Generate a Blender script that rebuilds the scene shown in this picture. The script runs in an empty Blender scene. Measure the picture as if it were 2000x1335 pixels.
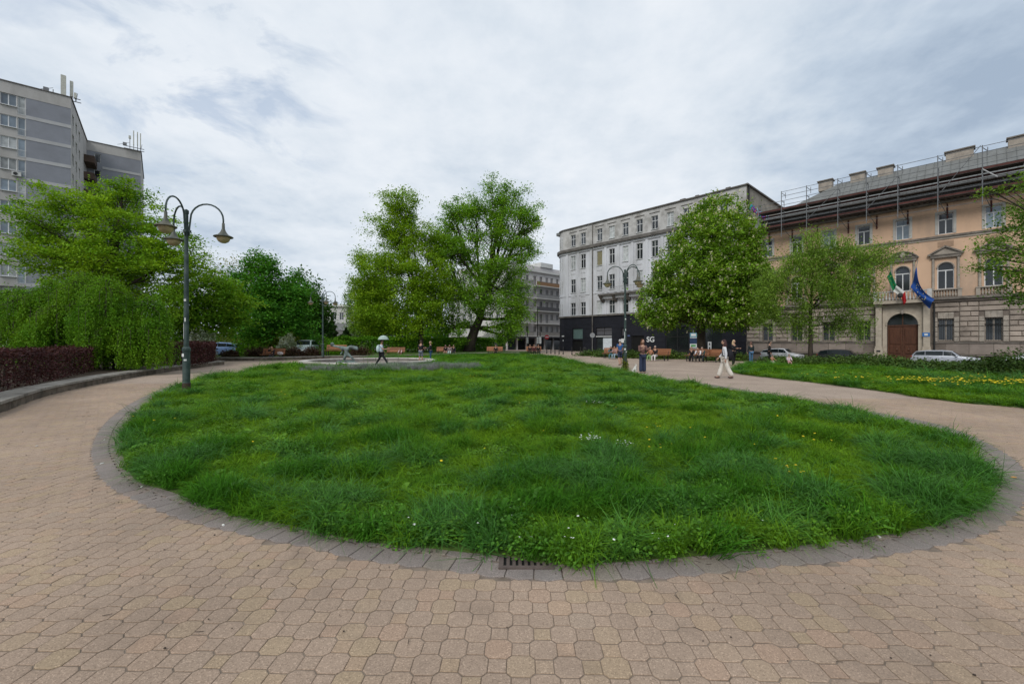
import bpy, math, random
import numpy as np
from mathutils import Vector, Matrix

random.seed(7)
RNG = np.random.default_rng(11)
PI = math.pi
R = math.radians
scene = bpy.context.scene
COL = scene.collection

# ---------------------------------------------------------------- camera, sky, sun, exposure
F, HEYE, HY = 833.0, 1.65, 667.5          # focal length in photo pixels, eye height, horizon row
cam_d = bpy.data.cameras.new("camera")
cam = bpy.data.objects.new("camera", cam_d)
COL.objects.link(cam)
cam.location = (0, 0, HEYE)
cam.rotation_euler = (R(90), 0, 0)
cam_d.sensor_width = 36.0
cam_d.lens = 36.0 * F / 2000.0
cam_d.clip_start = 0.05
cam_d.clip_end = 3000
scene.camera = cam

SUN_EL, SUN_AZ = 42.0, 208.0              # compass-like azimuth measured from +Y clockwise
world = bpy.data.worlds.new("World")
scene.world = world
world.use_nodes = True
wn, wl = world.node_tree.nodes, world.node_tree.links
wn.clear()


def N(nodes, typ, **kw):
    n = nodes.new(typ)
    for k, v in kw.items():
        if k.startswith("i_"):
            key = k[2:]
            n.inputs[int(key) if key.isdigit() else key.replace("_", " ")].default_value = v
        else:
            setattr(n, k, v)
    return n


def math_node(nodes, links, op, a, b=None, clamp=False):
    m = nodes.new("ShaderNodeMath")
    m.operation = op
    m.use_clamp = clamp
    for i, v in enumerate((a, b)):
        if v is None:
            continue
        if isinstance(v, (int, float)):
            m.inputs[i].default_value = v
        else:
            links.new(v, m.inputs[i])
    return m.outputs[0]


def ramp(nodes, links, fac, stops, interp='LINEAR'):
    r = nodes.new("ShaderNodeValToRGB")
    r.color_ramp.interpolation = interp
    el = r.color_ramp.elements
    while len(el) < len(stops):
        el.new(0.5)
    for e, (p, c) in zip(el, stops):
        e.position = p
        e.color = (c[0], c[1], c[2], 1) if not isinstance(c, (int, float)) else (c, c, c, 1)
    links.new(fac, r.inputs[0])
    return r.outputs[0]


def mixc(nodes, links, fac, a, b, blend='MIX'):
    m = nodes.new("ShaderNodeMix")
    m.data_type = 'RGBA'
    m.blend_type = blend
    for idx, v in ((0, fac), (6, a), (7, b)):
        if isinstance(v, (int, float)):
            m.inputs[idx].default_value = v
        elif isinstance(v, tuple):
            m.inputs[idx].default_value = (v[0], v[1], v[2], 1)
        else:
            links.new(v, m.inputs[idx])
    return m.outputs[2]


def build_sky():
    n, l = wn, wl
    sky = N(n, "ShaderNodeTexSky", sky_type='NISHITA', sun_disc=False)
    sky.sun_elevation = R(SUN_EL)
    sky.sun_rotation = R(SUN_AZ)
    tc = N(n, "ShaderNodeTexCoord")
    sep = N(n, "ShaderNodeSeparateXYZ")
    l.new(tc.outputs["Generated"], sep.inputs[0])
    z = math_node(n, l, 'MAXIMUM', sep.outputs[2], 0.0)
    zz = math_node(n, l, 'ADD', z, 0.16)
    u = math_node(n, l, 'DIVIDE', sep.outputs[0], zz)
    v = math_node(n, l, 'DIVIDE', sep.outputs[1], zz)
    cmb = N(n, "ShaderNodeCombineXYZ")
    l.new(u, cmb.inputs[0]); l.new(v, cmb.inputs[1])

    def noise(scale, detail, rough, off, dist=0.0, sx=1.0, sy=1.0):
        mp = N(n, "ShaderNodeMapping")
        mp.inputs[1].default_value = off
        mp.inputs[3].default_value = (sx, sy, 1)
        l.new(cmb.outputs[0], mp.inputs[0])
        t = N(n, "ShaderNodeTexNoise")
        t.inputs["Scale"].default_value = scale
        t.inputs["Detail"].default_value = detail
        t.inputs["Roughness"].default_value = rough
        t.inputs["Distortion"].default_value = dist
        l.new(mp.outputs[0], t.inputs["Vector"])
        return t.outputs["Fac"]

    big = noise(0.75, 4, 0.5, (5.6, 2.9, 0), 0.2)
    mid = noise(2.6, 10, 0.58, (2.3, 8.4, 0), 0.15, 1.0, 0.95)
    fine = noise(8.0, 8, 0.6, (1.3, 9.4, 0), 0.1, 1.0, 0.9)
    s = math_node(n, l, 'MULTIPLY', big, 0.42)
    s = math_node(n, l, 'ADD', s, math_node(n, l, 'MULTIPLY', mid, 0.38))
    s = math_node(n, l, 'ADD', s, math_node(n, l, 'MULTIPLY', fine, 0.22))

    def lobe(d, lo, hi):
        d = Vector(d).normalized()
        vm = N(n, "ShaderNodeVectorMath", operation='DOT_PRODUCT')
        l.new(tc.outputs["Generated"], vm.inputs[0])
        vm.inputs[1].default_value = d
        mr = N(n, "ShaderNodeMapRange", interpolation_type='SMOOTHSTEP')
        mr.inputs[1].default_value = lo
        mr.inputs[2].default_value = hi
        l.new(vm.outputs["Value"], mr.inputs[0])
        return mr.outputs[0]

    def dirpx(px, py):
        return ((px - 1000) / F, 1.0, (HY - py) / F)
    # cloud sheet is thinner (brighter) over the middle of the square, thicker towards the right
    s = math_node(n, l, 'ADD', s, math_node(n, l, 'MULTIPLY', lobe(dirpx(900, 40), 0.62, 1.0), 0.09))
    s = math_node(n, l, 'SUBTRACT', s, math_node(n, l, 'MULTIPLY', lobe(dirpx(2000, 60), 0.88, 1.0), 0.14))
    s = math_node(n, l, 'SUBTRACT', s, math_node(n, l, 'MULTIPLY', lobe(dirpx(560, 560), 0.93, 1.0), 0.075))
    cloud = ramp(n, l, s, [(0.28, (0.33, 0.41, 0.52)), (0.40, (0.46, 0.54, 0.64)), (0.50, (0.59, 0.655, 0.73)),
                           (0.60, (0.68, 0.73, 0.79)), (0.74, (0.78, 0.81, 0.85))])
    # blue openings high on the left
    hole_n = noise(3.0, 7, 0.6, (2.2, 6.1, 0), 0.4)
    hole = math_node(n, l, 'MULTIPLY', ramp(n, l, hole_n, [(0.52, 0.0), (0.64, 1.0)]), lobe(dirpx(390, 80), 0.955, 0.995))
    sc = N(n, "ShaderNodeVectorMath", operation='SCALE')
    l.new(cloud, sc.inputs[0]); sc.inputs[3].default_value = 9.2
    nsky = N(n, "ShaderNodeVectorMath", operation='SCALE')
    l.new(sky.outputs[0], nsky.inputs[0]); nsky.inputs[3].default_value = 1.1
    hf = math_node(n, l, 'MULTIPLY', hole, 0.45)
    blue = mixc(n, l, 0.5, nsky.outputs[0], (1.9, 3.3, 5.4))
    col = mixc(n, l, hf, sc.outputs[0], blue)
    bg = N(n, "ShaderNodeBackground")
    bg.inputs[1].default_value = 0.1
    l.new(col, bg.inputs[0])
    out = N(n, "ShaderNodeOutputWorld")
    l.new(bg.outputs[0], out.inputs[0])


build_sky()
sun_d = bpy.data.lights.new("sun", 'SUN')
sun_d.energy = 1.5
sun_d.angle = R(25)
sun_d.color = (1.0, 0.96, 0.9)
sun = bpy.data.objects.new("sun", sun_d)
COL.objects.link(sun)
az = R(SUN_AZ)
sdir = Vector((math.sin(az) * math.cos(R(SUN_EL)), math.cos(az) * math.cos(R(SUN_EL)), math.sin(R(SUN_EL))))
sun.rotation_euler = sdir.to_track_quat('Z', 'Y').to_euler()
scene.view_settings.view_transform = 'Standard'
scene.view_settings.look = 'None'
scene.view_settings.gamma = 1.0
scene.view_settings.use_curve_mapping = False
scene.view_settings.exposure = 0.32


# ---------------------------------------------------------------- placing helpers
def G(px, py, z=0.0):
    """world point at height z seen at a photo pixel below the horizon"""
    Y = (HEYE - z) * F / (py - HY)
    return ((px - 1000) / F * Y, Y)


def X_(px, Y):
    return (px - 1000) / F * Y


def Z_(py, Y):
    return HEYE + (HY - py) * Y / F


# ---------------------------------------------------------------- materials
def mat(name, color, rough=0.8, var=0.15, scale=3.0, bump=0.0, bscale=40.0, rand=0.0, metallic=0.0, spec=0.3,
        dirt=None, dirt_amt=0.0, dirt_scale=1.0, stretch=(1, 1, 1), island=0.0, hue=0.0):
    m = bpy.data.materials.new(name)
    m.use_nodes = True
    n, l = m.node_tree.nodes, m.node_tree.links
    b = n["Principled BSDF"]
    b.inputs["Roughness"].default_value = rough
    b.inputs["Metallic"].default_value = metallic
    b.inputs["Specular IOR Level"].default_value = spec
    geo = N(n, "ShaderNodeNewGeometry")
    mp = N(n, "ShaderNodeMapping")
    mp.inputs[3].default_value = stretch
    l.new(geo.outputs["Position"], mp.inputs[0])
    t = N(n, "ShaderNodeTexNoise")
    t.inputs["Scale"].default_value = scale
    t.inputs["Detail"].default_value = 6
    l.new(mp.outputs[0], t.inputs["Vector"])
    c = tuple(color)
    lo = tuple(max(0, x * (1 - var)) for x in c)
    hi = tuple(min(1, x * (1 + var)) for x in c)
    col = ramp(n, l, t.outputs["Fac"], [(0.3, lo), (0.7, hi)])
    if dirt is not None:
        t2 = N(n, "ShaderNodeTexNoise")
        t2.inputs["Scale"].default_value = dirt_scale
        t2.inputs["Detail"].default_value = 8
        t2.inputs["Roughness"].default_value = 0.65
        l.new(mp.outputs[0], t2.inputs["Vector"])
        f = ramp(n, l, t2.outputs["Fac"], [(0.45, 0.0), (0.68, dirt_amt)])
        col = mixc(n, l, f, col, dirt)
    if rand or island or hue:
        if island:
            g = N(n, "ShaderNodeNewGeometry")
            rnd = g.outputs["Random Per Island"]
            amt = island
        else:
            g = N(n, "ShaderNodeObjectInfo")
            rnd = g.outputs["Random"]
            amt = rand
        hsv = N(n, "ShaderNodeHueSaturation")
        val = math_node(n, l, 'ADD', math_node(n, l, 'MULTIPLY', rnd, 2 * amt), 1 - amt)
        l.new(val, hsv.inputs["Value"])
        if hue:
            wn_ = N(n, "ShaderNodeTexWhiteNoise", noise_dimensions='1D')
            l.new(rnd, wn_.inputs["W"])
            h = math_node(n, l, 'ADD', math_node(n, l, 'MULTIPLY', wn_.outputs[0], 2 * hue), 0.5 - hue)
            l.new(h, hsv.inputs["Hue"])
        l.new(col, hsv.inputs["Color"])
        col = hsv.outputs[0]
    l.new(col, b.inputs["Base Color"])
    if bump:
        t3 = N(n, "ShaderNodeTexNoise")
        t3.inputs["Scale"].default_value = bscale
        t3.inputs["Detail"].default_value = 4
        l.new(mp.outputs[0], t3.inputs["Vector"])
        bp = N(n, "ShaderNodeBump")
        bp.inputs["Strength"].default_value = bump
        bp.inputs["Distance"].default_value = 0.02
        l.new(t3.outputs["Fac"], bp.inputs["Height"])
        l.new(bp.outputs[0], b.inputs["Normal"])
    return m


def leafmat(name, color, trans=0.35, var=0.35, hue=0.012, rough=0.6, tint=None, nscale=0.5):
    """foliage: diffuse + translucent, every leaf its own shade, soft patches of a second tone"""
    m = bpy.data.materials.new(name)
    m.use_nodes = True
    n, l = m.node_tree.nodes, m.node_tree.links
    n.clear()
    g = N(n, "ShaderNodeNewGeometry")
    rnd = g.outputs["Random Per Island"]
    tc = N(n, "ShaderNodeTexCoord")
    t = N(n, "ShaderNodeTexNoise")
    t.inputs["Scale"].default_value = nscale
    t.inputs["Detail"].default_value = 3
    l.new(tc.outputs["Object"], t.inputs["Vector"])
    c2 = tint or tuple(x * y for x, y in zip(color, (1.35, 1.15, 0.9)))
    base = mixc(n, l, ramp(n, l, t.outputs["Fac"], [(0.38, 0.0), (0.62, 1.0)]), tuple(color), tuple(c2))
    hsv = N(n, "ShaderNodeHueSaturation")
    l.new(base, hsv.inputs["Color"])
    l.new(math_node(n, l, 'ADD', math_node(n, l, 'MULTIPLY', rnd, 2 * var), 1 - var), hsv.inputs["Value"])
    wn_ = N(n, "ShaderNodeTexWhiteNoise", noise_dimensions='1D')
    l.new(rnd, wn_.inputs["W"])
    l.new(math_node(n, l, 'ADD', math_node(n, l, 'MULTIPLY', wn_.outputs[0], 2 * hue), 0.5 - hue), hsv.inputs["Hue"])
    b = N(n, "ShaderNodeBsdfPrincipled")
    b.inputs["Roughness"].default_value = rough
    b.inputs["Specular IOR Level"].default_value = 0.15
    l.new(hsv.outputs[0], b.inputs["Base Color"])
    tr = N(n, "ShaderNodeBsdfTranslucent")
    mm = mixc(n, l, 1.0, hsv.outputs[0], (1.25, 1.2, 0.6), 'MULTIPLY')
    l.new(mm, tr.inputs[0])
    mx = N(n, "ShaderNodeMixShader")
    mx.inputs[0].default_value = trans
    l.new(b.outputs[0], mx.inputs[1]); l.new(tr.outputs[0], mx.inputs[2])
    o = N(n, "ShaderNodeOutputMaterial")
    l.new(mx.outputs[0], o.inputs[0])
    return m


def grassmat(name, a, b_, var=0.25, trans=0.3, spec=.15, rough=.5):
    """blades: colour runs from a to b with the per-tuft attribute 'tint'"""
    m = bpy.data.materials.new(name)
    m.use_nodes = True
    n, l = m.node_tree.nodes, m.node_tree.links
    n.clear()
    at = N(n, "ShaderNodeAttribute", attribute_type='INSTANCER', attribute_name="tint")
    g = N(n, "ShaderNodeNewGeometry")
    base = mixc(n, l, at.outputs["Fac"], a, b_)
    hsv = N(n, "ShaderNodeHueSaturation")
    l.new(base, hsv.inputs["Color"])
    rnd = g.outputs["Random Per Island"]
    l.new(math_node(n, l, 'ADD', math_node(n, l, 'MULTIPLY', rnd, 2 * var), 1 - var), hsv.inputs["Value"])
    b = N(n, "ShaderNodeBsdfPrincipled")
    b.inputs["Roughness"].default_value = rough
    b.inputs["Specular IOR Level"].default_value = spec
    l.new(hsv.outputs[0], b.inputs["Base Color"])
    tr = N(n, "ShaderNodeBsdfTranslucent")
    l.new(mixc(n, l, 1.0, hsv.outputs[0], (1.2, 1.2, 0.6), 'MULTIPLY'), tr.inputs[0])
    mx = N(n, "ShaderNodeMixShader")
    mx.inputs[0].default_value = trans
    l.new(b.outputs[0], mx.inputs[1]); l.new(tr.outputs[0], mx.inputs[2])
    o = N(n, "ShaderNodeOutputMaterial")
    l.new(mx.outputs[0], o.inputs[0])
    return m


def pavermat(name, color, rnd_kind='OBJ'):
    """exposed-aggregate concrete: warm base, per-piece shade (grey, yellow, pink), pale and dark grit"""
    m = bpy.data.materials.new(name)
    m.use_nodes = True
    n, l = m.node_tree.nodes, m.node_tree.links
    b = n["Principled BSDF"]
    b.inputs["Roughness"].default_value = 0.85
    b.inputs["Specular IOR Level"].default_value = 0.2
    g = N(n, "ShaderNodeNewGeometry")
    if rnd_kind == 'OBJ':
        oi = N(n, "ShaderNodeObjectInfo")
        rnd = oi.outputs["Random"]
    elif rnd_kind == 'ISL':
        rnd = g.outputs["Random Per Island"]
    else:
        rnd = None
    pos = g.outputs["Position"]
    t = N(n, "ShaderNodeTexNoise")
    t.inputs["Scale"].default_value = 0.55
    t.inputs["Detail"].default_value = 5
    l.new(pos, t.inputs["Vector"])
    c = color
    col = ramp(n, l, t.outputs["Fac"], [(0.32, tuple(x * 0.86 for x in c)), (0.68, tuple(x * 1.12 for x in c))])
    if rnd is not None:
        w = N(n, "ShaderNodeTexWhiteNoise", noise_dimensions='1D')
        l.new(rnd, w.inputs["W"])
        tint = ramp(n, l, w.outputs[0], [(0.0, (0.93, 0.92, 0.91)), (0.3, (1.0, 0.99, 0.98)), (0.6, (1.03, 1.01, 0.99)),
                                         (0.82, (1.03, 1.03, 0.90)), (0.92, (1.08, 1.0, 0.95)), (1.0, (0.95, 0.97, 0.97))])
        col = mixc(n, l, 0.9, col, tint, 'MULTIPLY')
    v = N(n, "ShaderNodeTexVoronoi")
    v.inputs["Scale"].default_value = 170
    l.new(pos, v.inputs["Vector"])
    sepc = N(n, "ShaderNodeSeparateColor")
    l.new(v.outputs["Color"], sepc.inputs[0])
    grit = ramp(n, l, sepc.outputs[0], [(0.0, (0.62, 0.60, 0.58)), (0.25, (0.95, 0.95, 0.95)), (0.85, (1.08, 1.06, 1.04)), (0.97, (1.5, 1.5, 1.5))])
    col = mixc(n, l, 0.75, col, grit, 'MULTIPLY')
    t4 = N(n, "ShaderNodeTexNoise")
    t4.inputs["Scale"].default_value = 2.6
    t4.inputs["Detail"].default_value = 8
    l.new(pos, t4.inputs["Vector"])
    st = ramp(n, l, t4.outputs["Fac"], [(0.56, 0.0), (0.74, 0.5)])
    col = mixc(n, l, st, col, tuple(x * 0.6 for x in c))
    l.new(col, b.inputs["Base Color"])
    bp = N(n, "ShaderNodeBump")
    bp.inputs["Strength"].default_value = 0.5
    bp.inputs["Distance"].default_value = 0.003
    l.new(v.outputs["Distance"], bp.inputs["Height"])
    l.new(bp.outputs[0], b.inputs["Normal"])
    return m


def glassmat(name, color=(0.03, 0.035, 0.04), rough=0.06, spec=0.6):
    m = mat(name, color, rough, 0.25, 0.8, spec=spec, rand=0.55)
    return m


M = {}
M['paver'] = pavermat("paver_beige", (0.338, 0.255, 0.194), 'OBJ')
M['paver_field'] = pavermat("paver_beige_field", (0.338, 0.255, 0.194), 'ISL')
M['paver_far'] = pavermat("paver_beige_far", (0.355, 0.278, 0.222), None)
M['band'] = pavermat("paver_grey", (0.225, 0.196, 0.180), 'OBJ')
M['band_field'] = pavermat("paver_grey_field", (0.225, 0.196, 0.180), 'ISL')
M['joint'] = mat("joint_sand", (0.20, 0.158, 0.122), 0.95, 0.3, 8)
M['soil'] = mat("soil", (0.07, 0.05, 0.035), 0.95, 0.4, 3, 0.6, 30)
M['soil_green'] = mat("turf_soil", (0.055, 0.095, 0.016), 0.95, 0.4, 3, 0.6, 30)
M['asphalt'] = mat("asphalt", (0.055, 0.055, 0.056), 0.9, 0.2, 4, 0.3, 60)
M['concrete'] = mat("concrete", (0.27, 0.25, 0.22), 0.9, 0.2, 2.5, 0.4, 30, rand=0.12, dirt=(0.09, 0.08, 0.065), dirt_amt=0.7, dirt_scale=2.2)
M['wallstone'] = mat("kerb_block", (0.14, 0.115, 0.09), 0.95, 0.3, 4, 0.8, 25, rand=0.25, dirt=(0.05, 0.045, 0.035), dirt_amt=0.8, dirt_scale=3)
M['bark'] = mat("bark", (0.05, 0.04, 0.03), 0.95, 0.4, 3, 0.8, 14, stretch=(1, 1, 0.25))
M['bark_grey'] = mat("bark_grey", (0.09, 0.08, 0.065), 0.95, 0.4, 3, 0.8, 14, stretch=(1, 1, 0.25))
M['lamp_green'] = mat("lamp_green_paint", (0.035, 0.06, 0.055), 0.55, 0.3, 6, 0.2, 30, dirt=(0.11, 0.13, 0.12), dirt_amt=0.6, dirt_scale=6, stretch=(1, 1, 0.5))
M['lamp_shade'] = mat("lamp_shade_metal", (0.085, 0.095, 0.08), 0.5, 0.3, 5, dirt=(0.12, 0.095, 0.055), dirt_amt=0.8, dirt_scale=5)
M['lamp_glass'] = mat("lamp_glass_bowl", (0.42, 0.34, 0.2), 0.25, 0.3, 5)
M['sticker'] = mat("paper_white", (0.62, 0.63, 0.62), 0.7, 0.1)
M['wood'] = mat("bench_wood", (0.27, 0.115, 0.055), 0.6, 0.3, 6, 0.2, 30, rand=0.25, stretch=(0.3, 3, 3))
M['iron'] = mat("black_iron", (0.025, 0.025, 0.025), 0.6, 0.2)
M['tower_grey'] = mat("tower_grey_render", (0.245, 0.255, 0.285), 0.9, 0.07, 0.5, dirt=(0.17, 0.175, 0.19), dirt_amt=0.3, dirt_scale=0.6)
M['tower_beige'] = mat("tower_beige_render", (0.43, 0.415, 0.395), 0.9, 0.10, 0.6, dirt=(0.28, 0.265, 0.245), dirt_amt=0.6, dirt_scale=0.5, stretch=(1, 1, 0.35))
M['tower_band'] = mat("tower_band_render", (0.42, 0.42, 0.42), 0.9, 0.1, 0.8)
M['white_frame'] = mat("white_window_frame", (0.62, 0.63, 0.63), 0.5, 0.05)
M['brown'] = mat("brown_panel", (0.075, 0.05, 0.038), 0.8, 0.25, 1, rand=0.2)
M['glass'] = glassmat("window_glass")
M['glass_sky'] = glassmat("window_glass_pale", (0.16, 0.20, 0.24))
M['curtain'] = mat("window_curtained", (0.36, 0.38, 0.38), 0.6, 0.3, 2, rand=0.4)
M['grey_render'] = mat("grey_render", (0.58, 0.59, 0.62), 0.92, 0.10, 0.9, 0.3, 12, dirt=(0.37, 0.37, 0.37), dirt_amt=0.75, dirt_scale=0.5, stretch=(1, 1, 0.3))
M['grey_top'] = mat("grey_attic_render", (0.48, 0.47, 0.455), 0.92, 0.12, 0.8, 0.3, 12, dirt=(0.22, 0.21, 0.19), dirt_amt=0.8, dirt_scale=0.7)
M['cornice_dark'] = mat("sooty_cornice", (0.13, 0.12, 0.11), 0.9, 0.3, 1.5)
M['side_plaster'] = mat("bare_side_plaster", (0.29, 0.26, 0.215), 0.92, 0.2, 0.8, 0.3, 8, dirt=(0.13, 0.12, 0.10), dirt_amt=0.7, dirt_scale=0.6)
M['black_cladding'] = mat("black_shop_cladding", (0.013, 0.014, 0.020), 0.6, 0.2, 1, spec=0.25)
M['shop_glass'] = glassmat("shop_glass", (0.02, 0.024, 0.026), 0.08)
M['orange'] = mat("orange_render", (0.60, 0.405, 0.275), 0.92, 0.10, 0.5, 0.2, 10, dirt=(0.38, 0.28, 0.21), dirt_amt=0.8, dirt_scale=0.45, stretch=(1, 1, 0.45))
M['stone'] = mat("rusticated_stone", (0.36, 0.30, 0.25), 0.92, 0.15, 1.5, 0.5, 20, rand=0.16, dirt=(0.12, 0.10, 0.085), dirt_amt=0.6, dirt_scale=0.9)
M['stone_dark'] = mat("darker_stone", (0.17, 0.14, 0.118), 0.92, 0.2, 1.2, 0.5, 20)  # darker tone than the rusticated blocks
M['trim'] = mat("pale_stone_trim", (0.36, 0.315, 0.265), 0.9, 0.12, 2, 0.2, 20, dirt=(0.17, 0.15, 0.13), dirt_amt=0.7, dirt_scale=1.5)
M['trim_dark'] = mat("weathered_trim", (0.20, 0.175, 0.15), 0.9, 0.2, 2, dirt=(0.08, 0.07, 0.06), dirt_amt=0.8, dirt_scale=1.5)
M['portal'] = mat("cream_portal_stone", (0.46, 0.40, 0.32), 0.9, 0.08, 2, dirt=(0.28, 0.23, 0.18), dirt_amt=0.6, dirt_scale=1.5)
M['gate_wood'] = mat("gate_wood", (0.085, 0.034, 0.018), 0.5, 0.25, 3, stretch=(3, 3, 0.6))
M['roof_metal'] = mat("grey_sheet_roof", (0.165, 0.17, 0.165), 0.6, 0.15, 1.2, dirt=(0.12, 0.12, 0.11), dirt_amt=0.6, dirt_scale=0.8)
M['scaf'] = mat("galvanised_steel", (0.17, 0.175, 0.18), 0.5, 0.2, 3, metallic=0.3)
M['redboard'] = mat("red_brown_board", (0.075, 0.026, 0.022), 0.8, 0.3, 2, rand=0.3)
M['deck'] = mat("scaffold_deck", (0.07, 0.06, 0.055), 0.85, 0.3, 2, rand=0.3)
M['far_wall'] = mat("far_beige_render", (0.62, 0.59, 0.58), 0.9, 0.12, 0.5, dirt=(0.42, 0.40, 0.39), dirt_amt=0.5, dirt_scale=0.5)
M['white_wall'] = mat("white_render", (0.55, 0.55, 0.53), 0.9, 0.08, 0.5)
M['bronze'] = mat("verdigris_bronze", (0.07, 0.085, 0.075), 0.6, 0.4, 5, 0.4, 12, dirt=(0.24, 0.31, 0.30), dirt_amt=0.9, dirt_scale=3)
M['basin'] = mat("fountain_stone", (0.52, 0.49, 0.45), 0.85, 0.15, 2, 0.3, 20, rand=0.1, dirt=(0.2, 0.17, 0.14), dirt_amt=0.5)
M['basin_floor'] = mat("dry_basin_floor", (0.19, 0.15, 0.13), 0.9, 0.35, 2.5)
M['rubber'] = mat("tyre_rubber", (0.02, 0.02, 0.02), 0.85, 0.1)
M['rim'] = mat("wheel_rim", (0.35, 0.36, 0.37), 0.35, 0.1, metallic=0.7)
M['carglass'] = mat("car_glass", (0.012, 0.018, 0.02), 0.12, 0.1, spec=0.35)
M['headlamp'] = mat("headlamp_lens", (0.55, 0.57, 0.6), 0.15, 0.1)
M['taillamp'] = mat("taillamp_lens", (0.25, 0.01, 0.01), 0.2, 0.1)
M['skin'] = mat("skin", (0.42, 0.25, 0.18), 0.6, 0.08)
M['grate'] = mat("cast_iron_grate", (0.11, 0.085, 0.075), 0.8, 0.3, 6, 0.3, 40)
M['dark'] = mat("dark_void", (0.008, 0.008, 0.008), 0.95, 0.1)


def plain(name, c, rough=0.8, metallic=0.0, spec=0.3):
    if name not in M:
        M[name] = mat(name, c, rough, 0.12, 4, metallic=metallic, spec=spec)
    return M[name]


# ---------------------------------------------------------------- object helpers
def tag(o, label=None, cat=None, group=None, kind=None):
    if label: o['label'] = label
    if cat: o['category'] = cat
    if group: o['group'] = group
    if kind: o['kind'] = kind
    return o


def empty(name, loc=(0, 0, 0), rz=0.0, label=None, cat=None, group=None):
    o = bpy.data.objects.new(name, None)
    o.empty_display_size = 0.3
    COL.objects.link(o)
    o.location = loc
    o.rotation_euler = (0, 0, rz)
    return tag(o, label, cat, group)


def copy_tree(o, parent=None):
    c = o.copy()
    COL.objects.link(c)
    if parent is not None:
        c.parent = parent
    for ch in list(o.children):
        copy_tree(ch, c)
    return c


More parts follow.
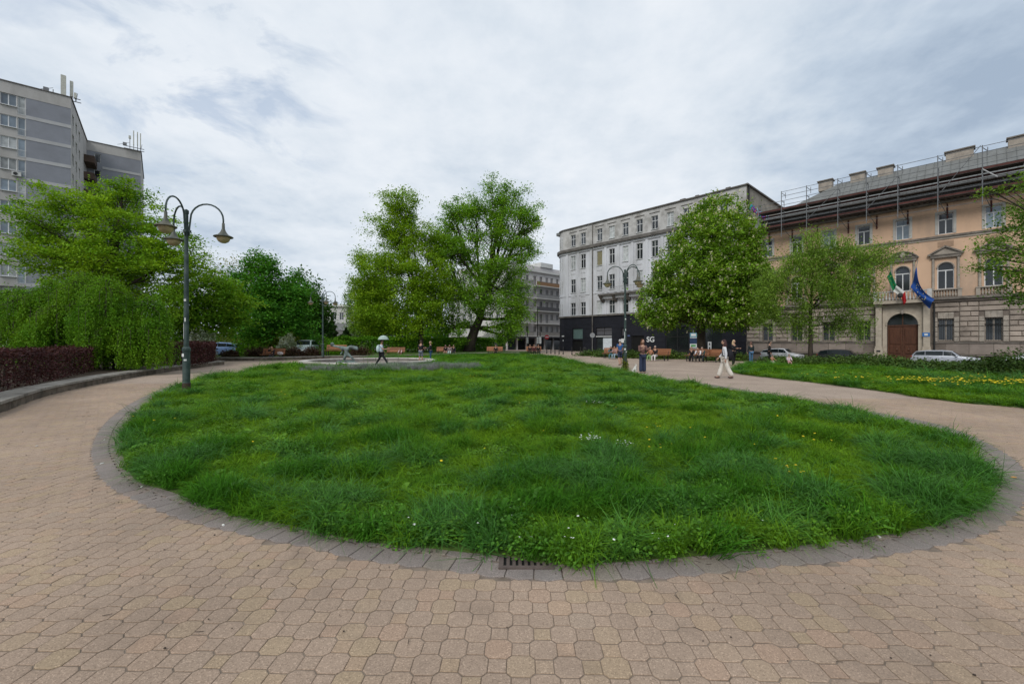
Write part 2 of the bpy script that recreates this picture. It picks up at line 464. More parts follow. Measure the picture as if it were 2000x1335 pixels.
class MB:
    def __init__(self):
        self.v, self.f = [], []

    def add(self, verts, faces):
        b = len(self.v)
        self.v.extend([tuple(p) for p in verts])
        self.f.extend([tuple(i + b for i in q) for q in faces])
        return self

    def box(self, x0, x1, y0, y1, z0, z1):
        v = [(x0, y0, z0), (x1, y0, z0), (x1, y1, z0), (x0, y1, z0), (x0, y0, z1), (x1, y0, z1), (x1, y1, z1), (x0, y1, z1)]
        return self.add(v, [(0, 3, 2, 1), (4, 5, 6, 7), (0, 1, 5, 4), (1, 2, 6, 5), (2, 3, 7, 6), (3, 0, 4, 7)])

    def bbox(self, x0, x1, y0, y1, z0, z1, c=0.01):
        """box with its front (-y) face chamfered by c: a pillow stone"""
        v = [(x0, y1, z0), (x1, y1, z0), (x1, y1, z1), (x0, y1, z1),
             (x0, y0 + c, z0), (x1, y0 + c, z0), (x1, y0 + c, z1), (x0, y0 + c, z1),
             (x0 + c, y0, z0 + c), (x1 - c, y0, z0 + c), (x1 - c, y0, z1 - c), (x0 + c, y0, z1 - c)]
        f = [(8, 9, 10, 11), (4, 5, 9, 8), (5, 6, 10, 9), (6, 7, 11, 10), (7, 4, 8, 11),
             (0, 1, 5, 4), (1, 2, 6, 5), (2, 3, 7, 6), (3, 0, 4, 7)]
        return self.add(v, f)

    def obox(self, mtx, sx, sy, sz):
        v = [mtx @ Vector((x * sx / 2, y * sy / 2, z * sz / 2)) for z in (-1, 1) for y in (-1, 1) for x in (-1, 1)]
        return self.add(v, [(0, 2, 3, 1), (4, 5, 7, 6), (0, 1, 5, 4), (2, 6, 7, 3), (0, 4, 6, 2), (1, 3, 7, 5)])

    def tube(self, pts, rad, n=8, caps=True):
        pts = [Vector(p) for p in pts]
        if isinstance(rad, (int, float)):
            rad = [rad] * len(pts)
        rings = []
        up = Vector((0, 0, 1))
        prev = None
        for i, p in enumerate(pts):
            d = (pts[min(i + 1, len(pts) - 1)] - pts[max(i - 1, 0)])
            if d.length < 1e-9:
                d = Vector((0, 0, 1))
            d.normalize()
            if prev is None:
                a = up if abs(d.z) < 0.9 else Vector((1, 0, 0))
                s = d.cross(a).normalized()
            else:
                s = (prev - d * prev.dot(d))
                s = s.normalized() if s.length > 1e-6 else d.cross(up).normalized()
            prev = s
            t = d.cross(s)
            rings.append([p + (s * math.cos(2 * PI * k / n) + t * math.sin(2 * PI * k / n)) * rad[i] for k in range(n)])
        v = [q for r in rings for q in r]
        f = []
        for i in range(len(rings) - 1):
            for k in range(n):
                a, b = i * n + k, i * n + (k + 1) % n
                f.append((a, b, b + n, a + n))
        if caps:
            f.append(tuple(range(n))[::-1])
            f.append(tuple((len(rings) - 1) * n + k for k in range(n)))
        return self.add(v, f)

    def lathe(self, prof, n=16, c=(0, 0, 0), cap=True):
        v, f = [], []
        for (r, z) in prof:
            for k in range(n):
                a = 2 * PI * k / n
                v.append((c[0] + r * math.cos(a), c[1] + r * math.sin(a), c[2] + z))
        for i in range(len(prof) - 1):
            for k in range(n):
                a, b = i * n + k, i * n + (k + 1) % n
                f.append((a, b, b + n, a + n))
        if cap:
            f.append(tuple(range(n))[::-1])
            f.append(tuple((len(prof) - 1) * n + k for k in range(n)))
        return self.add(v, f)

    def ellipsoid(self, c, r, n=12, m=8, rot=None):
        v, f = [], []
        for i in range(m + 1):
            th = PI * i / m
            for k in range(n):
                a = 2 * PI * k / n
                p = Vector((r[0] * math.sin(th) * math.cos(a), r[1] * math.sin(th) * math.sin(a), r[2] * math.cos(th)))
                if rot is not None:
                    p = rot @ p
                v.append((c[0] + p.x, c[1] + p.y, c[2] + p.z))
        for i in range(m):
            for k in range(n):
                a, b = i * n + k, i * n + (k + 1) % n
                f.append((a, a + n, b + n, b))
        return self.add(v, f)

    def prism(self, poly, y0, y1):
        """polygon in x,z extruded along y"""
        n = len(poly)
        v = [(p[0], y0, p[1]) for p in poly] + [(p[0], y1, p[1]) for p in poly]
        f = [tuple(range(n)), tuple(range(2 * n - 1, n - 1, -1))]
        for i in range(n):
            j = (i + 1) % n
            f.append((i, i + n, j + n, j))
        return self.add(v, f)

    def slab(self, poly, z0, z1):
        n = len(poly)
        v = [(p[0], p[1], z0) for p in poly] + [(p[0], p[1], z1) for p in poly]
        f = [tuple(range(n))[::-1], tuple(range(n, 2 * n))]
        for i in range(n):
            j = (i + 1) % n
            f.append((i, j, j + n, i + n))
        return self.add(v, f)

    def mesh(self, name, m=None, smooth=False):
        me = bpy.data.meshes.new(name)
        me.from_pydata(self.v, [], self.f)
        if smooth:
            me.polygons.foreach_set("use_smooth", [True] * len(me.polygons))
        if m is not None:
            me.materials.append(m)
        me.update()
        return me

    def build(self, name, m, parent=None, smooth=False):
        o = bpy.data.objects.new(name, self.mesh(name, m, smooth))
        COL.objects.link(o)
        if parent is not None:
            o.parent = parent
        return o


def inst(name, me, parent, loc, rz=0.0, scale=None):
    o = bpy.data.objects.new(name, me)
    COL.objects.link(o)
    o.parent = parent
    o.location = loc
    if rz: o.rotation_euler = (0, 0, rz)
    if scale is not None: o.scale = scale
    return o


def np_mesh(name, V, Fq, m, parent=None):
    """fast mesh of quads"""
    me = bpy.data.meshes.new(name)
    nv, nf = len(V), len(Fq)
    k = Fq.shape[1]
    me.vertices.add(nv)
    me.vertices.foreach_set("co", V.astype(np.float32).ravel())
    me.loops.add(nf * k)
    me.loops.foreach_set("vertex_index", Fq.astype(np.int32).ravel())
    me.polygons.add(nf)
    me.polygons.foreach_set("loop_start", np.arange(0, nf * k, k, dtype=np.int32))
    me.materials.append(m)
    me.update(calc_edges=True)
    o = bpy.data.objects.new(name, me)
    COL.objects.link(o)
    if parent is not None:
        o.parent = parent
    return o


def catmull(pts, per=8, closed=False):
    pts = [np.array(p, float) for p in pts]
    n = len(pts)
    out = []
    rng = range(n if closed else n - 1)
    for i in rng:
        p0 = pts[(i - 1) % n] if (closed or i > 0) else pts[0]
        p1 = pts[i]
        p2 = pts[(i + 1) % n]
        p3 = pts[(i + 2) % n] if (closed or i + 2 < n) else pts[-1]
        for k in range(per):
            t = k / per
            out.append(0.5 * ((2 * p1) + (-p0 + p2) * t + (2 * p0 - 5 * p1 + 4 * p2 - p3) * t * t + (-p0 + 3 * p1 - 3 * p2 + p3) * t ** 3))
    if not closed:
        out.append(pts[-1])
    return np.array(out)


def resample(P, step, closed=False):
    P = np.array(P)
    if closed:
        P = np.vstack([P, P[:1]])
    d = np.r_[0, np.cumsum(np.linalg.norm(np.diff(P, axis=0), axis=1))]
    n = max(2, int(round(d[-1] / step)) + 1)
    s = np.linspace(0, d[-1], n)
    Q = np.stack([np.interp(s, d, P[:, k]) for k in range(P.shape[1])], 1)
    return Q[:-1] if closed else Q


def inside(poly, P):
    """vectorised point in polygon"""
    poly = np.asarray(poly)
    P = np.asarray(P)
    x, y = P[:, 0], P[:, 1]
    r = np.zeros(len(P), bool)
    n = len(poly)
    for i in range(n):
        x0, y0 = poly[i - 1]
        x1, y1 = poly[i]
        if y0 == y1:
            continue
        c = ((y0 > y) != (y1 > y)) & (x < (x1 - x0) * (y - y0) / (y1 - y0) + x0)
        r ^= c
    return r


def vnoise(P, scale, seed=0):
    """smooth value noise in 0..1 for points (n,2)"""
    rg = np.random.default_rng(seed)
    T = rg.random((256, 256))
    q = np.asarray(P) / scale + 57.3
    i = np.floor(q).astype(int)
    f = q - i
    f = f * f * (3 - 2 * f)
    a = T[i[:, 0] % 256, i[:, 1] % 256]; b = T[(i[:, 0] + 1) % 256, i[:, 1] % 256]
    c = T[i[:, 0] % 256, (i[:, 1] + 1) % 256]; d = T[(i[:, 0] + 1) % 256, (i[:, 1] + 1) % 256]
    return (a * (1 - f[:, 0]) + b * f[:, 0]) * (1 - f[:, 1]) + (c * (1 - f[:, 0]) + d * f[:, 0]) * f[:, 1]


# ================================================================= GROUND
STREET = -0.5
gmb = MB()
gmb.add([(-1500, -1500, STREET), (1500, -1500, STREET), (1500, 1500, STREET), (-1500, 1500, STREET)], [(0, 1, 2, 3)])
ground = gmb.build("ground", M['asphalt'])
tag(ground, kind='structure')

# lawn outline (on the ground), from the near edge round the right side
lawn_px = [(985, 1092, 0), (1060, 1106, 0), (1180, 1104, 0), (1300, 1095, 0), (1500, 1077, 0), (1668, 1056, 0), (1770, 1042, 0),
           (1860, 1016, 0), (1905, 985, 0), (1936, 945, .0)]
lawn_pts = [G(a, b, c) for a, b, c in lawn_px]
lawn_pts += [G(a, b, .22) for a, b in [(1925, 896), (1870, 850), (1780, 819), (1640, 788), (1500, 764), (1380, 746), (1280, 731), (1200, 716), (1130, 705)]]
lawn_pts += [(4.6, 44.0), (3.0, 50.0), (-3.0, 52.5), (-9.0, 50.0), (-14.0, 44.0), (-12.5, 37.6)]
lawn_pts += [(-9.0, 36.3), (-6.6, 34.6), (-5.5, 31.6), (-6.6, 28.4), (-9.2, 26.6), (-12.4, 27.2), (-14.6, 29.6)]
lawn_pts += [(-16.4, 28.5)]
lawn_pts += [G(a, b, .18) for a, b in [(480, 723), (415, 730), (370, 741), (320, 762), (285, 783), (258, 808)]]
lawn_pts += [G(a, b, 0) for a, b in [(240, 875), (249, 916), (272, 944), (330, 962), (390, 985), (465, 1010), (570, 1030), (700, 1059), (850, 1076)]]
LAWN = catmull(lawn_pts, 6, True)
# outer line of the grey border band, same walk
band_px = [(985, 1130), (1081, 1135), (1300, 1130), (1500, 1109), (1620, 1100), (1770, 1079), (1874, 1058), (1949, 1031), (1991, 992), (2003, 956)]
band_pts = [G(a, b) for a, b in band_px]
band_pts += [G(a, b) for a, b in [(1994, 915), (1950, 880), (1880, 846), (1800, 823), (1640, 794), (1500, 769), (1380, 750), (1280, 735), (1200, 720), (1130, 708)]]
band_pts += [(5.2, 44.4), (3.4, 50.6), (-3.0, 53.1), (-9.4, 50.6), (-14.8, 44.2)]
band_l = [(-16.9, 28.8)] + [G(a, b) for a, b in [(455, 730), (395, 738), (345, 750), (290, 772), (245, 796), (205, 830), (182, 872), (186, 910), (210, 946), (249, 970), (300, 994), (375, 1021), (450, 1039), (525, 1057), (600, 1069), (700, 1094), (840, 1112)]]
BAND = catmull(band_pts + [(-17.3, 36.0)] + band_l, 6, True)

plaza_poly = [(-60, -30), (60, -30), (60, 16), (29.5, 21.0), (26.0, 26.5), (20.0, 38.5), (24, 55), (16, 72), (8, 92), (-10, 92), (-60, 92)]
pl = MB().slab(plaza_poly, STREET - 0.3, 0.0)
plaza = pl.build("plaza_paving", M['paver_far'])
tag(plaza, kind='structure')

# ---- near paving built piece by piece
_c, _s = math.cos(R(-1.2)), math.sin(R(-1.2))
bed_poly = [(x * _c - y * _s, x * _s + y * _c) for x, y in [(-26, -3), (20, -3), (20, 12.52), (0, 12.52), (0, 16.5), (-26, 16.5)]]
bed = MB().slab(bed_poly, 0.0, 0.0075).build("paving", M['joint'])
tag(bed, kind='structure')
# left path bed limited by the retaining wall
wall_px = [(-330, 930), (-120, 848), (0, 807), (88, 774.5), (175, 754), (263, 736.5), (356, 722), (438, 711.5)]
wall_line = catmull([G(a, b) for a, b in wall_px], 8)
wall_poly = np.vstack([wall_line, [(-60, 32), (-60, -5)]])

# ---- the second lawn on the right
rl_pts = [G(1437, 724), G(1450, 731), G(1510, 738), G(1580, 746), G(1720, 764), G(1860, 785), G(2000, 798), G(2200, 830)]
rl_pts += [(17, 7.0), (26, 8.0), (30, 14), (26.5, 21.5), (22.0, 28.0), (17.2, 32.0), G(1475, 712), G(1448, 716.5)]
RLAWN = catmull(rl_pts, 5, True)

p = 0.24
ha, hs = 0.0725, 0.0475
jg = 0.0028
ztop = 0.0125


def piece_mesh(kind):
    if kind == 'oct':
        o = [(ha, -hs), (ha, hs), (hs, ha), (-hs, ha), (-ha, hs), (-ha, -hs), (-hs, -ha), (hs, -ha)]
        o = [o[i] for i in (1, 2, 3, 4, 5, 6, 7, 0)]
    else:
        o = [(hs, hs), (-hs, hs), (-hs, -hs), (hs, -hs)]
    n = len(o)
    outer = [(x - math.copysign(.0020, x), y - math.copysign(.0042, y)) for x, y in o]
    inner = [(x * 0.94, y * 0.93) for x, y in outer]
    v = [(x, y, ztop) for x, y in inner] + [(x, y, ztop - 0.002) for x, y in outer] + [(x * 1.01, y * 1.01, 0.0) for x, y in outer]
    f = [tuple(range(n))]
    for k in range(n):
        j = (k + 1) % n
        f.append((k, k + n, j + n, j))
        f.append((k + n, k + 2 * n, j + 2 * n, j + n))
    return v, f


nrow = np.arange(int(1.5 / (p / 2)), int(17.0 / (p / 2)))
cen = []
for j in nrow:
    y = j * p / 2
    w = min(19, 1.25 * y + 1.2)
    i = np.arange(int(-w / p) - 1, int(w / p) + 2)
    off = (j % 2) * p / 2
    cen.append(np.stack([i * p + off, np.full(len(i), y), np.zeros(len(i))], 1))
    cen.append(np.stack([i * p + off + p / 2, np.full(len(i), y), np.ones(len(i))], 1))
cen = np.vstack(cen)
ang = R(-1.2)
rotm = np.array([[math.cos(ang), -math.sin(ang)], [math.sin(ang), math.cos(ang)]])
cxy = cen[:, :2] @ rotm.T
far_limit = np.where(cxy[:, 0] < 0, 16.5, 12.5)
keep = ~inside(BAND, cxy) & ~inside(wall_poly, cxy) & ~inside(RLAWN, cxy) & (cxy[:, 1] > 1.3)
keep &= cen[:, 1] < far_limit
cxy, ck = cxy[keep], cen[keep, 2]
inview = (np.abs(cxy[:, 0]) / cxy[:, 1] < 1.2) & (cxy[:, 1] > 2.07)
order = np.argsort(np.where(inview, cxy[:, 1], 99) + np.where(ck > 0, 0.0, 0))
near = order[:296]
isnear = np.zeros(len(cxy), bool)
isnear[near] = True
pm = {}
for kd, nm in ((0, 'oct'), (1, 'sq')):
    v, f = piece_mesh(nm)
    me = MB().add(v, f).mesh("paver", M['paver'])
    pm[kd] = (me, v, f)
for q in near:
    o = inst("paver", pm[int(ck[q])][0], bed, (cxy[q, 0], cxy[q, 1], random.uniform(-.0012, .0018)), ang + random.uniform(-.02, .02))


def field(name, idx, kd, m, parent):
    v = np.array(pm[kd][1]); f = pm[kd][2]
    C = cxy[idx]
    n = len(C)
    rot = ang + RNG.uniform(-.02, .02, n)
    c, s = np.cos(rot), np.sin(rot)
    V = np.empty((n, len(v), 3))
    V[:, :, 0] = v[None, :, 0] * c[:, None] - v[None, :, 1] * s[:, None] + C[:, 0:1]
    V[:, :, 1] = v[None, :, 0] * s[:, None] + v[None, :, 1] * c[:, None] + C[:, 1:2]
    V[:, :, 2] = v[None, :, 2] + RNG.uniform(-.0012, .0018, (n, 1))
    return V.reshape(-1, 3), [tuple(i + k * len(v) for i in q) for k in range(n) for q in f]


fv, ff, base = [], [], 0
for kd in (0, 1):
    idx = np.where((ck == kd) & ~isnear)[0]
    V, Fc = field("paver", idx, kd, None, None)
    fv.append(V)
    ff.extend([tuple(i + base for i in q) for q in Fc])
    base += len(V)
me = bpy.data.meshes.new("paver_field")
me.from_pydata(np.vstack(fv).tolist(), [], ff)
me.materials.append(M['paver_field'])
pf = bpy.data.objects.new("paver_field", me)
COL.objects.link(pf)
pf.parent = bed
pf['kind'] = 'stuff'

# ---- grey border band: three curved courses of stones round the lawn
bb = MB().slab([tuple(q) for q in BAND], 0.0, 0.0085).build("border_band", M['joint'])
tag(bb, kind='structure')
CEN = np.array([0.0, 20.0])
Bs = resample(BAND, 0.205, True)
tang = np.roll(Bs, -1, 0) - np.roll(Bs, 1, 0)
tang /= np.linalg.norm(tang, axis=1)[:, None]
nrm = np.stack([-tang[:, 1], tang[:, 0]], 1)
test = Bs + nrm * 0.3
flip = ~inside(BAND, test)
if flip.mean() > 0.5:
    nrm = -nrm
nb = len(Bs)
rows, rw = 3, 0.2
pieces = []
for r_ in range(rows):
    for i in range(nb):
        j = (i + 1) % nb
        sh = 0.5 * (r_ % 2)
        def P_(k, t, d):
            a = Bs[k % nb] * (1 - t) + Bs[(k + 1) % nb] * t
            nn = nrm[k % nb] * (1 - t) + nrm[(k + 1) % nb] * t
            return a + nn * d
        z_ = 0.045 if True else 0
        d0, d1 = r_ * rw, (r_ + 1) * rw
        a0, a1 = P_(i, sh, d0), P_(i + 1, sh, d0)
        m0, m1 = P_(i, (sh + .5) if sh < .5 else 0.999, d0), P_(i, (sh + .5) if sh < .5 else 0.999, d1)
        b1, b0 = P_(i + 1, sh, d1), P_(i, sh, d1)
        am = (a0 + a1) / 2 - nrm[i] * 0.03
        bm = (b0 + b1) / 2 - nrm[i] * 0.03
        poly = np.array([a0, am, a1, b1, bm, b0])
        pieces.append(poly)
pieces = np.array(pieces)
pc = pieces.mean(1)
vis = (pc[:, 1] > 2.2) & (pc[:, 1] < 24) & (np.abs(pc[:, 0]) / np.maximum(pc[:, 1], .1) < 1.25) & ~inside(wall_poly, pc)
pieces, pc = pieces[vis], pc[vis]
seg = pieces - pc[:, None, :]
seg *= 0.965
order = np.argsort(np.hypot(pc[:, 0], pc[:, 1]))
zt = 0.020
stuff_v, stuff_f = [], []
for rank, q in enumerate(order):
    s = seg[q]
    # orient counter-clockwise
    ar = 0.5 * np.sum(s[:, 0] * np.roll(s[:, 1], -1) - np.roll(s[:, 0], -1) * s[:, 1])
    if ar < 0:
        s = s[::-1]
    dz = random.uniform(-.001, .002)
    v = [(x * .95, y * .95, zt + dz) for x, y in s] + [(x, y, zt - .003 + dz) for x, y in s] + [(x * 1.01, y * 1.01, 0.004) for x, y in s]
    f = [tuple(range(6))] + [t for k in range(6) for t in ((k, k + 6, (k + 1) % 6 + 6, (k + 1) % 6), (k + 6, k + 12, (k + 1) % 6 + 12, (k + 1) % 6 + 6))]
    if rank < 280:
        me = MB().add(v, f).mesh("border_stone", M['band'])
        inst("border_stone", me, bb, (pc[q, 0], pc[q, 1], 0))
    else:
        b = len(stuff_v)
        stuff_v.extend([(x + pc[q, 0], y + pc[q, 1], z) for x, y, z in v])
        stuff_f.extend([tuple(i + b for i in t) for t in f])
MBs = MB(); MBs.v, MBs.f = stuff_v, stuff_f
o = MBs.build("border_stone_field", M['band_field'], bb)
o['kind'] = 'stuff'

# ---- lawn ground sheets
lw = MB().slab([tuple(q) for q in LAWN], 0.0, 0.035).build("lawn", M['soil_green'])
tag(lw, kind='structure')
rlw = MB().slab([tuple(q) for q in RLAWN], 0.0, 0.035).build("lawn", M['soil_green'])
tag(rlw, kind='structure')

# ---- storm drain let into the border
dx, dy = G(1027, 1100)
t = empty("drain_grate", (dx, dy, 0.0225), 0, "rusty iron drain grate half hidden under the front edge of the lawn", "drain grate")
mb = MB()
mb.box(-.2, .2, -.12, -.09, 0, .012); mb.box(-.2, .2, .16, .19, 0, .012); mb.box(-.2, -.165, -.09, .16, 0, .012); mb.box(.165, .2, -.09, .16, 0, .012)
mb.build("frame", M['grate'], t)
MB().box(-.165, .165, -.09, .16, 0.0, 0.002).build("shaft", M['dark'], t)
barm = MB().box(-.012, .012, -.09, .16, 0.002, .011).mesh("bar", M['grate'])
for k in range(7):
    inst("bar", barm, t, (-.132 + k * .044, 0, 0))


# ================================================================= GRASS (geometry-node stuff)
def proto_collection(name, meshes):
    c = bpy.data.collections.new(name)
    for i, me in enumerate(meshes):
        o = bpy.data.objects.new(f"{name}_{i:02d}", me)
        c.objects.link(o)
    return c


_gn = {}


def gn_group(coll):
    if coll.name in _gn:
        return _gn[coll.name]
    ng = bpy.data.node_groups.new("scatter_" + coll.name, 'GeometryNodeTree')
    ng.interface.new_socket("Geometry", in_out='INPUT', socket_type='NodeSocketGeometry')
    ng.interface.new_socket("Geometry", in_out='OUTPUT', socket_type='NodeSocketGeometry')
    n, l = ng.nodes, ng.links
    gi = n.new("NodeGroupInput"); go = n.new("NodeGroupOutput")
    ci = n.new("GeometryNodeCollectionInfo")
    ci.inputs["Collection"].default_value = coll
    ci.inputs["Separate Children"].default_value = True
    ci.inputs["Reset Children"].default_value = True
    ip = n.new("GeometryNodeInstanceOnPoints")
    ip.inputs["Pick Instance"].default_value = True

    def attr(nm, typ):
        a = n.new("GeometryNodeInputNamedAttribute")
        a.data_type = typ
        a.inputs["Name"].default_value = nm
        return a.outputs[0]
    l.new(gi.outputs[0], ip.inputs["Points"])
    l.new(ci.outputs[0], ip.inputs["Instance"])
    l.new(attr("idx", 'INT'), ip.inputs["Instance Index"])
    l.new(attr("rot", 'FLOAT_VECTOR'), ip.inputs["Rotation"])
    l.new(attr("scl", 'FLOAT_VECTOR'), ip.inputs["Scale"])
    l.new(ip.outputs[0], go.inputs[0])
    _gn[coll.name] = ng
    return ng


def scatter(name, P, rot, scl, idx, tint, coll):
    me = bpy.data.meshes.new(name)
    n = len(P)
    me.vertices.add(n)
    me.vertices.foreach_set("co", P.astype(np.float32).ravel())
    a = me.attributes.new("rot", 'FLOAT_VECTOR', 'POINT'); a.data.foreach_set("vector", rot.astype(np.float32).ravel())
    a = me.attributes.new("scl", 'FLOAT_VECTOR', 'POINT'); a.data.foreach_set("vector", scl.astype(np.float32).ravel())
    a = me.attributes.new("idx", 'INT', 'POINT'); a.data.foreach_set("value", idx.astype(np.int32))
    a = me.attributes.new("tint", 'FLOAT', 'POINT'); a.data.foreach_set("value", tint.astype(np.float32))
    o = bpy.data.objects.new(name, me)
    COL.objects.link(o)
    md = o.modifiers.new("scatter", 'NODES')
    md.node_group = gn_group(coll)
    return o


def blade_tuft(n, rad, h, wid, lean, m, seed, name="tuft"):
    rg = random.Random(seed)
    mb = MB()
    for _ in range(n):
        a = rg.uniform(0, 2 * PI)
        r0 = rad * math.sqrt(rg.random())
        x, y = r0 * math.cos(a), r0 * math.sin(a)
        hh = h * rg.uniform(.55, 1.15)
        b = rg.uniform(0, 2 * PI)
        ln = lean * rg.uniform(.3, 1.5) * hh
        dx_, dy_ = math.cos(b) * ln, math.sin(b) * ln
        w = wid * rg.uniform(.7, 1.3)
        wx, wy = -math.sin(b) * w / 2, math.cos(b) * w / 2
        if rg.random() < .5:
            wx, wy = math.cos(b + 1) * w / 2, math.sin(b + 1) * w / 2
        drp = lean * rg.uniform(.2, 1.0)
        p1 = (x + dx_ * .18, y + dy_ * .18, hh * .45)
        p2 = (x + dx_ * .60, y + dy_ * .60, hh * (.86 - .18 * drp))
        p3 = (x + dx_ * 1.15, y + dy_ * 1.15, hh * (1.0 - .62 * drp))
        mb.add([(x - wx, y - wy, 0), (x + wx, y + wy, 0), (p1[0] + wx, p1[1] + wy, p1[2]), (p1[0] - wx, p1[1] - wy, p1[2]),
                (p2[0] + wx * .7, p2[1] + wy * .7, p2[2]), (p2[0] - wx * .7, p2[1] - wy * .7, p2[2]), p3],
               [(0, 1, 2, 3), (3, 2, 4, 5), (5, 4, 6)])
    return mb.mesh(name, m)


def leafy_tuft(n, rad, h, size, m, seed, name="clover"):
    rg = random.Random(seed)
    mb = MB()
    for _ in range(n):
        a = rg.uniform(0, 2 * PI)
        r0 = rad * math.sqrt(rg.random())
        c = Vector((r0 * math.cos(a), r0 * math.sin(a), h * rg.uniform(.3, 1)))
        nrm_ = Vector((rg.gauss(0, .5), rg.gauss(0, .5), 1)).normalized()
        s = nrm_.cross(Vector((math.cos(a * 3), math.sin(a * 3), 0))).normalized()
        t_ = nrm_.cross(s)
        k = size * rg.uniform(.6, 1.3)
        mb.add([c - s * k, c + t_ * k * .7, c + s * k, c - t_ * k * .7], [(0, 1, 2, 3)])
    return mb.mesh(name, m)


GM = grassmat("grass_blades", (0.145, 0.275, 0.012), (0.050, 0.168, 0.012), .5, .3, .07, .6)
GM2 = grassmat("grass_blue", (0.078, 0.215, 0.022), (0.052, 0.165, 0.024), .5, .25, .18, .5)
CLM = grassmat("clover_leaves", (0.115, 0.25, 0.016), (0.065, 0.18, 0.02), 0.4, .25, .15, .5)
tufts = [blade_tuft(54, .09, .165, .0055, .8, GM, k) for k in range(4)]            # 0-3 general
tufts += [blade_tuft(60, .10, .24, .0058, 1.0, GM, 10 + k) for k in range(3)]         # 4-6 tall, bending
tufts += [blade_tuft(56, .10, .25, .0058, 1.2, GM2, 20 + k) for k in range(2)]      # 7-8 bluish, bending
tufts += [leafy_tuft(46, .12, .16, .016, CLM, 30 + k) for k in range(2)]            # 9-10 clover
tufts += [leafy_tuft(16, .13, .17, .038, CLM, 35)]                                  # 11 broad leaves
GCOL = proto_collection("grass_tufts", tufts)


def rand_in(poly, n, y0, y1):
    poly = np.asarray(poly)
    lo, hi = poly.min(0), poly.max(0)
    Q = RNG.uniform((lo[0], max(lo[1], y0)), (hi[0], min(hi[1], y1)), (n, 2))
    return Q[inside(poly, Q)]


def dist_to(poly, P):
    """rough distance to the outline"""
    S = resample(poly, 0.35, True)
    out = np.empty(len(P))
    for a in range(0, len(P), 4000):
        q = P[a:a + 4000]
        out[a:a + 4000] = np.sqrt(((q[:, None, :] - S[None]) ** 2).sum(2).min(1))
    return out


def grow(name, poly, zones, seed, edge_tall=True, label=None, tallness=1.0, excl=None, yellow=0.0):
    Ps, sc = [], []
    for (y0, y1, dens, s) in zones:
        lo, hi = np.asarray(poly).min(0), np.asarray(poly).max(0)
        area = (hi[0] - lo[0]) * (min(hi[1], y1) - max(lo[1], y0))
        if area <= 0:
            continue
        Q = rand_in(poly, int(area * dens), y0, y1)
        Q = Q[np.abs(Q[:, 0]) < 1.27 * Q[:, 1] + 1.0]
        Ps.append(Q); sc.append(np.full(len(Q), s))
    P = np.vstack(Ps); s = np.concatenate(sc)
    if excl is not None:
        k = ~excl(P)
        P, s = P[k], s[k]
    n = len(P)
    c = 0.34 * vnoise(P, .9, seed) + 0.50 * vnoise(P, .34, seed + 1) + .16 * vnoise(P, 2.8, seed + 2)
    big = .6 * vnoise(P, 2.4, seed + 5) + .4 * vnoise(P, .8, seed + 6)
    d = dist_to(poly, P)
    nearf = np.clip((8.0 - P[:, 1]) / 5.0, 0, 1)
    ok = d > np.where((P[:, 1] < 13) & (P[:, 1] > 4.6) & (np.abs(P[:, 0]) > 2.5), .12, np.where(P[:, 1] < 13, .06, 0))
    clump = np.clip((c - .52) * 7, 0, 1)
    tall = np.clip(clump * .85 + nearf * .34 + np.clip(1.0 - d / 1.0, 0, 1) * .22, 0, 1.25)
    h = (0.38 + 0.66 * tall * (.5 + 1.0 * vnoise(P, .33, seed + 20))) * tallness * RNG.uniform(.8, 1.2, n)
    idx = RNG.integers(0, 4, n)
    r = RNG.random(n)
    idx = np.where((tall > .45) & (r < .7), RNG.integers(4, 7, n), idx)
    blue = (vnoise(P, .5, seed + 9) > .62) & (tall > .35)
    idx = np.where(blue & (r < .75), RNG.integers(7, 9, n), idx)
    clov = (vnoise(P, 0.8, seed + 12) > .60) | ((d < .55) & (np.abs(P[:, 0]) < 1.6) & (P[:, 1] < 4.2))
    idx = np.where(clov & (RNG.random(n) < .65), RNG.integers(9, 11, n), idx)
    idx = np.where((clov | (nearf > .5)) & (RNG.random(n) < .035), 11, idx)
    tint = np.clip(tall * .8 + nearf * .25 + (big - .5) * .6 + (vnoise(P, .3, seed + 15) - .5) * .7 + RNG.normal(0, .15, n), 0, 1)
    ts = np.where(P[:, 1] < 9, .30, .18)
    rot = np.stack([RNG.normal(0, 1, n) * ts, RNG.normal(0, 1, n) * ts, RNG.uniform(0, 2 * PI, n)], 1)
    scl = np.stack([s, s, h * np.where(s > 1.3, 1.0, 1.0)], 1)
    P3 = np.column_stack([P, np.full(n, .03)])
    o = scatter(name, P3[ok], rot[ok], scl[ok], idx[ok], tint[ok], GCOL)
    tag(o, label, 'grass', kind='stuff')
    return P, tall


# fountain and lavender bed positions
FX, FY, FR = -10.4, 31.4, 4.75
lav_c = [G(800, 724, .1), G(700, 726, .1), G(900, 722, .1), G(650, 727, .1), G(945, 719, .1)]


def in_lav(P):
    r = np.zeros(len(P), bool)
    e = (vnoise(P, .8, 44) - .5) * 1.2
    yc = 24.6 + 0.25 * (P[:, 0] + 6)
    r |= (np.abs(P[:, 1] - yc) < 1.5 + e) & (P[:, 0] > -11.2) & (P[:, 0] < -1.6 + e)
    return r & (vnoise(P, .5, 91) > .38) & (RNG.random(len(P)) < .8)


grow("grass", LAWN, [(2.5, 5.5, 300, .95), (5.5, 8.5, 200, 1.1), (8.5, 13, 100, 1.4), (13, 22, 48, 2.0), (22, 54, 20, 2.9)], 3,
     label="long uneven green grass covering the rounded lawn in the middle of the square", excl=in_lav)
grow("grass", RLAWN, [(6, 16, 70, 1.6), (16, 33, 30, 2.4)], 23,
     label="grass dotted with dandelions on the lawn beside the parked cars", tallness=1.05)

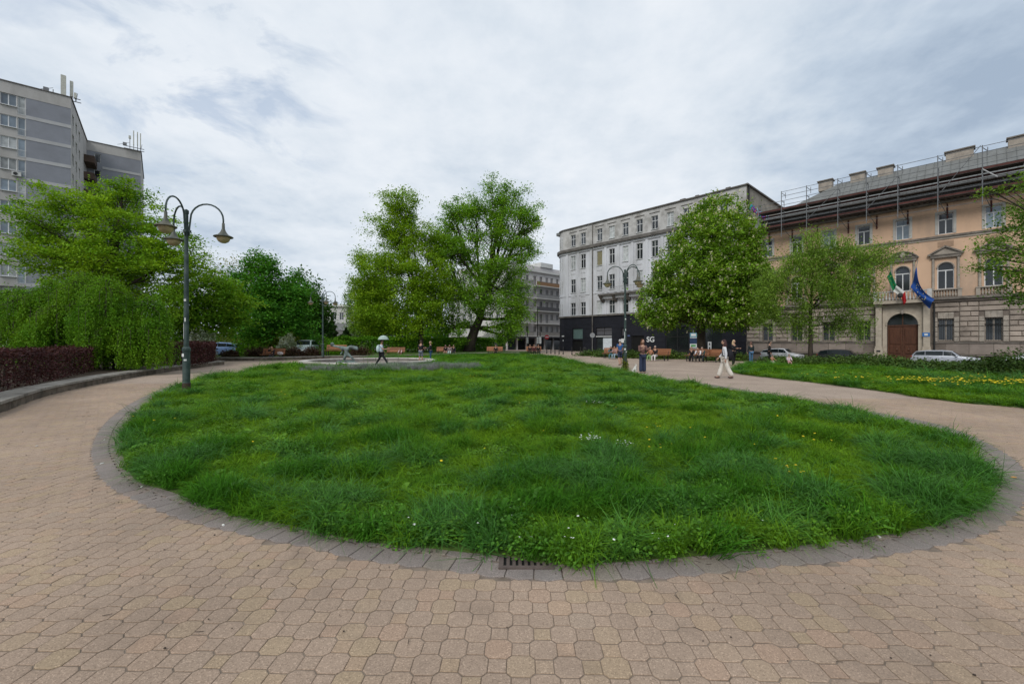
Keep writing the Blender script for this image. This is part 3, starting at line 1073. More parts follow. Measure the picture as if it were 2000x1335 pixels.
# lavender
LVM = grassmat("lavender_stems", (0.17, 0.26, 0.13), (0.25, 0.235, 0.27), .25, .15)
LCOL = proto_collection("lavender_tufts", [blade_tuft(40, .14, .42, .014, .35, LVM, 60 + k, "lavender") for k in range(3)])
Q = RNG.uniform((-12, 22), (0, 29), (3000, 2))
Q = Q[in_lav(Q)]
Q = Q[inside(LAWN, Q)]
n = len(Q)
o = scatter("lavender_bed", np.column_stack([Q, np.full(n, .03)]), np.column_stack([RNG.normal(0, .15, (n, 2)), RNG.uniform(0, 6, n)]),
            (RNG.uniform(.35, .85, n) + .45 * vnoise(Q, .6, 71))[:, None] * np.ones((1, 3)), RNG.integers(0, 3, n), RNG.random(n), LCOL)
tag(o, "grey violet lavender growing in a strip in front of the round fountain", "lavender", kind='stuff')

# flowers: dandelions, daisies
YM = plain("dandelion_yellow", (0.75, 0.55, 0.02))
WM = plain("daisy_white", (0.75, 0.76, 0.72))


def flower_mesh(m, r, h, nm):
    mb = MB()
    mb.add([(r * math.cos(k * PI / 3), r * math.sin(k * PI / 3), h) for k in range(6)] + [(0, 0, h + r * .5)], [(k, (k + 1) % 6, 6) for k in range(6)])
    return mb.mesh(nm, m)


FCOL = proto_collection("flower_heads", [flower_mesh(YM, .017, .22, "dandelion"), flower_mesh(WM, .010, .17, "daisy")])


def flowers(name, centres, label, kind_idx, size=1.0, lift=0.0):
    P = []
    for (x, y, sx, sy, n_) in centres:
        P.append(np.column_stack([RNG.normal(x, sx, n_), RNG.normal(y, sy, n_)]))
    P = np.vstack(P)
    n = len(P)
    k = inside(LAWN, P) | inside(RLAWN, P)
    P = P[k]; n = len(P)
    s = RNG.uniform(.7, 1.1, n)
    o = scatter(name, np.column_stack([P, np.full(n, .04 + lift)]), np.column_stack([RNG.normal(0, .2, (n, 2)), RNG.uniform(0, 6, n)]),
                np.stack([s * 1.1 * size, s * 1.1 * size, s], 1), np.full(n, kind_idx), np.zeros(n), FCOL)
    tag(o, label, 'flowers', kind='stuff')


def C(px, py, sx, sy, n_, z=.25):
    g = G(px, py, z)
    return (g[0], g[1], sx, sy, n_)


flowers("dandelion_flowers", [C(1780, 741, .8, .35, 60), C(1830, 744, .9, .35, 50), C(1900, 745, 1.0, .6, 45), C(1960, 748, .9, .5, 80), C(2010, 740, 1.2, .8, 60),
                              C(1870, 742, 2.5, 1.0, 90), C(1700, 735, 1.5, .8, 14), C(1600, 728, 1.0, .6, 6)],
        "yellow dandelions scattered over the lawn beside the parked cars", 0, 1.9, .07)
flowers("dandelion_flowers", [C(1525, 905, .07, .09, 8), C(1290, 870, .1, .1, 5), C(1195, 790, .3, .3, 4), C(925, 732, .5, .3, 14), C(1310, 830, .3, .3, 5), C(560, 770, .5, .5, 4),
                              C(1570, 848, .2, .2, 4), C(260, 815, .3, .3, 3), C(900, 800, 3, 2.5, 14), C(1480, 880, .6, .5, 5)],
        "few yellow dandelions among the tall grass of the middle lawn", 0)
flowers("daisy_flowers", [C(1155, 852, .09, .07, 34, .2), C(1218, 864, .06, .05, 16, .2), C(1168, 784, .15, .12, 14, .2), C(680, 748, .3, .2, 14, .2), C(960, 1060, .35, .10, 22, .15), C(1240, 1070, .35, .1, 26, .15),
                          C(1110, 1060, .9, .3, 26, .15)],
        "small white daisies in patches among the grass of the middle lawn", 1)

# sprigs rooted in the joints of the border, crumbs of soil and bits of twig on the paving
E_ = resample(LAWN, .12, True)
E_ = E_[(E_[:, 1] < 14) & (RNG.random(len(E_)) < .42)]
E_ = E_ + RNG.normal(0, .045, E_.shape)
n = len(E_)
sv_ = RNG.uniform(.25, .6, (n, 1)) * np.ones((1, 3))
o = scatter("edge_weeds", np.column_stack([E_, np.full(n, .02)]), np.column_stack([RNG.normal(0, .3, (n, 2)), RNG.uniform(0, 6, n)]), sv_, RNG.choice([0, 1, 4, 9, 10, 11], n), RNG.random(n) * .5, GCOL)
tag(o, "small weeds and grass sprigs rooted along the inner joint of the grey border", "weeds", kind='stuff')
crm = plain("soil_crumb", (0.05, 0.035, 0.025))
CRC = proto_collection("crumbs", [MB().ellipsoid((0, 0, 0), (.008, .006, .003), 5, 3).mesh("crumb", crm), MB().tube([(-.02, 0, 0), (.02, .006, .002)], .0018, 4).mesh("twig", crm)])
E2 = resample(LAWN, .02, True)
E2 = E2[E2[:, 1] < 10]
E2 = E2 + RNG.normal(0, .09, E2.shape)
W2 = np.column_stack([RNG.uniform(-10, 9, 900), RNG.uniform(2, 12, 900)])
W2 = np.vstack([E2[RNG.random(len(E2)) < .8], W2[~inside(LAWN, W2) & ~inside(wall_poly, W2)]])
n = len(W2)
o = scatter("soil_crumbs", np.column_stack([W2, np.full(n, .021)]), np.column_stack([np.zeros((n, 2)), RNG.uniform(0, 6, n)]), RNG.uniform(.4, 1.3, (n, 1)) * np.ones((1, 3)), RNG.integers(0, 2, n), np.zeros(n), CRC)
tag(o, "scattered soil crumbs and bits of twig on the paving", "debris", kind='stuff')

# tiny litter on the paving
lt = plain("litter_white", (0.7, 0.7, 0.66))
for (a, b, s) in [(204, 861, .035), (199, 908, .04), (277, 954, .035), (436, 1030, .03), (72, 873, .03), (1717, 1053, .035), (1897, 984, .035)]:
    g = G(a, b)
    mb = MB(); mb.obox(Matrix.Translation((0, 0, .004)) @ Matrix.Rotation(random.uniform(0, 3), 4, 'Z'), s, s * .45, .008)
    o = mb.build("paper_scrap", lt); o.location = (g[0], g[1], .021)
    where = {204: "upper of two on the left border stones", 199: "lower of two on the left border stones", 277: "on the border stones near the lawn's left corner",
             436: "on the border stones left of the drain", 72: "on the beige paving left of the lawn", 1717: "on the border stones right of the drain", 1897: "beside the grass tips at the right border"}[a]
    tag(o, "white scrap " + where, "litter")
g = G(1980, 936)
mb = MB().ellipsoid((0, 0, 0), (.035, .02, .008), 8, 4)
o = mb.build("dry_leaf", plain("orange_leaf", (0.6, 0.3, 0.1))); o.location = (g[0], g[1], .03)
tag(o, "small orange dry leaf lying on the grey border stones at the right", "leaf")


# ================================================================= RETAINING WALL (left)
def ribbon_wall(line, hgt, depth, step, root, block_h, cope_w, cope_t, sgn):
    Q = resample(line, step)
    for i in range(len(Q) - 1):
        a, b = Q[i], Q[i + 1]
        d = b - a
        L = np.linalg.norm(d)
        d = d / L
        nn = np.array([-d[1], d[0]]) * sgn     # away from the path
        ang_ = math.atan2(d[1], d[0])
        # front block
        me = MB().bbox(.006, L - .006, 0, .16, -.1, hgt - cope_t - .004, .012)
        if sgn < 0:
            me.v = [(x, -y, z) for x, y, z in me.v]
            me.f = [t_[::-1] for t_ in me.f]
        inst("wall_block", me.mesh("wall_block", M['wallstone']), root, (a[0], a[1], 0), ang_)
        if i % 2 == 0 or True:
            me = MB()
            jj = random.uniform(-.008, .008)
            me.box(.004, L - .004, -.03 + jj, cope_w + jj, hgt - cope_t, hgt + random.uniform(-.006, .006))
            if sgn < 0:
                me.v = [(x, -y, z) for x, y, z in me.v]
                me.f = [t_[::-1] for t_ in me.f]
            inst("coping_slab", me.mesh("coping_slab", M['concrete']), root, (a[0], a[1], 0), ang_)


rw_root = empty("retaining_wall", (0, 0, 0), 0, "low curved stone retaining wall with grey coping along the left path", "wall")
ribbon_wall(wall_line, .28, .2, .95, rw_root, .2, .62, .07, 1)
wl2 = catmull([G(438, 711.5), (-23.6, 34.0), (-27.5, 35.2), (-33, 36)], 6)
wall2_px = [(478, 704.5), (560, 703), (640, 701), (720, 700)]
w2 = catmull([(-34, 38.2), (-28, 38.0)] + [G(a, b, 0) for a, b in wall2_px] + [(-9.0, 46.5), (-5.0, 52.5), (1, 56)], 6)
rw2 = empty("retaining_wall", (0, 0, 0), 0, "low stone retaining wall behind the benches and the fountain", "wall")
ribbon_wall(w2, .30, .2, 1.3, rw2, .2, .5, .07, 1)
# raised beds behind the walls
rb1 = MB().slab([tuple(q) for q in np.vstack([wall_line + np.array([-.15, .0]), [(-23.6, 34.3), (-33, 36.2), (-60, 36), (-60, -10), (-13, -5)]])], 0.0, .255)
o = rb1.build("planting_bed", M['soil']); tag(o, kind='structure')
rb2 = MB().slab([tuple(q) for q in np.vstack([w2 + np.array([0, .1]), [(4, 62), (-10, 75), (-60, 75), (-60, 38.4)]])], 0.0, .27)
o = rb2.build("planting_bed", M['soil_green']); tag(o, kind='structure')


# ================================================================= FOLIAGE MACHINERY
def leaf_quads(Cn, size, up=0.6, aspect=0.55, dirs=None):
    """rhombic leaves (n,4,3) about centres"""
    n = len(Cn)
    nr = RNG.normal(0, 1, (n, 3)); nr[:, 2] = np.abs(nr[:, 2]) + up
    nr /= np.linalg.norm(nr, axis=1)[:, None]
    d = RNG.normal(0, 1, (n, 3)) if dirs is None else dirs + RNG.normal(0, .25, (n, 3))
    d -= nr * (d * nr).sum(1)[:, None]
    d /= np.linalg.norm(d, axis=1)[:, None] + 1e-9
    s = np.cross(nr, d)
    L = size * RNG.uniform(.6, 1.35, (n, 1))
    W = L * aspect
    tip = Cn + d * L * .5
    bas = Cn - d * L * .5
    V = np.stack([bas, Cn + s * W * .5 + nr * L * .06, tip, Cn - s * W * .5 + nr * L * .06], 1)
    return V


def leaf_obj(name, V, m, parent=None):
    n = len(V)
    Fq = np.arange(n * 4).reshape(n, 4)
    return np_mesh(name, V.reshape(-1, 3), Fq, m, parent)


def curve_pts(a, b, sag, k=6, wob=.15):
    a, b = Vector(a), Vector(b)
    out = []
    L = (b - a).length
    w = Vector((random.gauss(0, wob), random.gauss(0, wob), random.gauss(0, wob * .5))) * L * .5
    for i in range(k + 1):
        t_ = i / k
        q = a.lerp(b, t_)
        bulge = math.sin(PI * t_)
        q = q + w * bulge * .5 + Vector((0, 0, sag * L * bulge))
        out.append(q)
    return out


def tree(name, label, cat, base, blobs, lm, bark, nclus=260, nleaf=40, lsize=.22, crad=.55, flat=.6, trunk_r=.25, fork=.3,
         group=None, droop=0.0, Yref=None, inner=.3, up=.6, lean=(0, 0), aspect=.55, sub=10, zbase=0.0, depth=1.0, limbs=True, twig_r=.012, ragged=0.12, shell=None):
    """blobs: (px, py, rx_px, ry_px, dy) ellipsoids measured at the tree's own distance"""
    Y0 = base[1] if Yref is None else Yref
    root = empty(name, (base[0], base[1], zbase), 0, label, cat, group)
    k = Y0 / F
    B = []
    for (px, py, rx, ry, dy) in blobs:
        c = np.array([X_(px, Y0) - base[0], dy, Z_(py, Y0) - zbase])
        B.append((c, np.array([rx * k, (rx * .5 + ry * .5) * k * depth, ry * k])))
    wts = np.array([np.prod(r) ** (2 / 3) for _, r in B]); wts /= wts.sum()
    # trunk
    zmin = min(c[2] - r[2] for c, r in B)
    ztop_ = max(c[2] + r[2] * .6 for c, r in B)
    fz = max(.6, zmin + (ztop_ - zmin) * fork)
    topc = np.mean([c for c, _ in B], 0)
    tp = [(0, 0, -.3), (lean[0] * .2, lean[1] * .2, fz * .35), (lean[0] * .6, lean[1] * .6, fz * .7), (lean[0], lean[1], fz)]
    hi = max(B, key=lambda b: b[0][2])[0]
    tp2 = [tuple(np.array([lean[0], lean[1], fz]) * (1 - t_) + hi * t_) for t_ in (.35, .7, 1.0)]
    MB().tube([tuple(q) for q in tp] + tp2, [trunk_r * 1.5, trunk_r * 1.05, trunk_r * .92, trunk_r * .8, trunk_r * .55, trunk_r * .32, trunk_r * .1], 9).build("trunk", M[bark], root, True)
    Cs, Ws = [], []
    for (c, r), w in zip(B, wts):
        nc = max(4, int(nclus * w))
        d = RNG.normal(0, 1, (nc, 3)); d /= np.linalg.norm(d, axis=1)[:, None]
        rad = RNG.uniform(inner, 1.0, nc) ** .55
        if shell: rad = RNG.uniform(shell, 1.0, nc)
        rad = rad * (1 + RNG.normal(0, ragged, nc))
        q = c + d * r * rad[:, None]
        Cs.append(q)
        if limbs:
            st = Vector((lean[0], lean[1], fz)) if c[2] > fz else Vector((lean[0] * .8, lean[1] * .8, max(fz * .75, .4)))
            kk = random.uniform(0, .35) if c[2] > fz + 1.5 else 0
            st = st.lerp(Vector(hi), kk)
            mb = MB()
            lr = trunk_r * (.55 if len(B) < 9 else .42)
            cp = curve_pts(st, c, -.04, 6, .12)
            mb.tube(cp, [lr * (1 - .75 * i / 6) for i in range(7)], 6)
            for e in q[RNG.permutation(nc)[:sub]]:
                s0 = cp[random.randint(2, 6)]
                mb.tube(curve_pts(s0, e, .03, 4, .12), [lr * .28, lr * .22, lr * .16, twig_r * 1.6, twig_r], 4, False)
            mb.build("limb", M[bark], root, True)
    Cc = np.vstack(Cs)
    n = len(Cc) * nleaf
    rep = np.repeat(Cc, nleaf, 0)
    g = RNG.normal(0, 1, (n, 3)) * np.array([crad, crad, crad * flat])
    szc = np.repeat(RNG.uniform(.6, 1.3, len(Cc)), nleaf)[:, None]
    pts = rep + g * szc
    dirs = None
    if droop:
        t_ = RNG.uniform(0, 1, n)
        pts[:, 2] -= t_ ** 1.3 * droop * np.repeat(RNG.uniform(.4, 1.3, len(Cc)), nleaf)
        pts[:, :2] = rep[:, :2] + (pts[:, :2] - rep[:, :2]) * (1 - .55 * t_[:, None])
        dirs = np.tile(np.array([0, 0, -1.0]), (n, 1)) + RNG.normal(0, .3, (n, 3))
    pts = pts[pts[:, 2] > .1]
    if dirs is not None:
        dirs = dirs[:len(pts)]
    V = leaf_quads(pts, lsize, up, aspect, dirs)
    cr = leaf_obj("crown", V, lm, root)
    return root, Cc


def hedge(name, label, line, w, h, z0, lm, n, lsize, cat="hedge", group=None, base_mat=None, ragged=.1, flat_top=True):
    root = empty(name, (0, 0, 0), 0, label, cat, group)
    Ln = resample(catmull(line, 6), .5)
    d = np.diff(Ln, axis=0)
    i = RNG.integers(0, len(d), n)
    t_ = RNG.random(n)
    P = Ln[i] + d[i] * t_[:, None]
    dn = d[i] / (np.linalg.norm(d[i], axis=1)[:, None] + 1e-9)
    nn = np.stack([-dn[:, 1], dn[:, 0]], 1)
    s = RNG.uniform(-1, 1, n)
    zz = RNG.random(n)
    sel = RNG.random(n)
    # mostly near the faces and the top
    s = np.where(sel < .45, np.sign(s) * RNG.uniform(.75, 1.0, n), s)
    zz = np.where((sel > .45) & (sel < .85), RNG.uniform(.85, 1.0, n), zz)
    hv = h * (1 + ragged * (vnoise(P, .7, 5) - .5) * 2)
    wv = w * (1 + ragged * (vnoise(P, 1.1, 9) - .5) * 2)
    if not flat_top:
        zz *= np.sqrt(np.clip(1 - (s * .85) ** 2, 0, 1))
    P2 = P + nn * (s * wv / 2)[:, None] + RNG.normal(0, lsize * .5, (n, 2))
    pts = np.column_stack([P2, z0 + zz * hv + RNG.normal(0, lsize * .4, n)])
    V = leaf_quads(pts, lsize, .3, .6)
    leaf_obj("foliage", V, lm, root)
    mb = MB()
    for k in range(0, len(Ln), 1):
        x, y = Ln[k]
        for _ in range(2):
            bx, by = x + random.uniform(-w * .25, w * .25), y + random.uniform(-w * .25, w * .25)
            mb.tube([(bx, by, z0 - .1), (bx + random.uniform(-.1, .1), by + random.uniform(-.1, .1), z0 + h * .8)], .018, 4, False)
    mb.build("stems", M['bark'], root)['kind'] = 'stuff'
    return root


def blob_shrub(name, label, cx, cy, rx, ry, h, z0, lm, n, lsize, cat="shrub", group=None, up=.5, thick=.45):
    root = empty(name, (cx, cy, z0), 0, label, cat, group)
    d = RNG.normal(0, 1, (n, 3)); d[:, 2] = np.abs(d[:, 2]); d /= np.linalg.norm(d, axis=1)[:, None]
    rad = RNG.uniform(thick, 1.0, n)
    wob = 1 + .28 * (vnoise(np.column_stack([np.arctan2(d[:, 1], d[:, 0]) * 1.6 * rx + d[:, 2] * 3, d[:, 2] * h * 2 + cx]), .8, int(abs(cx * 7 + cy * 3)) % 97) - .5) * 2
    pts = d * rad[:, None] * wob[:, None] * np.array([rx, ry, h])
    V = leaf_quads(pts, lsize, up, .6)
    leaf_obj("foliage", V, lm, root)
    mb = MB()
    for k in range(7):
        a = random.uniform(0, 2 * PI)
        mb.tube([(0.1 * math.cos(a), .1 * math.sin(a), -.1), (rx * .5 * math.cos(a), ry * .5 * math.sin(a), h * .7)], [.03, .01], 4, False)
    mb.build("stems", M['bark'], root)
    return root


L = {}
L['maple'] = leafmat("leaf_maple", (0.136, 0.287, 0.015), tint=(0.245, 0.408, 0.019))
L['maple2'] = leafmat("leaf_maple_mid", (0.128, 0.287, 0.019), tint=(0.218, 0.382, 0.022))
L['dark'] = leafmat("leaf_dark", (0.059, 0.196, 0.020), tint=(0.089, 0.260, 0.022))
L['dark2'] = leafmat("leaf_dark2", (0.048, 0.131, 0.018), tint=(0.070, 0.176, 0.020))
L['linden'] = leafmat("leaf_linden", (0.168, 0.312, 0.015), tint=(0.257, 0.406, 0.020))
L['elm'] = leafmat("leaf_elm", (0.129, 0.283, 0.022), tint=(0.204, 0.388, 0.027))
L['willow'] = leafmat("leaf_willow", (0.140, 0.256, 0.062), tint=(0.181, 0.310, 0.075))
L['chestnut'] = leafmat("leaf_chestnut", (0.120, 0.239, 0.018), tint=(0.190, 0.327, 0.025), var=.5)
L['birch'] = leafmat("leaf_locust", (0.149, 0.264, 0.035), tint=(0.219, 0.349, 0.050))
L['near'] = leafmat("leaf_right", (0.091, 0.186, 0.022), tint=(0.165, 0.264, 0.037))
L['weep'] = leafmat("leaf_weeping", (0.097, 0.237, 0.013), tint=(0.154, 0.305, 0.018))
L['purple'] = leafmat("leaf_barberry", (0.043, 0.015, 0.016), .2, .5, .02, tint=(0.069, 0.026, 0.025))
L['purple2'] = leafmat("leaf_barberry_brown", (0.075, 0.035, 0.028), .2, .5, .02, tint=(0.06, 0.04, 0.02))
L['hedge'] = leafmat("leaf_hedge", (0.100, 0.255, 0.015), tint=(0.145, 0.325, 0.018))
L['juniper'] = leafmat("leaf_juniper", (0.056, 0.105, 0.022), .15, .45, tint=(0.091, 0.147, 0.025))
L['conifer'] = leafmat("leaf_conifer", (0.036, 0.078, 0.020), .1, .4, tint=(0.066, 0.101, 0.025))
L['olive'] = leafmat("leaf_olive", (0.136, 0.179, 0.022), tint=(0.190, 0.205, 0.037))
L['white'] = leafmat("blossom_white", (0.45, 0.47, 0.40), .3, .3, .01, tint=(0.16, 0.22, 0.09))
L['candle'] = leafmat("chestnut_candle", (0.60, 0.62, 0.40), .3, .3, .02, tint=(0.72, 0.68, 0.50))
L['pale'] = leafmat("leaf_pale", (0.247, 0.264, 0.062), tint=(0.314, 0.310, 0.088))

# ---------------------------------------------------------------- trees
T = tree
Y = 31.0
T("maple_tree", "broad layered bright green maple in front of the grey tower block", "tree", (X_(215, Y), Y),
  [(150, 400, 75, 34, 0), (85, 440, 60, 40, -.5), (215, 385, 55, 30, 1), (240, 440, 80, 45, -.5), (120, 500, 95, 45, 0), (300, 470, 60, 50, .5), (330, 520, 62, 50, -.5),
   (230, 510, 90, 45, -1), (240, 372, 32, 26, 0), (370, 500, 28, 34, 0), (90, 470, 50, 36, 1.5), (190, 560, 120, 50, 1)],
  L['maple'], 'bark', nclus=480, nleaf=140, lsize=.175, crad=.46, flat=.36, trunk_r=.34, fork=.12, sub=14, inner=.12, zbase=.25, ragged=.14)
Y = 37.0
T("maple_tree", "small light green maple just right of the tall left lamp post", "tree", (X_(405, Y), Y),
  [(400, 570, 60, 40, 0), (365, 600, 45, 40, -.5), (445, 600, 42, 40, .3), (420, 630, 50, 30, -.6), (350, 640, 40, 35, 0)],
  L['maple2'], 'bark', nclus=260, nleaf=80, lsize=.26, crad=.5, flat=.45, trunk_r=.16, fork=.2, sub=9, zbase=.25)
Y = 47.0
T("broadleaf_tree", "dark green pointed tree between the small maple and the conifers", "tree", (X_(515, Y), Y),
  [(515, 520, 32, 32, 0), (500, 565, 58, 42, -.5), (550, 575, 50, 46, 0), (480, 610, 50, 40, .5), (530, 625, 75, 46, -1), (575, 600, 32, 50, 0), (545, 655, 80, 28, 0)],
  L['dark'], 'bark', nclus=430, nleaf=120, lsize=.27, crad=.55, flat=.6, trunk_r=.25, fork=.2, sub=8, inner=.15)
Y = 54.0
T("broadleaf_tree", "narrow dark green tree left of the middle lamp post", "tree", (X_(596, Y), Y),
  [(592, 570, 26, 34, 0), (600, 610, 36, 40, 0), (590, 650, 46, 38, 0), (615, 625, 24, 40, .5)],
  L['dark2'], 'bark', nclus=210, nleaf=75, lsize=.38, crad=.6, flat=.8, trunk_r=.2, fork=.2, sub=6)
Y = 56.0
T("sparse_tree", "pale thin tree with young leaves rising behind the small maple", "tree", (X_(445, Y), Y),
  [(445, 530, 42, 24, 0), (430, 560, 38, 26, 0), (465, 560, 30, 30, .5)],
  L['pale'], 'bark_grey', nclus=70, nleaf=26, lsize=.26, crad=.6, flat=1.0, trunk_r=.16, fork=.1, sub=14)
Y = 66.0
T("willow_tree", "grey green willow at the left edge of the tall tree group", "tree", (X_(722, Y), Y),
  [(722, 545, 30, 55, 0), (700, 590, 28, 50, 0), (735, 600, 38, 60, 0), (715, 640, 40, 28, 0)],
  L['willow'], 'bark_grey', nclus=230, nleaf=90, lsize=.38, crad=.55, flat=1.2, trunk_r=.25, fork=.2, droop=1.8, sub=6, aspect=.35)
Y = 57.0
T("linden_tree", "tall yellowish green linden with a narrow crown top left of the elm", "tree", (X_(822, Y), Y),
  [(778, 395, 34, 34, 0), (770, 440, 44, 36, 0), (800, 430, 30, 30, 1), (790, 480, 40, 40, -.5), (745, 530, 48, 46, -1), (722, 580, 42, 50, 0), (800, 545, 55, 55, -1.5),
   (760, 610, 62, 50, -1), (820, 610, 50, 50, -1.5), (735, 640, 50, 34, 0), (850, 560, 40, 60, 0), (838, 470, 26, 40, .5)],
  L['linden'], 'bark', nclus=640, nleaf=150, lsize=.24, crad=.58, flat=.6, trunk_r=.34, fork=.16, sub=9, inner=.15, ragged=.2)
Y = 61.0
T("elm_tree", "tallest spreading elm with a thick dark trunk in the middle of the square", "tree", (X_(915, Y), Y),
  [(985, 385, 48, 38, 0), (930, 410, 44, 38, 0), (1025, 430, 36, 44, 0), (880, 430, 36, 44, 1), (960, 450, 60, 44, -1), (855, 480, 38, 46, 0), (1015, 490, 42, 44, 0),
   (900, 500, 50, 46, -1.5), (970, 530, 66, 46, -1), (1000, 580, 34, 46, 0), (930, 590, 60, 44, -2), (870, 570, 44, 56, 0), (985, 635, 34, 28, -1), (880, 635, 50, 34, -1), (1010, 620, 22, 40, .5), (1000, 655, 26, 16, -1)],
  L['elm'], 'bark', nclus=660, nleaf=150, lsize=.25, crad=.60, flat=.65, trunk_r=.68, fork=.16, sub=16, inner=.1, lean=(1.6, 0), ragged=.22, twig_r=.03)
Y = 43.0
ct, cc = T("chestnut_tree", "dense domed chestnut full of pale blossom candles before the grey building", "tree", (X_(1368, Y), Y),
           [(1402, 432, 54, 46, 0), (1385, 480, 82, 60, -1), (1368, 540, 94, 66, -1), (1432, 532, 60, 76, -.5), (1310, 590, 62, 46, 0), (1385, 600, 96, 42, -1.5), (1450, 590, 50, 52, 0), (1285, 615, 40, 26, -.5), (1380, 560, 90, 70, 1)],
           L['chestnut'], 'bark', nclus=1300, nleaf=70, lsize=.25, crad=.40, flat=.7, trunk_r=.42, fork=.12, sub=8, inner=.6, ragged=.05, up=.3, shell=.8)
sel = cc[(RNG.random(len(cc)) < .85) & (cc[:, 1] < 2)]
cm = cc.mean(0)
sel = cm + (sel - cm) * 1.05
sel = np.repeat(sel, 2, 0) + RNG.normal(0, .24, (len(sel) * 2, 3))
cand = []
for _ in range(8):
    cand.append(sel + np.column_stack([RNG.normal(0, .035, (len(sel), 2)), RNG.uniform(0, .26, len(sel))]))
bl = leaf_obj("blossom_candles", leaf_quads(np.vstack(cand), .14, .2, .8), L['candle'], ct)
bl['kind'] = 'stuff'
Y = 34.0
T("locust_tree", "airy light green tree with drooping foliage in front of the orange palace", "tree", (X_(1583, Y), Y),
  [(1590, 480, 60, 34, 0), (1560, 520, 58, 34, 0), (1630, 505, 64, 34, -.5), (1690, 500, 50, 28, 0), (1530, 560, 50, 36, 0), (1600, 560, 60, 44, -1), (1660, 560, 50, 40, .5), (1725, 490, 26, 22, 0),
   (1510, 610, 36, 26, 0), (1570, 620, 44, 34, .5), (1650, 625, 52, 30, 0), (1700, 560, 20, 30, 0), (1500, 560, 28, 40, 0)],
  L['birch'], 'bark', nclus=520, nleaf=125, lsize=.15, crad=.40, flat=.7, trunk_r=.15, fork=.22, droop=.85, sub=14, inner=.1, aspect=.4, zbase=-.1, ragged=.16)
Y = 15.5
T("ash_tree", "leafy branches reaching in at the right edge over the palace facade", "tree", (X_(2230, Y), Y),
  [(2010, 350, 34, 18, 0), (1965, 372, 28, 12, .3), (2015, 480, 70, 22, 0), (1945, 478, 28, 18, 0), (1960, 530, 50, 24, -.3), (1915, 525, 20, 8, 0), (1985, 570, 34, 30, 0), (2050, 420, 46, 80, .5), (2080, 560, 60, 60, 0), (2200, 380, 120, 120, 1), (2190, 550, 100, 80, 0), (1950, 500, 20, 10, .2)],
  L['near'], 'bark', nclus=430, nleaf=46, lsize=.115, crad=.20, flat=.6, trunk_r=.15, fork=.3, sub=9, inner=.0, aspect=.5, ragged=.1)
# conifers and small trees at the back left
for (px, py, w_, Y, lab) in [(648, 618, 20, 64, "dark conifer right of the middle lamp post before the white building"), (676, 640, 26, 62, "broad low dark conifer between the lamp post and the willow"),
                             (580, 668, 1, 60, None)]:
    if lab is None:
        continue
    cx = X_(px, Y)
    zt_ = Z_(py, Y)
    r = empty("conifer", (cx, Y, .2), 0, lab, "tree")
    MB().tube([(0, 0, -.2), (0, 0, zt_ * .9)], [.15, .03], 7).build("trunk", M['bark'], r)
    n = 5200
    h_ = RNG.random(n) ** .8
    rr = (1 - h_) * w_ * Y / F * (1 + .25 * np.sin(h_ * 40)) * np.sqrt(RNG.uniform(.3, 1, n))
    a = RNG.uniform(0, 2 * PI, n)
    pts = np.stack([rr * np.cos(a), rr * np.sin(a), .3 + h_ * (zt_ - .5)], 1)
    leaf_obj("crown", leaf_quads(pts, .26, .2, .5), L['conifer'], r)

# weeping shrubs along the left path
def weeping(label, px, Y, tops, nstr, lm, lsize, seed, z0=.25):
    """arching canes that turn over and hang as leafy curtains; tops: (px, py, spread px, drop m)"""
    rg = np.random.default_rng(seed)
    bx = X_(px, Y)
    root = empty("weeping_shrub", (bx, Y, z0), 0, label, "shrub")
    pts, dirs = [], []
    for (tx, ty, sp_, drop) in tops:
        cx, cz = X_(tx, Y) - bx, Z_(ty, Y) - z0
        dy = rg.uniform(-.6, .8)
        mb = MB()
        mb.tube([(cx * .35, .3, -.1), (cx * .6, dy * .4, cz * .55), (cx * .85, dy * .8, cz * .9), (cx, dy, cz)], [.07, .05, .035, .02], 6)
        R_ = sp_ * Y / F
        for k in range(nstr):
            a = rg.uniform(0, 2 * PI)
            rr = R_ * math.sqrt(rg.uniform(.02, 1)) * rg.uniform(.8, 1.15)
            ex, ey = cx + rr * math.cos(a), dy + rr * .9 * math.sin(a)
            zt = cz + .35 - (rr / R_) ** 2 * cz * .30 + rg.normal(0, .08)
            L_ = drop * rg.uniform(.45, 1.25) * (.35 + .75 * rr / R_)
            zb = max(zt - L_, .12 - (0.28 if rg.random() < .12 else 0))
            m = int(60 + 84 * (zt - zb))
            t = rg.random(m) ** .85
            arch = np.minimum(t * 2.2, 1)
            X = cx + (ex - cx) * (.55 + .45 * arch) + rg.normal(0, .13, m) * (1.1 - .72 * t)
            Yy = dy + (ey - dy) * (.55 + .45 * arch) + rg.normal(0, .13, m) * (1.1 - .72 * t)
            Z = zt + (zb - zt) * t + .18 * np.sin(arch * PI) + rg.normal(0, .05, m)
            Z = Z + rg.normal(0, .10, m) * (1 - t)
            pts.append(np.stack([X, Yy, Z], 1))
            dirs.append(np.column_stack([np.full(m, math.cos(a) * .4), np.full(m, math.sin(a) * .4), -(.3 + t)]) + rg.normal(0, .35, (m, 3)))
            if k % 3 == 0:
                mb.tube([(cx, dy, cz - .1), ((cx + ex) / 2, (dy + ey) / 2, zt + .1), (ex, ey, zt - .15), (ex, ey, zb + .1)], [.016, .012, .008, .004], 4, False)
        mb.build("cane", M['bark'], root, True)
    P = np.vstack(pts); D = np.vstack(dirs)
    leaf_obj("crown", leaf_quads(P, lsize, .35, .5, D), lm, root)
    return root


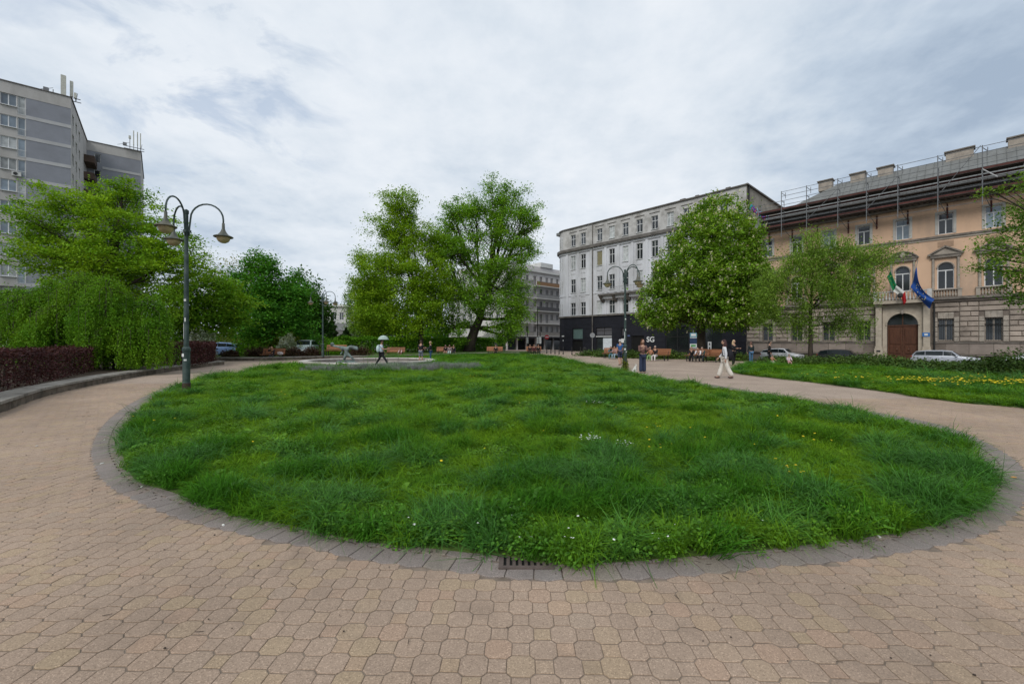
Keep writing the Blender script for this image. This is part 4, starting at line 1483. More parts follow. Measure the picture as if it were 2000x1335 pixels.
weeping("huge arching weeping shrub with leafy curtains over the left retaining wall", 190, 21.5,
        [(20, 575, 70, 2.6), (85, 560, 62, 2.4), (150, 548, 62, 2.3), (215, 560, 60, 2.6), (268, 592, 48, 2.6), (120, 600, 66, 2.4), (200, 612, 58, 2.5), (40, 625, 60, 2.0), (292, 640, 34, 2.2), (252, 640, 46, 2.0), (165, 640, 52, 2.0), (95, 635, 50, 1.6)],
        84, L['weep'], .088, 5)
Y = 30
T("weeping_shrub", "smaller weeping shrub behind the left lamp post above the purple hedge", "shrub", (X_(20, Y), Y),
  [(20, 600, 60, 40, 0), (-60, 590, 70, 50, 0), (330, 590, 40, 40, 0)],
  L['maple2'], 'bark', nclus=160, nleaf=60, lsize=.16, crad=.3, flat=.6, trunk_r=.1, fork=.1, droop=.7, sub=5, zbase=.25)

# hedges
hedge("barberry_hedge", "clipped dark purple barberry hedge at the far left behind the stone kerb",
      [(-11.6, 6.0), (-14.2, 10.5), (-16.8, 14.4), (-19.8, 18.9), (-20.9, 20.4)], 1.5, 1.15, .25, L['purple'], 26000, .085, group="purple barberry hedges")
hedge("barberry_hedge", "purple barberry hedge behind the left lamp post", [(-19.8, 25.0), (-20.8, 27.5), (-22.0, 30.2), (-23.6, 31.8)], 1.6, 1.35, .25, L['purple'], 13000, .11, group="purple barberry hedges")
for i, (px, py, Y, w_, h_, nm) in enumerate([(505, 690, 40.5, 1.6, .95, "round brown barberry bush left of the seated person in a dark jacket"), (575, 690, 41, 1.2, .95, "low brown barberry bush between the seated person and the pale parked car"),
                                            (608, 690, 41.5, 1.1, 1.0, "low brown barberry bush just left of the middle lamp post"), (450, 690, 39.5, .8, .7, "small dark bush beside the side path corner"),
                                            (700, 690, 43.5, 1.5, 1.0, "brown bush right of the bench behind the fountain statue")]):
    blob_shrub("barberry_bush", nm, X_(px, Y), Y, w_, .8, h_, .27, L['purple2'], 2600, .13, group="low barberry bushes", thick=.3)
for (px, py, Y, rx, h_, lm, lab) in [(490, 655, 44, 2.2, 2.0, 'hedge', "bright green rounded shrub behind the round barberry bush"), (545, 650, 45, 2.6, 2.6, 'olive', "olive green shrub behind the person in the dark jacket"),
                                     (590, 640, 51, 3.0, 3.3, 'olive', "tall brownish olive shrub left of the middle lamp post"), (652, 660, 47, 1.6, 1.9, 'hedge', "bright green shrub directly behind the middle lamp post"),
                                     (391, 650, 34.5, 1.0, 2.35, 'white', "white blossoming shrub right of the tall left lamp post"), (462, 650, 50, 3.2, 3.0, 'olive', "brownish green shrub right of the white blossoming shrub"),
                                     (561, 640, 43, .7, 2.2, 'white', "small patch of white blossom among the olive shrubs"), (418, 640, 52, 3.4, 3.6, 'dark2', "dark bush between the blossoming shrub and the olive shrubs"),
                                     (330, 640, 40, 3.2, 3.3, 'dark2', "dark bush between the weeping shrub and the left lamp post"), (60, 600, 38, 6.5, 4.6, 'dark', "wide dark bush at the foot of the tower block")]:
    blob_shrub("garden_shrub", lab, X_(px, Y), Y, rx, 1.6, h_, .2, L[lm], 5200, .17, thick=.35)
hedge("clipped_hedge", "long bright green clipped hedge behind the benches and the fountain", [X_(640, 52) and (X_(655, 52), 52), (X_(760, 56), 54), (X_(870, 62), 61), (X_(960, 66), 66)], 1.6, 2.0, .2, L['hedge'], 22000, .22)
hedge("clipped_hedge", "dark clipped hedge under the elm tree", [(X_(860, 68), 68), (X_(940, 70), 70), (X_(985, 72), 72)], 1.4, 1.9, .1, L['dark'], 7000, .25)
# junipers in front of the shops and cars
for i, (px, Y, rx, h_, lab) in enumerate([(1165, 50, 2.6, .75, "juniper at the left end of the bed before the black shopfront"), (1200, 46.5, 2.4, .75, "juniper behind the man in the blue shirt"),
                                          (1240, 43.5, 2.3, .8, "juniper left of the woman in the brown top"), (1300, 41.5, 2.8, .8, "juniper right of the bench with the person in white trousers"),
                                          (1420, 37.5, 2.3, .8, "juniper behind the two walking women")]):
    blob_shrub("juniper_shrub", "low dark green " + lab, X_(px, Y), Y, rx, 1.0, h_, 0, L['juniper'], 3600, .17, group="junipers by the shops", thick=.3)
jlabs = ["leftmost, beside the white parked car", "under the airy locust tree", "in front of the dark parked car", "left of the wooden gate", "in front of the wooden gate", "before the tail of the silver car",
         "before the middle of the silver car", "before the bonnet of the silver car", "near the right edge of the dandelion lawn", "at the far right edge"]
for i, (px, Y) in enumerate([(1535, 31), (1600, 30), (1660, 28.5), (1715, 27), (1765, 25.5), (1815, 24.5), (1865, 23), (1915, 22), (1962, 21), (2010, 20)]):
    blob_shrub("juniper_shrub", "low spreading juniper " + jlabs[i], X_(px, Y), Y + .6, 1.75, 1.3, (.62, .62, .72, .95, .78, .62, .62, .6, .85, 1.25)[i], .02, L['juniper'], 4200, .13, group="junipers behind the dandelion lawn", thick=.25)
hedge("juniper_border", "low dark juniper border behind the dandelion lawn", [(X_(1520, 30), 31), (X_(1700, 27), 27.5), (X_(1850, 23), 23.6), (X_(2080, 18.5), 19)], 1.6, .42, 0, L['juniper'], 16000, .13, flat_top=False)
# clumps of taller weeds by the fountain
for (px, py, r_, lab) in [(572, 722, .75, "rounded green weed clump at the left rim of the fountain"), (672, 722, .6, "green weed clump growing in front of the fountain statue"), (850, 712, 1.1, "green weeds at the right rim of the fountain"),
                          (930, 706, 1.4, "green weeds right of the woman in the dark vest"), (1000, 705, 1.5, "green weed patch in front of the orange bench at the elm")]:
    g = G(px, py)
    blob_shrub("weed_clump", lab, g[0], g[1], r_, r_ * .8, .42, .03, L['hedge'], 1500, .11, cat="weeds", thick=.2)


# ================================================================= BUILDINGS
def wall_holes(mb, x0, x1, z0, z1, y, holes, depth=.2):
    """front wall at plane y (facing -y) with rectangular holes and reveals"""
    xs = sorted(set([x0, x1] + [h[0] for h in holes] + [h[1] for h in holes]))
    zs = sorted(set([z0, z1] + [h[2] for h in holes] + [h[3] for h in holes]))
    xs = [x for x in xs if x0 <= x <= x1]; zs = [z for z in zs if z0 <= z <= z1]
    for i in range(len(xs) - 1):
        for j in range(len(zs) - 1):
            cx, cz = (xs[i] + xs[i + 1]) / 2, (zs[j] + zs[j + 1]) / 2
            if any(h[0] < cx < h[1] and h[2] < cz < h[3] for h in holes):
                continue
            mb.add([(xs[i], y, zs[j]), (xs[i + 1], y, zs[j]), (xs[i + 1], y, zs[j + 1]), (xs[i], y, zs[j + 1])], [(0, 1, 2, 3)])
    for (a, b, c, d) in holes:
        if a < x0 or b > x1 or c < z0 or d > z1:
            continue
        q = y + depth
        mb.add([(a, y, c), (b, y, c), (b, q, c), (a, q, c)], [(0, 1, 2, 3)])
        mb.add([(a, y, d), (b, y, d), (b, q, d), (a, q, d)], [(3, 2, 1, 0)])
        mb.add([(a, y, c), (a, y, d), (a, q, d), (a, q, c)], [(3, 2, 1, 0)])
        mb.add([(b, y, c), (b, y, d), (b, q, d), (b, q, c)], [(0, 1, 2, 3)])


_win = {}


def window(parent, x, z, w, h, y, style='cross', frame='white_frame', pane='glass', sill=True, name="window"):
    """window in a hole: bottom centre at (x, y, z); frame is the part, pane its sub-part"""
    key = (round(w, 2), round(h, 2), style, frame, pane, sill)
    if key not in _win:
        t_ = .07
        mb = MB()
        mb.box(-w / 2, w / 2, 0, .06, 0, t_); mb.box(-w / 2, w / 2, 0, .06, h - t_, h)
        mb.box(-w / 2, -w / 2 + t_, 0, .06, t_, h - t_); mb.box(w / 2 - t_, w / 2, 0, .06, t_, h - t_)
        if style == 'cross':
            mb.box(-.04, .04, -.01, .055, t_, h - t_); mb.box(-w / 2 + t_, -.04, -.005, .055, h * .62, h * .62 + .08); mb.box(.04, w / 2 - t_, -.005, .055, h * .62, h * .62 + .08)
        elif style == 'two':
            mb.box(-.05, .05, -.01, .055, t_, h - t_)
        elif style == 'tee':
            mb.box(-w / 2 + t_, w / 2 - t_, -.01, .055, h * .68, h * .68 + .09); mb.box(-.04, .04, -.005, .055, t_, h * .68)
        if sill:
            mb.box(-w / 2 - .04, w / 2 + .04, -.28, 0, -.06, .02)
        fm = mb.mesh(name, M[frame])
        pmh = MB().box(-w / 2 + t_, w / 2 - t_, .02, .045, t_, h - t_).mesh("pane", M[pane])
        _win[key] = (fm, pmh)
    fm, pmh = _win[key]
    o = inst(name, fm, parent, (x, y, z))
    inst("pane", pmh, o, (0, 0, 0))
    return o


# ---- left tower block
tw = empty("apartment_tower", (-60.5, 58.5, STREET), R(39.5), "tall grey panel apartment tower with beige bands at the far left", "building")
zs0 = -STREET
mb_g, mb_b, mb_s = MB(), MB(), MB()
TZ = 35.1 + zs0
holes = []
for k in range(12):
    z0 = 32.1 - 2.75 * k + zs0
    for u0 in (-6.35, -11.2, -16.0, -20.8):
        holes.append((u0, u0 + 1.42, z0, z0 + 1.5))
    for u0 in (-4.86, -9.7, -14.5, -19.3):
        holes.append((u0, u0 + .70, z0 - .85, z0 + 1.5))
# beige part: left of the grey strip
wall_holes(mb_b, -24, -4.12, 0, TZ - 1.5, 0.0, holes, .15)
mb_b.box(-24, 0.0, -.03, 16.2, TZ - 1.5, TZ)            # parapet zone, wraps
mb_b.box(-.02, 0.0, 0, 16.2, 0, .01)
mb_g.add([(-4.12, 0, 0), (0, 0, 0), (0, 0, TZ - 1.5), (-4.12, 0, TZ - 1.5)], [(0, 1, 2, 3)])
# side (face 2), x = 0 plane with openings made on the same helper through a rotated empty
sd = MB()
sholes = []
for k in range(12):
    z0 = 31.9 - 2.75 * k + zs0
    sholes += [(1.2, 2.6, z0, z0 + 1.5), (4.2, 5.6, z0, z0 + 1.5), (7.2, 8.6, z0, z0 + 1.5)]
wall_holes(sd, 0, 16.2, 0, TZ - 1.5, 0.0, sholes, .15)
mbs_grey = MB()
mbs_grey.v = [(-y_, x_, z_) for (x_, y_, z_) in sd.v]; mbs_grey.f = list(sd.f)
mb_g.build("grey_wall", M['tower_grey'], tw)
mb_b.build("beige_wall", M['tower_beige'], tw)
mbs_grey.build("side_wall", M['tower_beige'], tw)
for k in range(13):
    z_ = 31.1 - 2.75 * k + zs0
    if z_ < 0.3: break
    MB().box(-4.12, 0.02, -.04, 0.02, z_ - .22, z_ + .22).build("floor_band", M['tower_band'], tw)
MB().box(-24.1, .12, -.12, 16.3, TZ, TZ + .12).build("roof_edge", M['cornice_dark'], tw)
for i, (a, b, c, d) in enumerate(holes):
    if c < 8: continue
    ok_ = (i * 7919) % 5
    wd, hh = b - a, d - c
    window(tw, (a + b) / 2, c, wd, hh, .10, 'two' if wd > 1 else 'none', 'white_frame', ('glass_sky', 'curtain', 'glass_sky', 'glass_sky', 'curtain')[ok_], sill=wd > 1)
railm = MB()
railm.box(-.42, .42, -.02, .0, .85, .89); railm.box(-.42, .42, -.02, 0, 0.02, .05)
for k in range(8):
    railm.box(-.40 + k * .112, -.385 + k * .112, -.015, -.005, .05, .85)
railme = railm.mesh("railing", M['white_frame'])
for (a, b, c, d) in holes:
    if b - a < 1 and a > -5 and c > 8:
        inst("railing", railme, tw, ((a + b) / 2, -.03, c))
# air conditioner on a balcony window
ac = MB().box(-.4, .4, -.35, -.02, 0, .55).build("air_conditioner", plain("ac_white", (.5, .5, .48)), tw)
ac.location = (-4.9, 0, 32.1 - 2.75 * 3 + zs0 - .75)
MB().lathe([(.2, 0), (.2, .02)], 14).build("fan_grille", M['iron'], ac).rotation_euler = (R(90), 0, 0)
ac.children[0].location = (-.08, -.36, .28)
for i, (a, b, c, d) in enumerate(sholes):
    if c < 12: continue
    o = window(tw, 0, 0, b - a, d - c, 0, 'two', 'white_frame', 'glass', sill=False)
    o.rotation_euler = (0, 0, R(90)); o.location = (-.12, (a + b) / 2, c)
# brown recessed balconies where the two blocks meet
for k in range(11):
    z0 = 30.6 - 2.75 * k + zs0
    if z0 < 9: break
    b = empty("balcony", (0, 0, 0)); b.parent = tw
    b.location = (0.0, 12.6, z0)
    MB().box(0.0, 1.25, 0, 3.5, 0, .16).build("slab", M['brown'], b)
    MB().box(1.17, 1.25, 0, 3.5, .16, 1.1).build("front_panel", M['brown'], b)
    MB().box(0.0, 1.17, 0, .07, .16, 1.1).build("side_panel", M['brown'], b)
# second block
blk = MB()
h2 = []
for k in range(12):
    z0 = 31.9 - 2.75 * k + zs0
    h2.append((.9, 1.7, z0 - .1, z0 + 1.4))
gb = MB()
wall_holes(gb, -1, 6.8, 0, TZ - 1.5, 16.2, h2, .15)
gb.build("grey_wall", M['tower_grey'], tw)
bb2 = MB(); bb2.box(-1, 6.8, 16.17, 32, TZ - 1.5, TZ); bb2.add([(6.8, 16.2, 0), (6.8, 32, 0), (6.8, 32, TZ - 1.5), (6.8, 16.2, TZ - 1.5)], [(0, 1, 2, 3)])
bb2.build("beige_wall", M['tower_beige'], tw)
MB().box(-1.1, 6.92, 16.08, 32.1, TZ, TZ + .12).build("roof_edge", M['cornice_dark'], tw)
for k in range(13):
    z_ = 31.1 - 2.75 * k + zs0
    if z_ < 0.3: break
    MB().box(1.9, 6.82, 16.14, 16.22, z_ - .2, z_ + .2).build("floor_band", M['tower_band'], tw)
for (a, b, c, d) in h2:
    if c > 10: window(tw, (a + b) / 2, c, b - a, d - c, 16.32, 'none', 'white_frame', 'glass', sill=False)
for k in (3, 4, 5):
    z0 = 28.3 - 2.75 * (k - 1) + zs0
    b = empty("balcony", (0, 0, 0)); b.parent = tw; b.location = (6.8, 21.0, z0)
    MB().box(0.02, 1.5, 0, 3.2, 0, .15).build("slab", M['brown'], b)
    MB().box(1.42, 1.5, 0, 3.2, .15, 1.1).build("front_panel", plain("balcony_green", (.06, .10, .08)), b)
    MB().box(0.02, 1.42, 0, .07, .15, 1.1).build("side_panel", plain("balcony_green", (.06, .10, .08)), b)
# body of the tower behind the faces
MB().box(-24, -.3, .3, 16.0, 0, TZ - .2).build("core_wall", M['tower_beige'], tw)
MB().box(-.9, 6.6, 16.5, 31.8, 0, TZ - .2).build("core_wall", M['tower_beige'], tw)

# rooftop antennas
def antenna(loc, rz, label, panels, mast_h):
    a = empty("antenna_mast", loc, rz, label, "antenna")
    for (x, y_, z0, z1, w_) in panels:
        MB().tube([(x, y_, 0), (x, y_, z1)], .05, 6).build("mast", M['scaf'], a)
        if w_ > 0:
            MB().box(x - w_ / 2, x + w_ / 2, y_ - .35, y_ - .08, z0, z1 + .1).build("panel", plain("antenna_panel", (.5, .5, .44)), a)
    mb = MB()
    x0, x1 = min(q[0] for q in panels), max(q[0] for q in panels)
    mb.box(x0 - .8, x1 + .5, -.1, 0, .25, .33); mb.box(x0 - .8, x1 + .5, .5, .6, .05, .13)
    mb.tube([(x0 - 1.6, 0, .2), (x0, 0, 1.0)], .03, 5); mb.tube([(x1, .3, 0), (x1 + .2, 0, 1.1)], .03, 5)
    mb.box(x0 - .9, x0 - .4, -.2, .2, .33, .8)
    mb.build("support_frame", M['scaf'], a)
    return a


antenna((-61.7, 58.7, 35.2), R(39.5), "big white antenna panels on the near roof of the tower", [(0, 0, .3, 2.9, .5), (.75, .3, .5, 2.5, .32), (1.15, 0, .3, .9, .25), (-1.0, 0, .2, .8, .0)], 3)
antenna((-65.9, 74.3, 35.2), R(39.5), "slim dark antenna group on the far roof of the tower", [(0, 0, .6, 3.0, .14), (.5, .2, .8, 3.0, .14), (.9, 0, .5, 2.8, .14), (-.5, 0, 1.6, 2.0, .3)], 3)

# ---- common street front plane (grey building and orange palace)
KS = 1.13
P0 = (14.47 * KS, 61.8 * KS)
DA = math.atan2(-.739, .674)


def pu(px):
    r = (px - 1000) / F
    return (P0[1] * r - P0[0]) / (.674 + .739 * r)


def pY(u):
    return P0[1] - .739 * u


def pz(px, py, rel=True):
    return HEYE + (HY - py) * pY(pu(px)) / F - STREET


# ===== grey building
gbd = empty("grey_building", (P0[0], P0[1], STREET), DA, "four storey weathered grey corner building over a black shopfront", "building")
uL, uR = pu(1104), pu(1458)
zTop = pz(1300, 401)
zTop = (pz(1160, 437) + pz(1458, 360)) / 2
cols_px = [1119.5, 1139, 1171, 1195, 1221.6, 1249, 1278.6, 1309]
ucols = [pu(a) for a in cols_px]
while ucols[-1] + 2.5 < uR - 1.0:
    ucols.append(ucols[-1] + 2.5)
rows_z = [(pz(1195, 465), pz(1195, 441)), (pz(1195, 514.4), pz(1195, 485.3)), (pz(1171, 566.5), pz(1171, 538.6)), (pz(1171, 613), pz(1171, 587))]
zB = pz(1171, 616.5)                                   # top of the black base
zC = pz(1195, 474)                                     # main cornice
ww = 1.08
hup, hlow = [], []
for u_ in ucols:
    hup.append((u_ - ww / 2, u_ + ww / 2, rows_z[0][0], rows_z[0][1]))
    for (a, b) in rows_z[1:]:
        hlow.append((u_ - ww / 2, u_ + ww / 2, a, b))
mb = MB(); wall_holes(mb, uL, uR, zC, zTop, 0.0, hup, .22); mb.build("attic_wall", M['grey_top'], gbd)
mb = MB(); wall_holes(mb, uL, uR, zB, zC, 0.0, hlow, .22); mb.build("wall", M['grey_render'], gbd)


def corner_ring(z0, z1, r_off=0.0, n=10, R0=2.9):
    """rounded left corner, quarter turn from the facade to the side"""
    v, f = [], []
    cx, cy = uL, R0
    for k in range(n + 1):
        a = -PI / 2 - (PI / 2) * k / n
        for z_ in (z0, z1):
            v.append((cx + (R0 + r_off) * math.cos(a), cy + (R0 + r_off) * math.sin(a), z_))
    for k in range(n):
        b = 2 * k
        f.append((b, b + 1, b + 3, b + 2))
    return v, f


for (z0, z1, mt, nm) in ((zC, zTop, 'grey_top', "corner_attic_wall"), (zB, zC, 'grey_render', "corner_wall"), (0, zB, 'black_cladding', "corner_shop_wall")):
    v, f = corner_ring(z0, z1)
    mb = MB().add(v, f)
    mb.add([(uL - 2.9, 2.9, z0), (uL - 2.9, 22, z0), (uL - 2.9, 22, z1), (uL - 2.9, 2.9, z1)], [(3, 2, 1, 0)])
    mb.build(nm, M[mt], gbd)


def cornice(parent, z0, z1, out, m, name="cornice"):
    mb = MB()
    mb.box(uL, uR + out, -out, .02, z0, z1)
    v0, _ = corner_ring(z0, z1, out)
    vi, _ = corner_ring(z0, z1, -.02)
    n = 10
    V = v0 + vi
    o_ = len(v0)
    Fc = []
    for k in range(n):
        b = 2 * k
        Fc.append((b, b + 1, b + 3, b + 2))
        Fc.append((b + 1, o_ + b + 1, o_ + b + 3, b + 3))
        Fc.append((b, b + 2, o_ + b + 2, o_ + b))
    mb.add(V, Fc)
    return mb.build(name, M[m], parent)


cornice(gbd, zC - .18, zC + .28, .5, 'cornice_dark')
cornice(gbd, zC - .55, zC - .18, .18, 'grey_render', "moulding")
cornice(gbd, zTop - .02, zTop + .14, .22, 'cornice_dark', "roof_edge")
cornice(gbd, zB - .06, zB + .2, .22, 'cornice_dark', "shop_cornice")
cornice(gbd, pz(1171, 573), pz(1171, 570), .08, 'grey_render', "string_course")
# pilasters between the window columns, floors one to three
allu = sorted(ucols)
pil_me = MB().bbox(-.24, .24, -.13, .0, zB + .2, zC - .55, .03).mesh("pilaster", M['grey_render'])
for a, b in zip(allu[:-1], allu[1:]):
    inst("pilaster", pil_me, gbd, ((a + b) / 2, 0, 0))
inst("pilaster", pil_me, gbd, (allu[0] - 1.3, 0, 0))
# apron panels under the windows
ap_me = MB().bbox(-.5, .5, -.05, .0, 0, .55, .02).mesh("apron_panel", M['grey_render'])
for u_ in allu:
    for (a, b) in rows_z[1:3]:
        inst("apron_panel", ap_me, gbd, (u_, 0, a - .85))
kk = 0
for (a, b, c, d) in hup + hlow:
    kk += 1
    pane = 'glass' if kk % 4 else 'curtain'
    window(gbd, (a + b) / 2, c, b - a, d - c, .15, 'cross', 'white_frame', pane, sill=True)
# boarded third-column window, as in the photograph a yellowed blind
for (zz0, zz1) in rows_z[1:2]:
    MB().box(ucols[2] - .5, ucols[2] + .5, .12, .14, zz0 + .1, zz1 - .1).build("blind", plain("yellowed_blind", (.22, .2, .12)), gbd)
# corner windows
for (z0, z1) in rows_z:
    for a_ in (R(-112), R(-150)):
        o = window(gbd, 0, 0, .95, z1 - z0, 0, 'cross', 'white_frame', 'glass', sill=False)
        o.location = (uL + 2.9 * math.cos(a_), 2.9 + 2.9 * math.sin(a_), z0)
        o.rotation_euler = (0, 0, a_ + PI / 2)
# lintel hoods over the attic windows
hood = MB().box(-.85, .85, -.08, .0, 0, .07).mesh("hood_mould", M['cornice_dark'])
for u_ in allu:
    inst("hood_mould", hood, gbd, (u_, 0, rows_z[0][1] + .45))
# down pipe at the joint
MB().tube([(pu(1158), -.15, .2), (pu(1158), -.15, zC - .2)], .09, 8).build("down_pipe", M['cornice_dark'], gbd)
MB().tube([(pu(1158), -.12, zC + .3), (pu(1158), -.12, zTop)], .07, 8).build("down_pipe", M['cornice_dark'], gbd)
# balcony
bz = pz(1215, 572)
b = empty("balcony", (0, 0, 0)); b.parent = gbd; b.location = (0, 0, bz)
b0, b1 = pu(1176), pu(1262)
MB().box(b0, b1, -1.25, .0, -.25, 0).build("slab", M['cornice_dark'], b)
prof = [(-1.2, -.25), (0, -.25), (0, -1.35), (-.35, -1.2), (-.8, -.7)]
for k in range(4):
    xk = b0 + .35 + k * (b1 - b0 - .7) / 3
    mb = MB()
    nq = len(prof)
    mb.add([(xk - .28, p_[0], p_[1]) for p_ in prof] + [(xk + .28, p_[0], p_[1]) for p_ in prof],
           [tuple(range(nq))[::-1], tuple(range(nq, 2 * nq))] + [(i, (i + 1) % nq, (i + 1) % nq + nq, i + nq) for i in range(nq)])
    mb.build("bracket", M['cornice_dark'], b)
MB().box(b0 + .3, b1 - .3, -.75, 0, -.75, -.26).build("soffit", M['grey_render'], b)
mb = MB()
mb.box(b0, b1, -1.22, -1.18, .95, 1.0)
for k in range(int((b1 - b0) / .16)):
    mb.box(b0 + k * .16, b0 + k * .16 + .02, -1.21, -1.19, 0, .95)
for x_ in (b0, b1 - .02):
    mb.box(x_, x_ + .02, -1.2, 0, .95, 1.0)
mb.build("railing", plain("railing_grey", (.3, .3, .3)), b)
# black shopfront
sh = []
shop = []     # (px0, px1, y_top, y_bottom, kind)
for (a, c, yt, yb, kd) in [(1118, 1138, 641, 662, 'teal'), (1118, 1138, 663.5, 688, 'door'), (1164, 1195, 639, 655, 'panel'), (1164, 1195, 657, 690, 'dark'), (1214, 1222, 640, 655, 'panel'),
                           (1214, 1222, 657, 688, 'dark'), (1233, 1258, 655, 690, 'door'), (1300, 1345, 638, 690, 'shop'), (1376, 1410, 638, 690, 'shop')]:
    u0, u1 = pu(a), pu(c)
    um = (a + c) / 2
    z1, z0 = pz(um, yt), max(.35, pz(um, yb))
    shop.append((u0, u1, z0, z1, kd))
mb = MB(); wall_holes(mb, uL, uR, 0, zB - .06, 0.0, [q[:4] for q in shop], .3); mb.build("shop_wall", M['black_cladding'], gbd)
for (u0, u1, z0, z1, kd) in shop:
    me_ = {'teal': plain("teal_blind", (.10, .16, .15)), 'door': M['dark'], 'panel': plain("grey_transom_blind", (.09, .09, .10)), 'dark': M['shop_glass'], 'shop': M['shop_glass']}[kd]
    o = MB().box(u0, u1, .2, .25, z0, z1).build("shop_window" if kd != 'door' else "shop_door", me_, gbd)
    mb = MB()
    t_ = .07
    mb.box(0, u1 - u0, 0, .05, 0, t_); mb.box(0, u1 - u0, 0, .05, z1 - z0 - t_, z1 - z0); mb.box(0, t_, 0, .05, t_, z1 - z0 - t_); mb.box(u1 - u0 - t_, u1 - u0, 0, .05, t_, z1 - z0 - t_)
    if u1 - u0 > 3:
        mb.box((u1 - u0) / 2 - .03, (u1 - u0) / 2 + .03, 0, .05, t_, z1 - z0 - t_); mb.box(t_, u1 - u0 - t_, 0, .045, (z1 - z0) * .62, (z1 - z0) * .62 + .06)
    fo = mb.build("frame", M['iron'], o); fo.location = (u0, .14, z0)
# cladding joints: thin raised courses
for k in range(7):
    z_ = .6 + k * .75
    for (x0, x1) in ((uL, shop[0][0] - .1), (shop[0][1] + .1, shop[2][0] - .1), (shop[2][1] + .1, shop[4][0] - .1), (shop[4][1] + .1, shop[6][0] - .1), (shop[6][1] + .1, shop[7][0] - .1), (shop[7][1] + .1, shop[8][0] - .1), (shop[8][1] + .1, uR)):
        if x1 > x0 + .2:
            MB().bbox(x0, x1, -.03, 0, z_, z_ + .70, .015).build("cladding_panel", M['black_cladding'], gbd)
# white strips over the shop windows
MB().box(shop[2][0], shop[2][1], -.04, .02, pz(1180, 657.5), pz(1180, 656)).build("blind_box", M['white_frame'], gbd)
# poster in the window
a, b_ = pu(1177), pu(1195)
MB().box(a, b_, .12, .14, pz(1186, 683), pz(1186, 660)).build("poster", plain("poster_white", (.55, .6, .64)), gbd)
a, b_ = pu(1213.5), pu(1220)
MB().box(a, b_, -.06, -.035, pz(1217, 669), pz(1217, 661)).build("poster", M['sticker'], gbd)


def text_obj(name, body, size, m, parent, loc, rot, extrude=.01, bold=0.0, align='CENTER'):
    cu = bpy.data.curves.new(name, 'FONT')
    cu.body = body
    cu.size = size
    cu.extrude = extrude
    cu.offset = bold
    cu.align_x = align
    cu.align_y = 'CENTER'
    ob = bpy.data.objects.new(name, cu)
    COL.objects.link(ob)
    dg = bpy.context.evaluated_depsgraph_get()
    me = bpy.data.meshes.new_from_object(ob.evaluated_get(dg))
    bpy.data.objects.remove(ob)
    me.materials.clear(); me.materials.append(m)
    o = bpy.data.objects.new(name, me)
    COL.objects.link(o)
    o.parent = parent
    o.location = loc
    o.rotation_euler = rot
    return o


text_obj("sign_lettering", "SG", 1.12, M['white_frame'], gbd, (pu(1271), -.05, pz(1271, 663)), (R(90), 0, 0), .03, .018)
# small plates on the shopfront
MB().box(pu(1097.5), pu(1102), -.05, -.03, pz(1100, 657.3), pz(1100, 655)).build("street_plate", M['sticker'], gbd)
MB().box(pu(1099.3), pu(1101), -.05, -.03, pz(1100, 666), pz(1100, 663.5)).build("wall_lamp", M['sticker'], gbd)
MB().box(pu(1226), pu(1230.5), -.05, -.03, pz(1228, 656.5), pz(1228, 654)).build("street_plate", plain("plate_blue", (.08, .12, .25)), gbd)
# side wall and graffiti, chimneys
side = MB()
side.add([(uR, 0, 0), (uR, 22, 0), (uR, 22, zTop), (uR, 0, zTop)], [(0, 1, 2, 3)])
side.build("side_wall", M['side_plaster'], gbd)
MB().box(uR - .02, uR + .25, -.25, 22.2, zTop - .02, zTop + .16).build("roof_edge", M['cornice_dark'], gbd)
MB().tube([(uR + .1, .5, 8), (uR + .1, .5, zTop)], .12, 8).build("down_pipe", M['iron'], gbd)
MB().box(uL - 2.5, uR - .1, .4, 21.9, zTop - .5, zTop + .02).build("flat_roof", M['roof_metal'], gbd)
for (yy, zz0, zz1) in ((4.5, 3.3, 2.2), (8.0, 3.3, 2.2), (12, 3.3, 2.2)):
    MB().box(uR, uR + .03, yy, yy + .7, zTop - zz0, zTop - zz1).build("vent_opening", M['dark'], gbd)
gcol = [(.02, .35, .40), (.30, .05, .30), (.10, .12, .45), (.45, .12, .12), (.25, .4, .45), (.35, .3, .5)]
for k in range(13):
    y_ = 1.6 + k * .62
    zc = zTop - 2.7 - random.uniform(-.2, .2)
    pts = []
    for q in range(7):
        pts.append((uR + .02, y_ + .5 * math.cos(q * 1.1 + k), zc + .42 * math.sin(q * 1.7 + k * 2)))
    MB().tube(pts, .085, 4).build("graffiti_stroke", plain("spray_%d" % (k % 6), gcol[k % 6]), gbd)
for (px, w_) in ((1320, .8), (1350, .5), (1410, .6)):
    u_ = pu(px)
    MB().box(u_, u_ + w_, 1.2, 2.0, zTop + .02, zTop + .75).build("chimney", M['cornice_dark'], gbd)

# ===== orange palace
pal = empty("orange_palace", (P0[0], P0[1], STREET), DA, "orange plastered palace with rusticated stone ground floor and arched wooden gate", "building")
a0 = uR + .02
a1 = pu(2000) + 14
gu = pu(1763)
sp = (pu(1949.7) - pu(1693.5)) / 3.0
pcols = [gu + sp * k for k in range(-5, 9)]
pcols = [u_ for u_ in pcols if u_ > a0 + 1.0]
zW3 = (pz(1854.5, 455.6), pz(1854.5, 415))
zW2 = (pz(1854.5, 563.6), pz(1854.5, 510.8))
zW1 = (pz(1854.5, 664.7), pz(1854.5, 623))
zStr = pz(1854.5, 457.5)
zCor1, zCor0 = pz(1854.5, 579.5), pz(1854.5, 589)
zEave = pz(1840, 398)
w3, w2_, w1 = 1.06, 1.16, 1.10
ph = []
for u_ in pcols:
    ph.append((u_ - w3 / 2, u_ + w3 / 2, zW3[0], zW3[1]))
    ph.append((u_ - w2_ / 2, u_ + w2_ / 2, zW2[0], zW2[1]))
mb = MB()
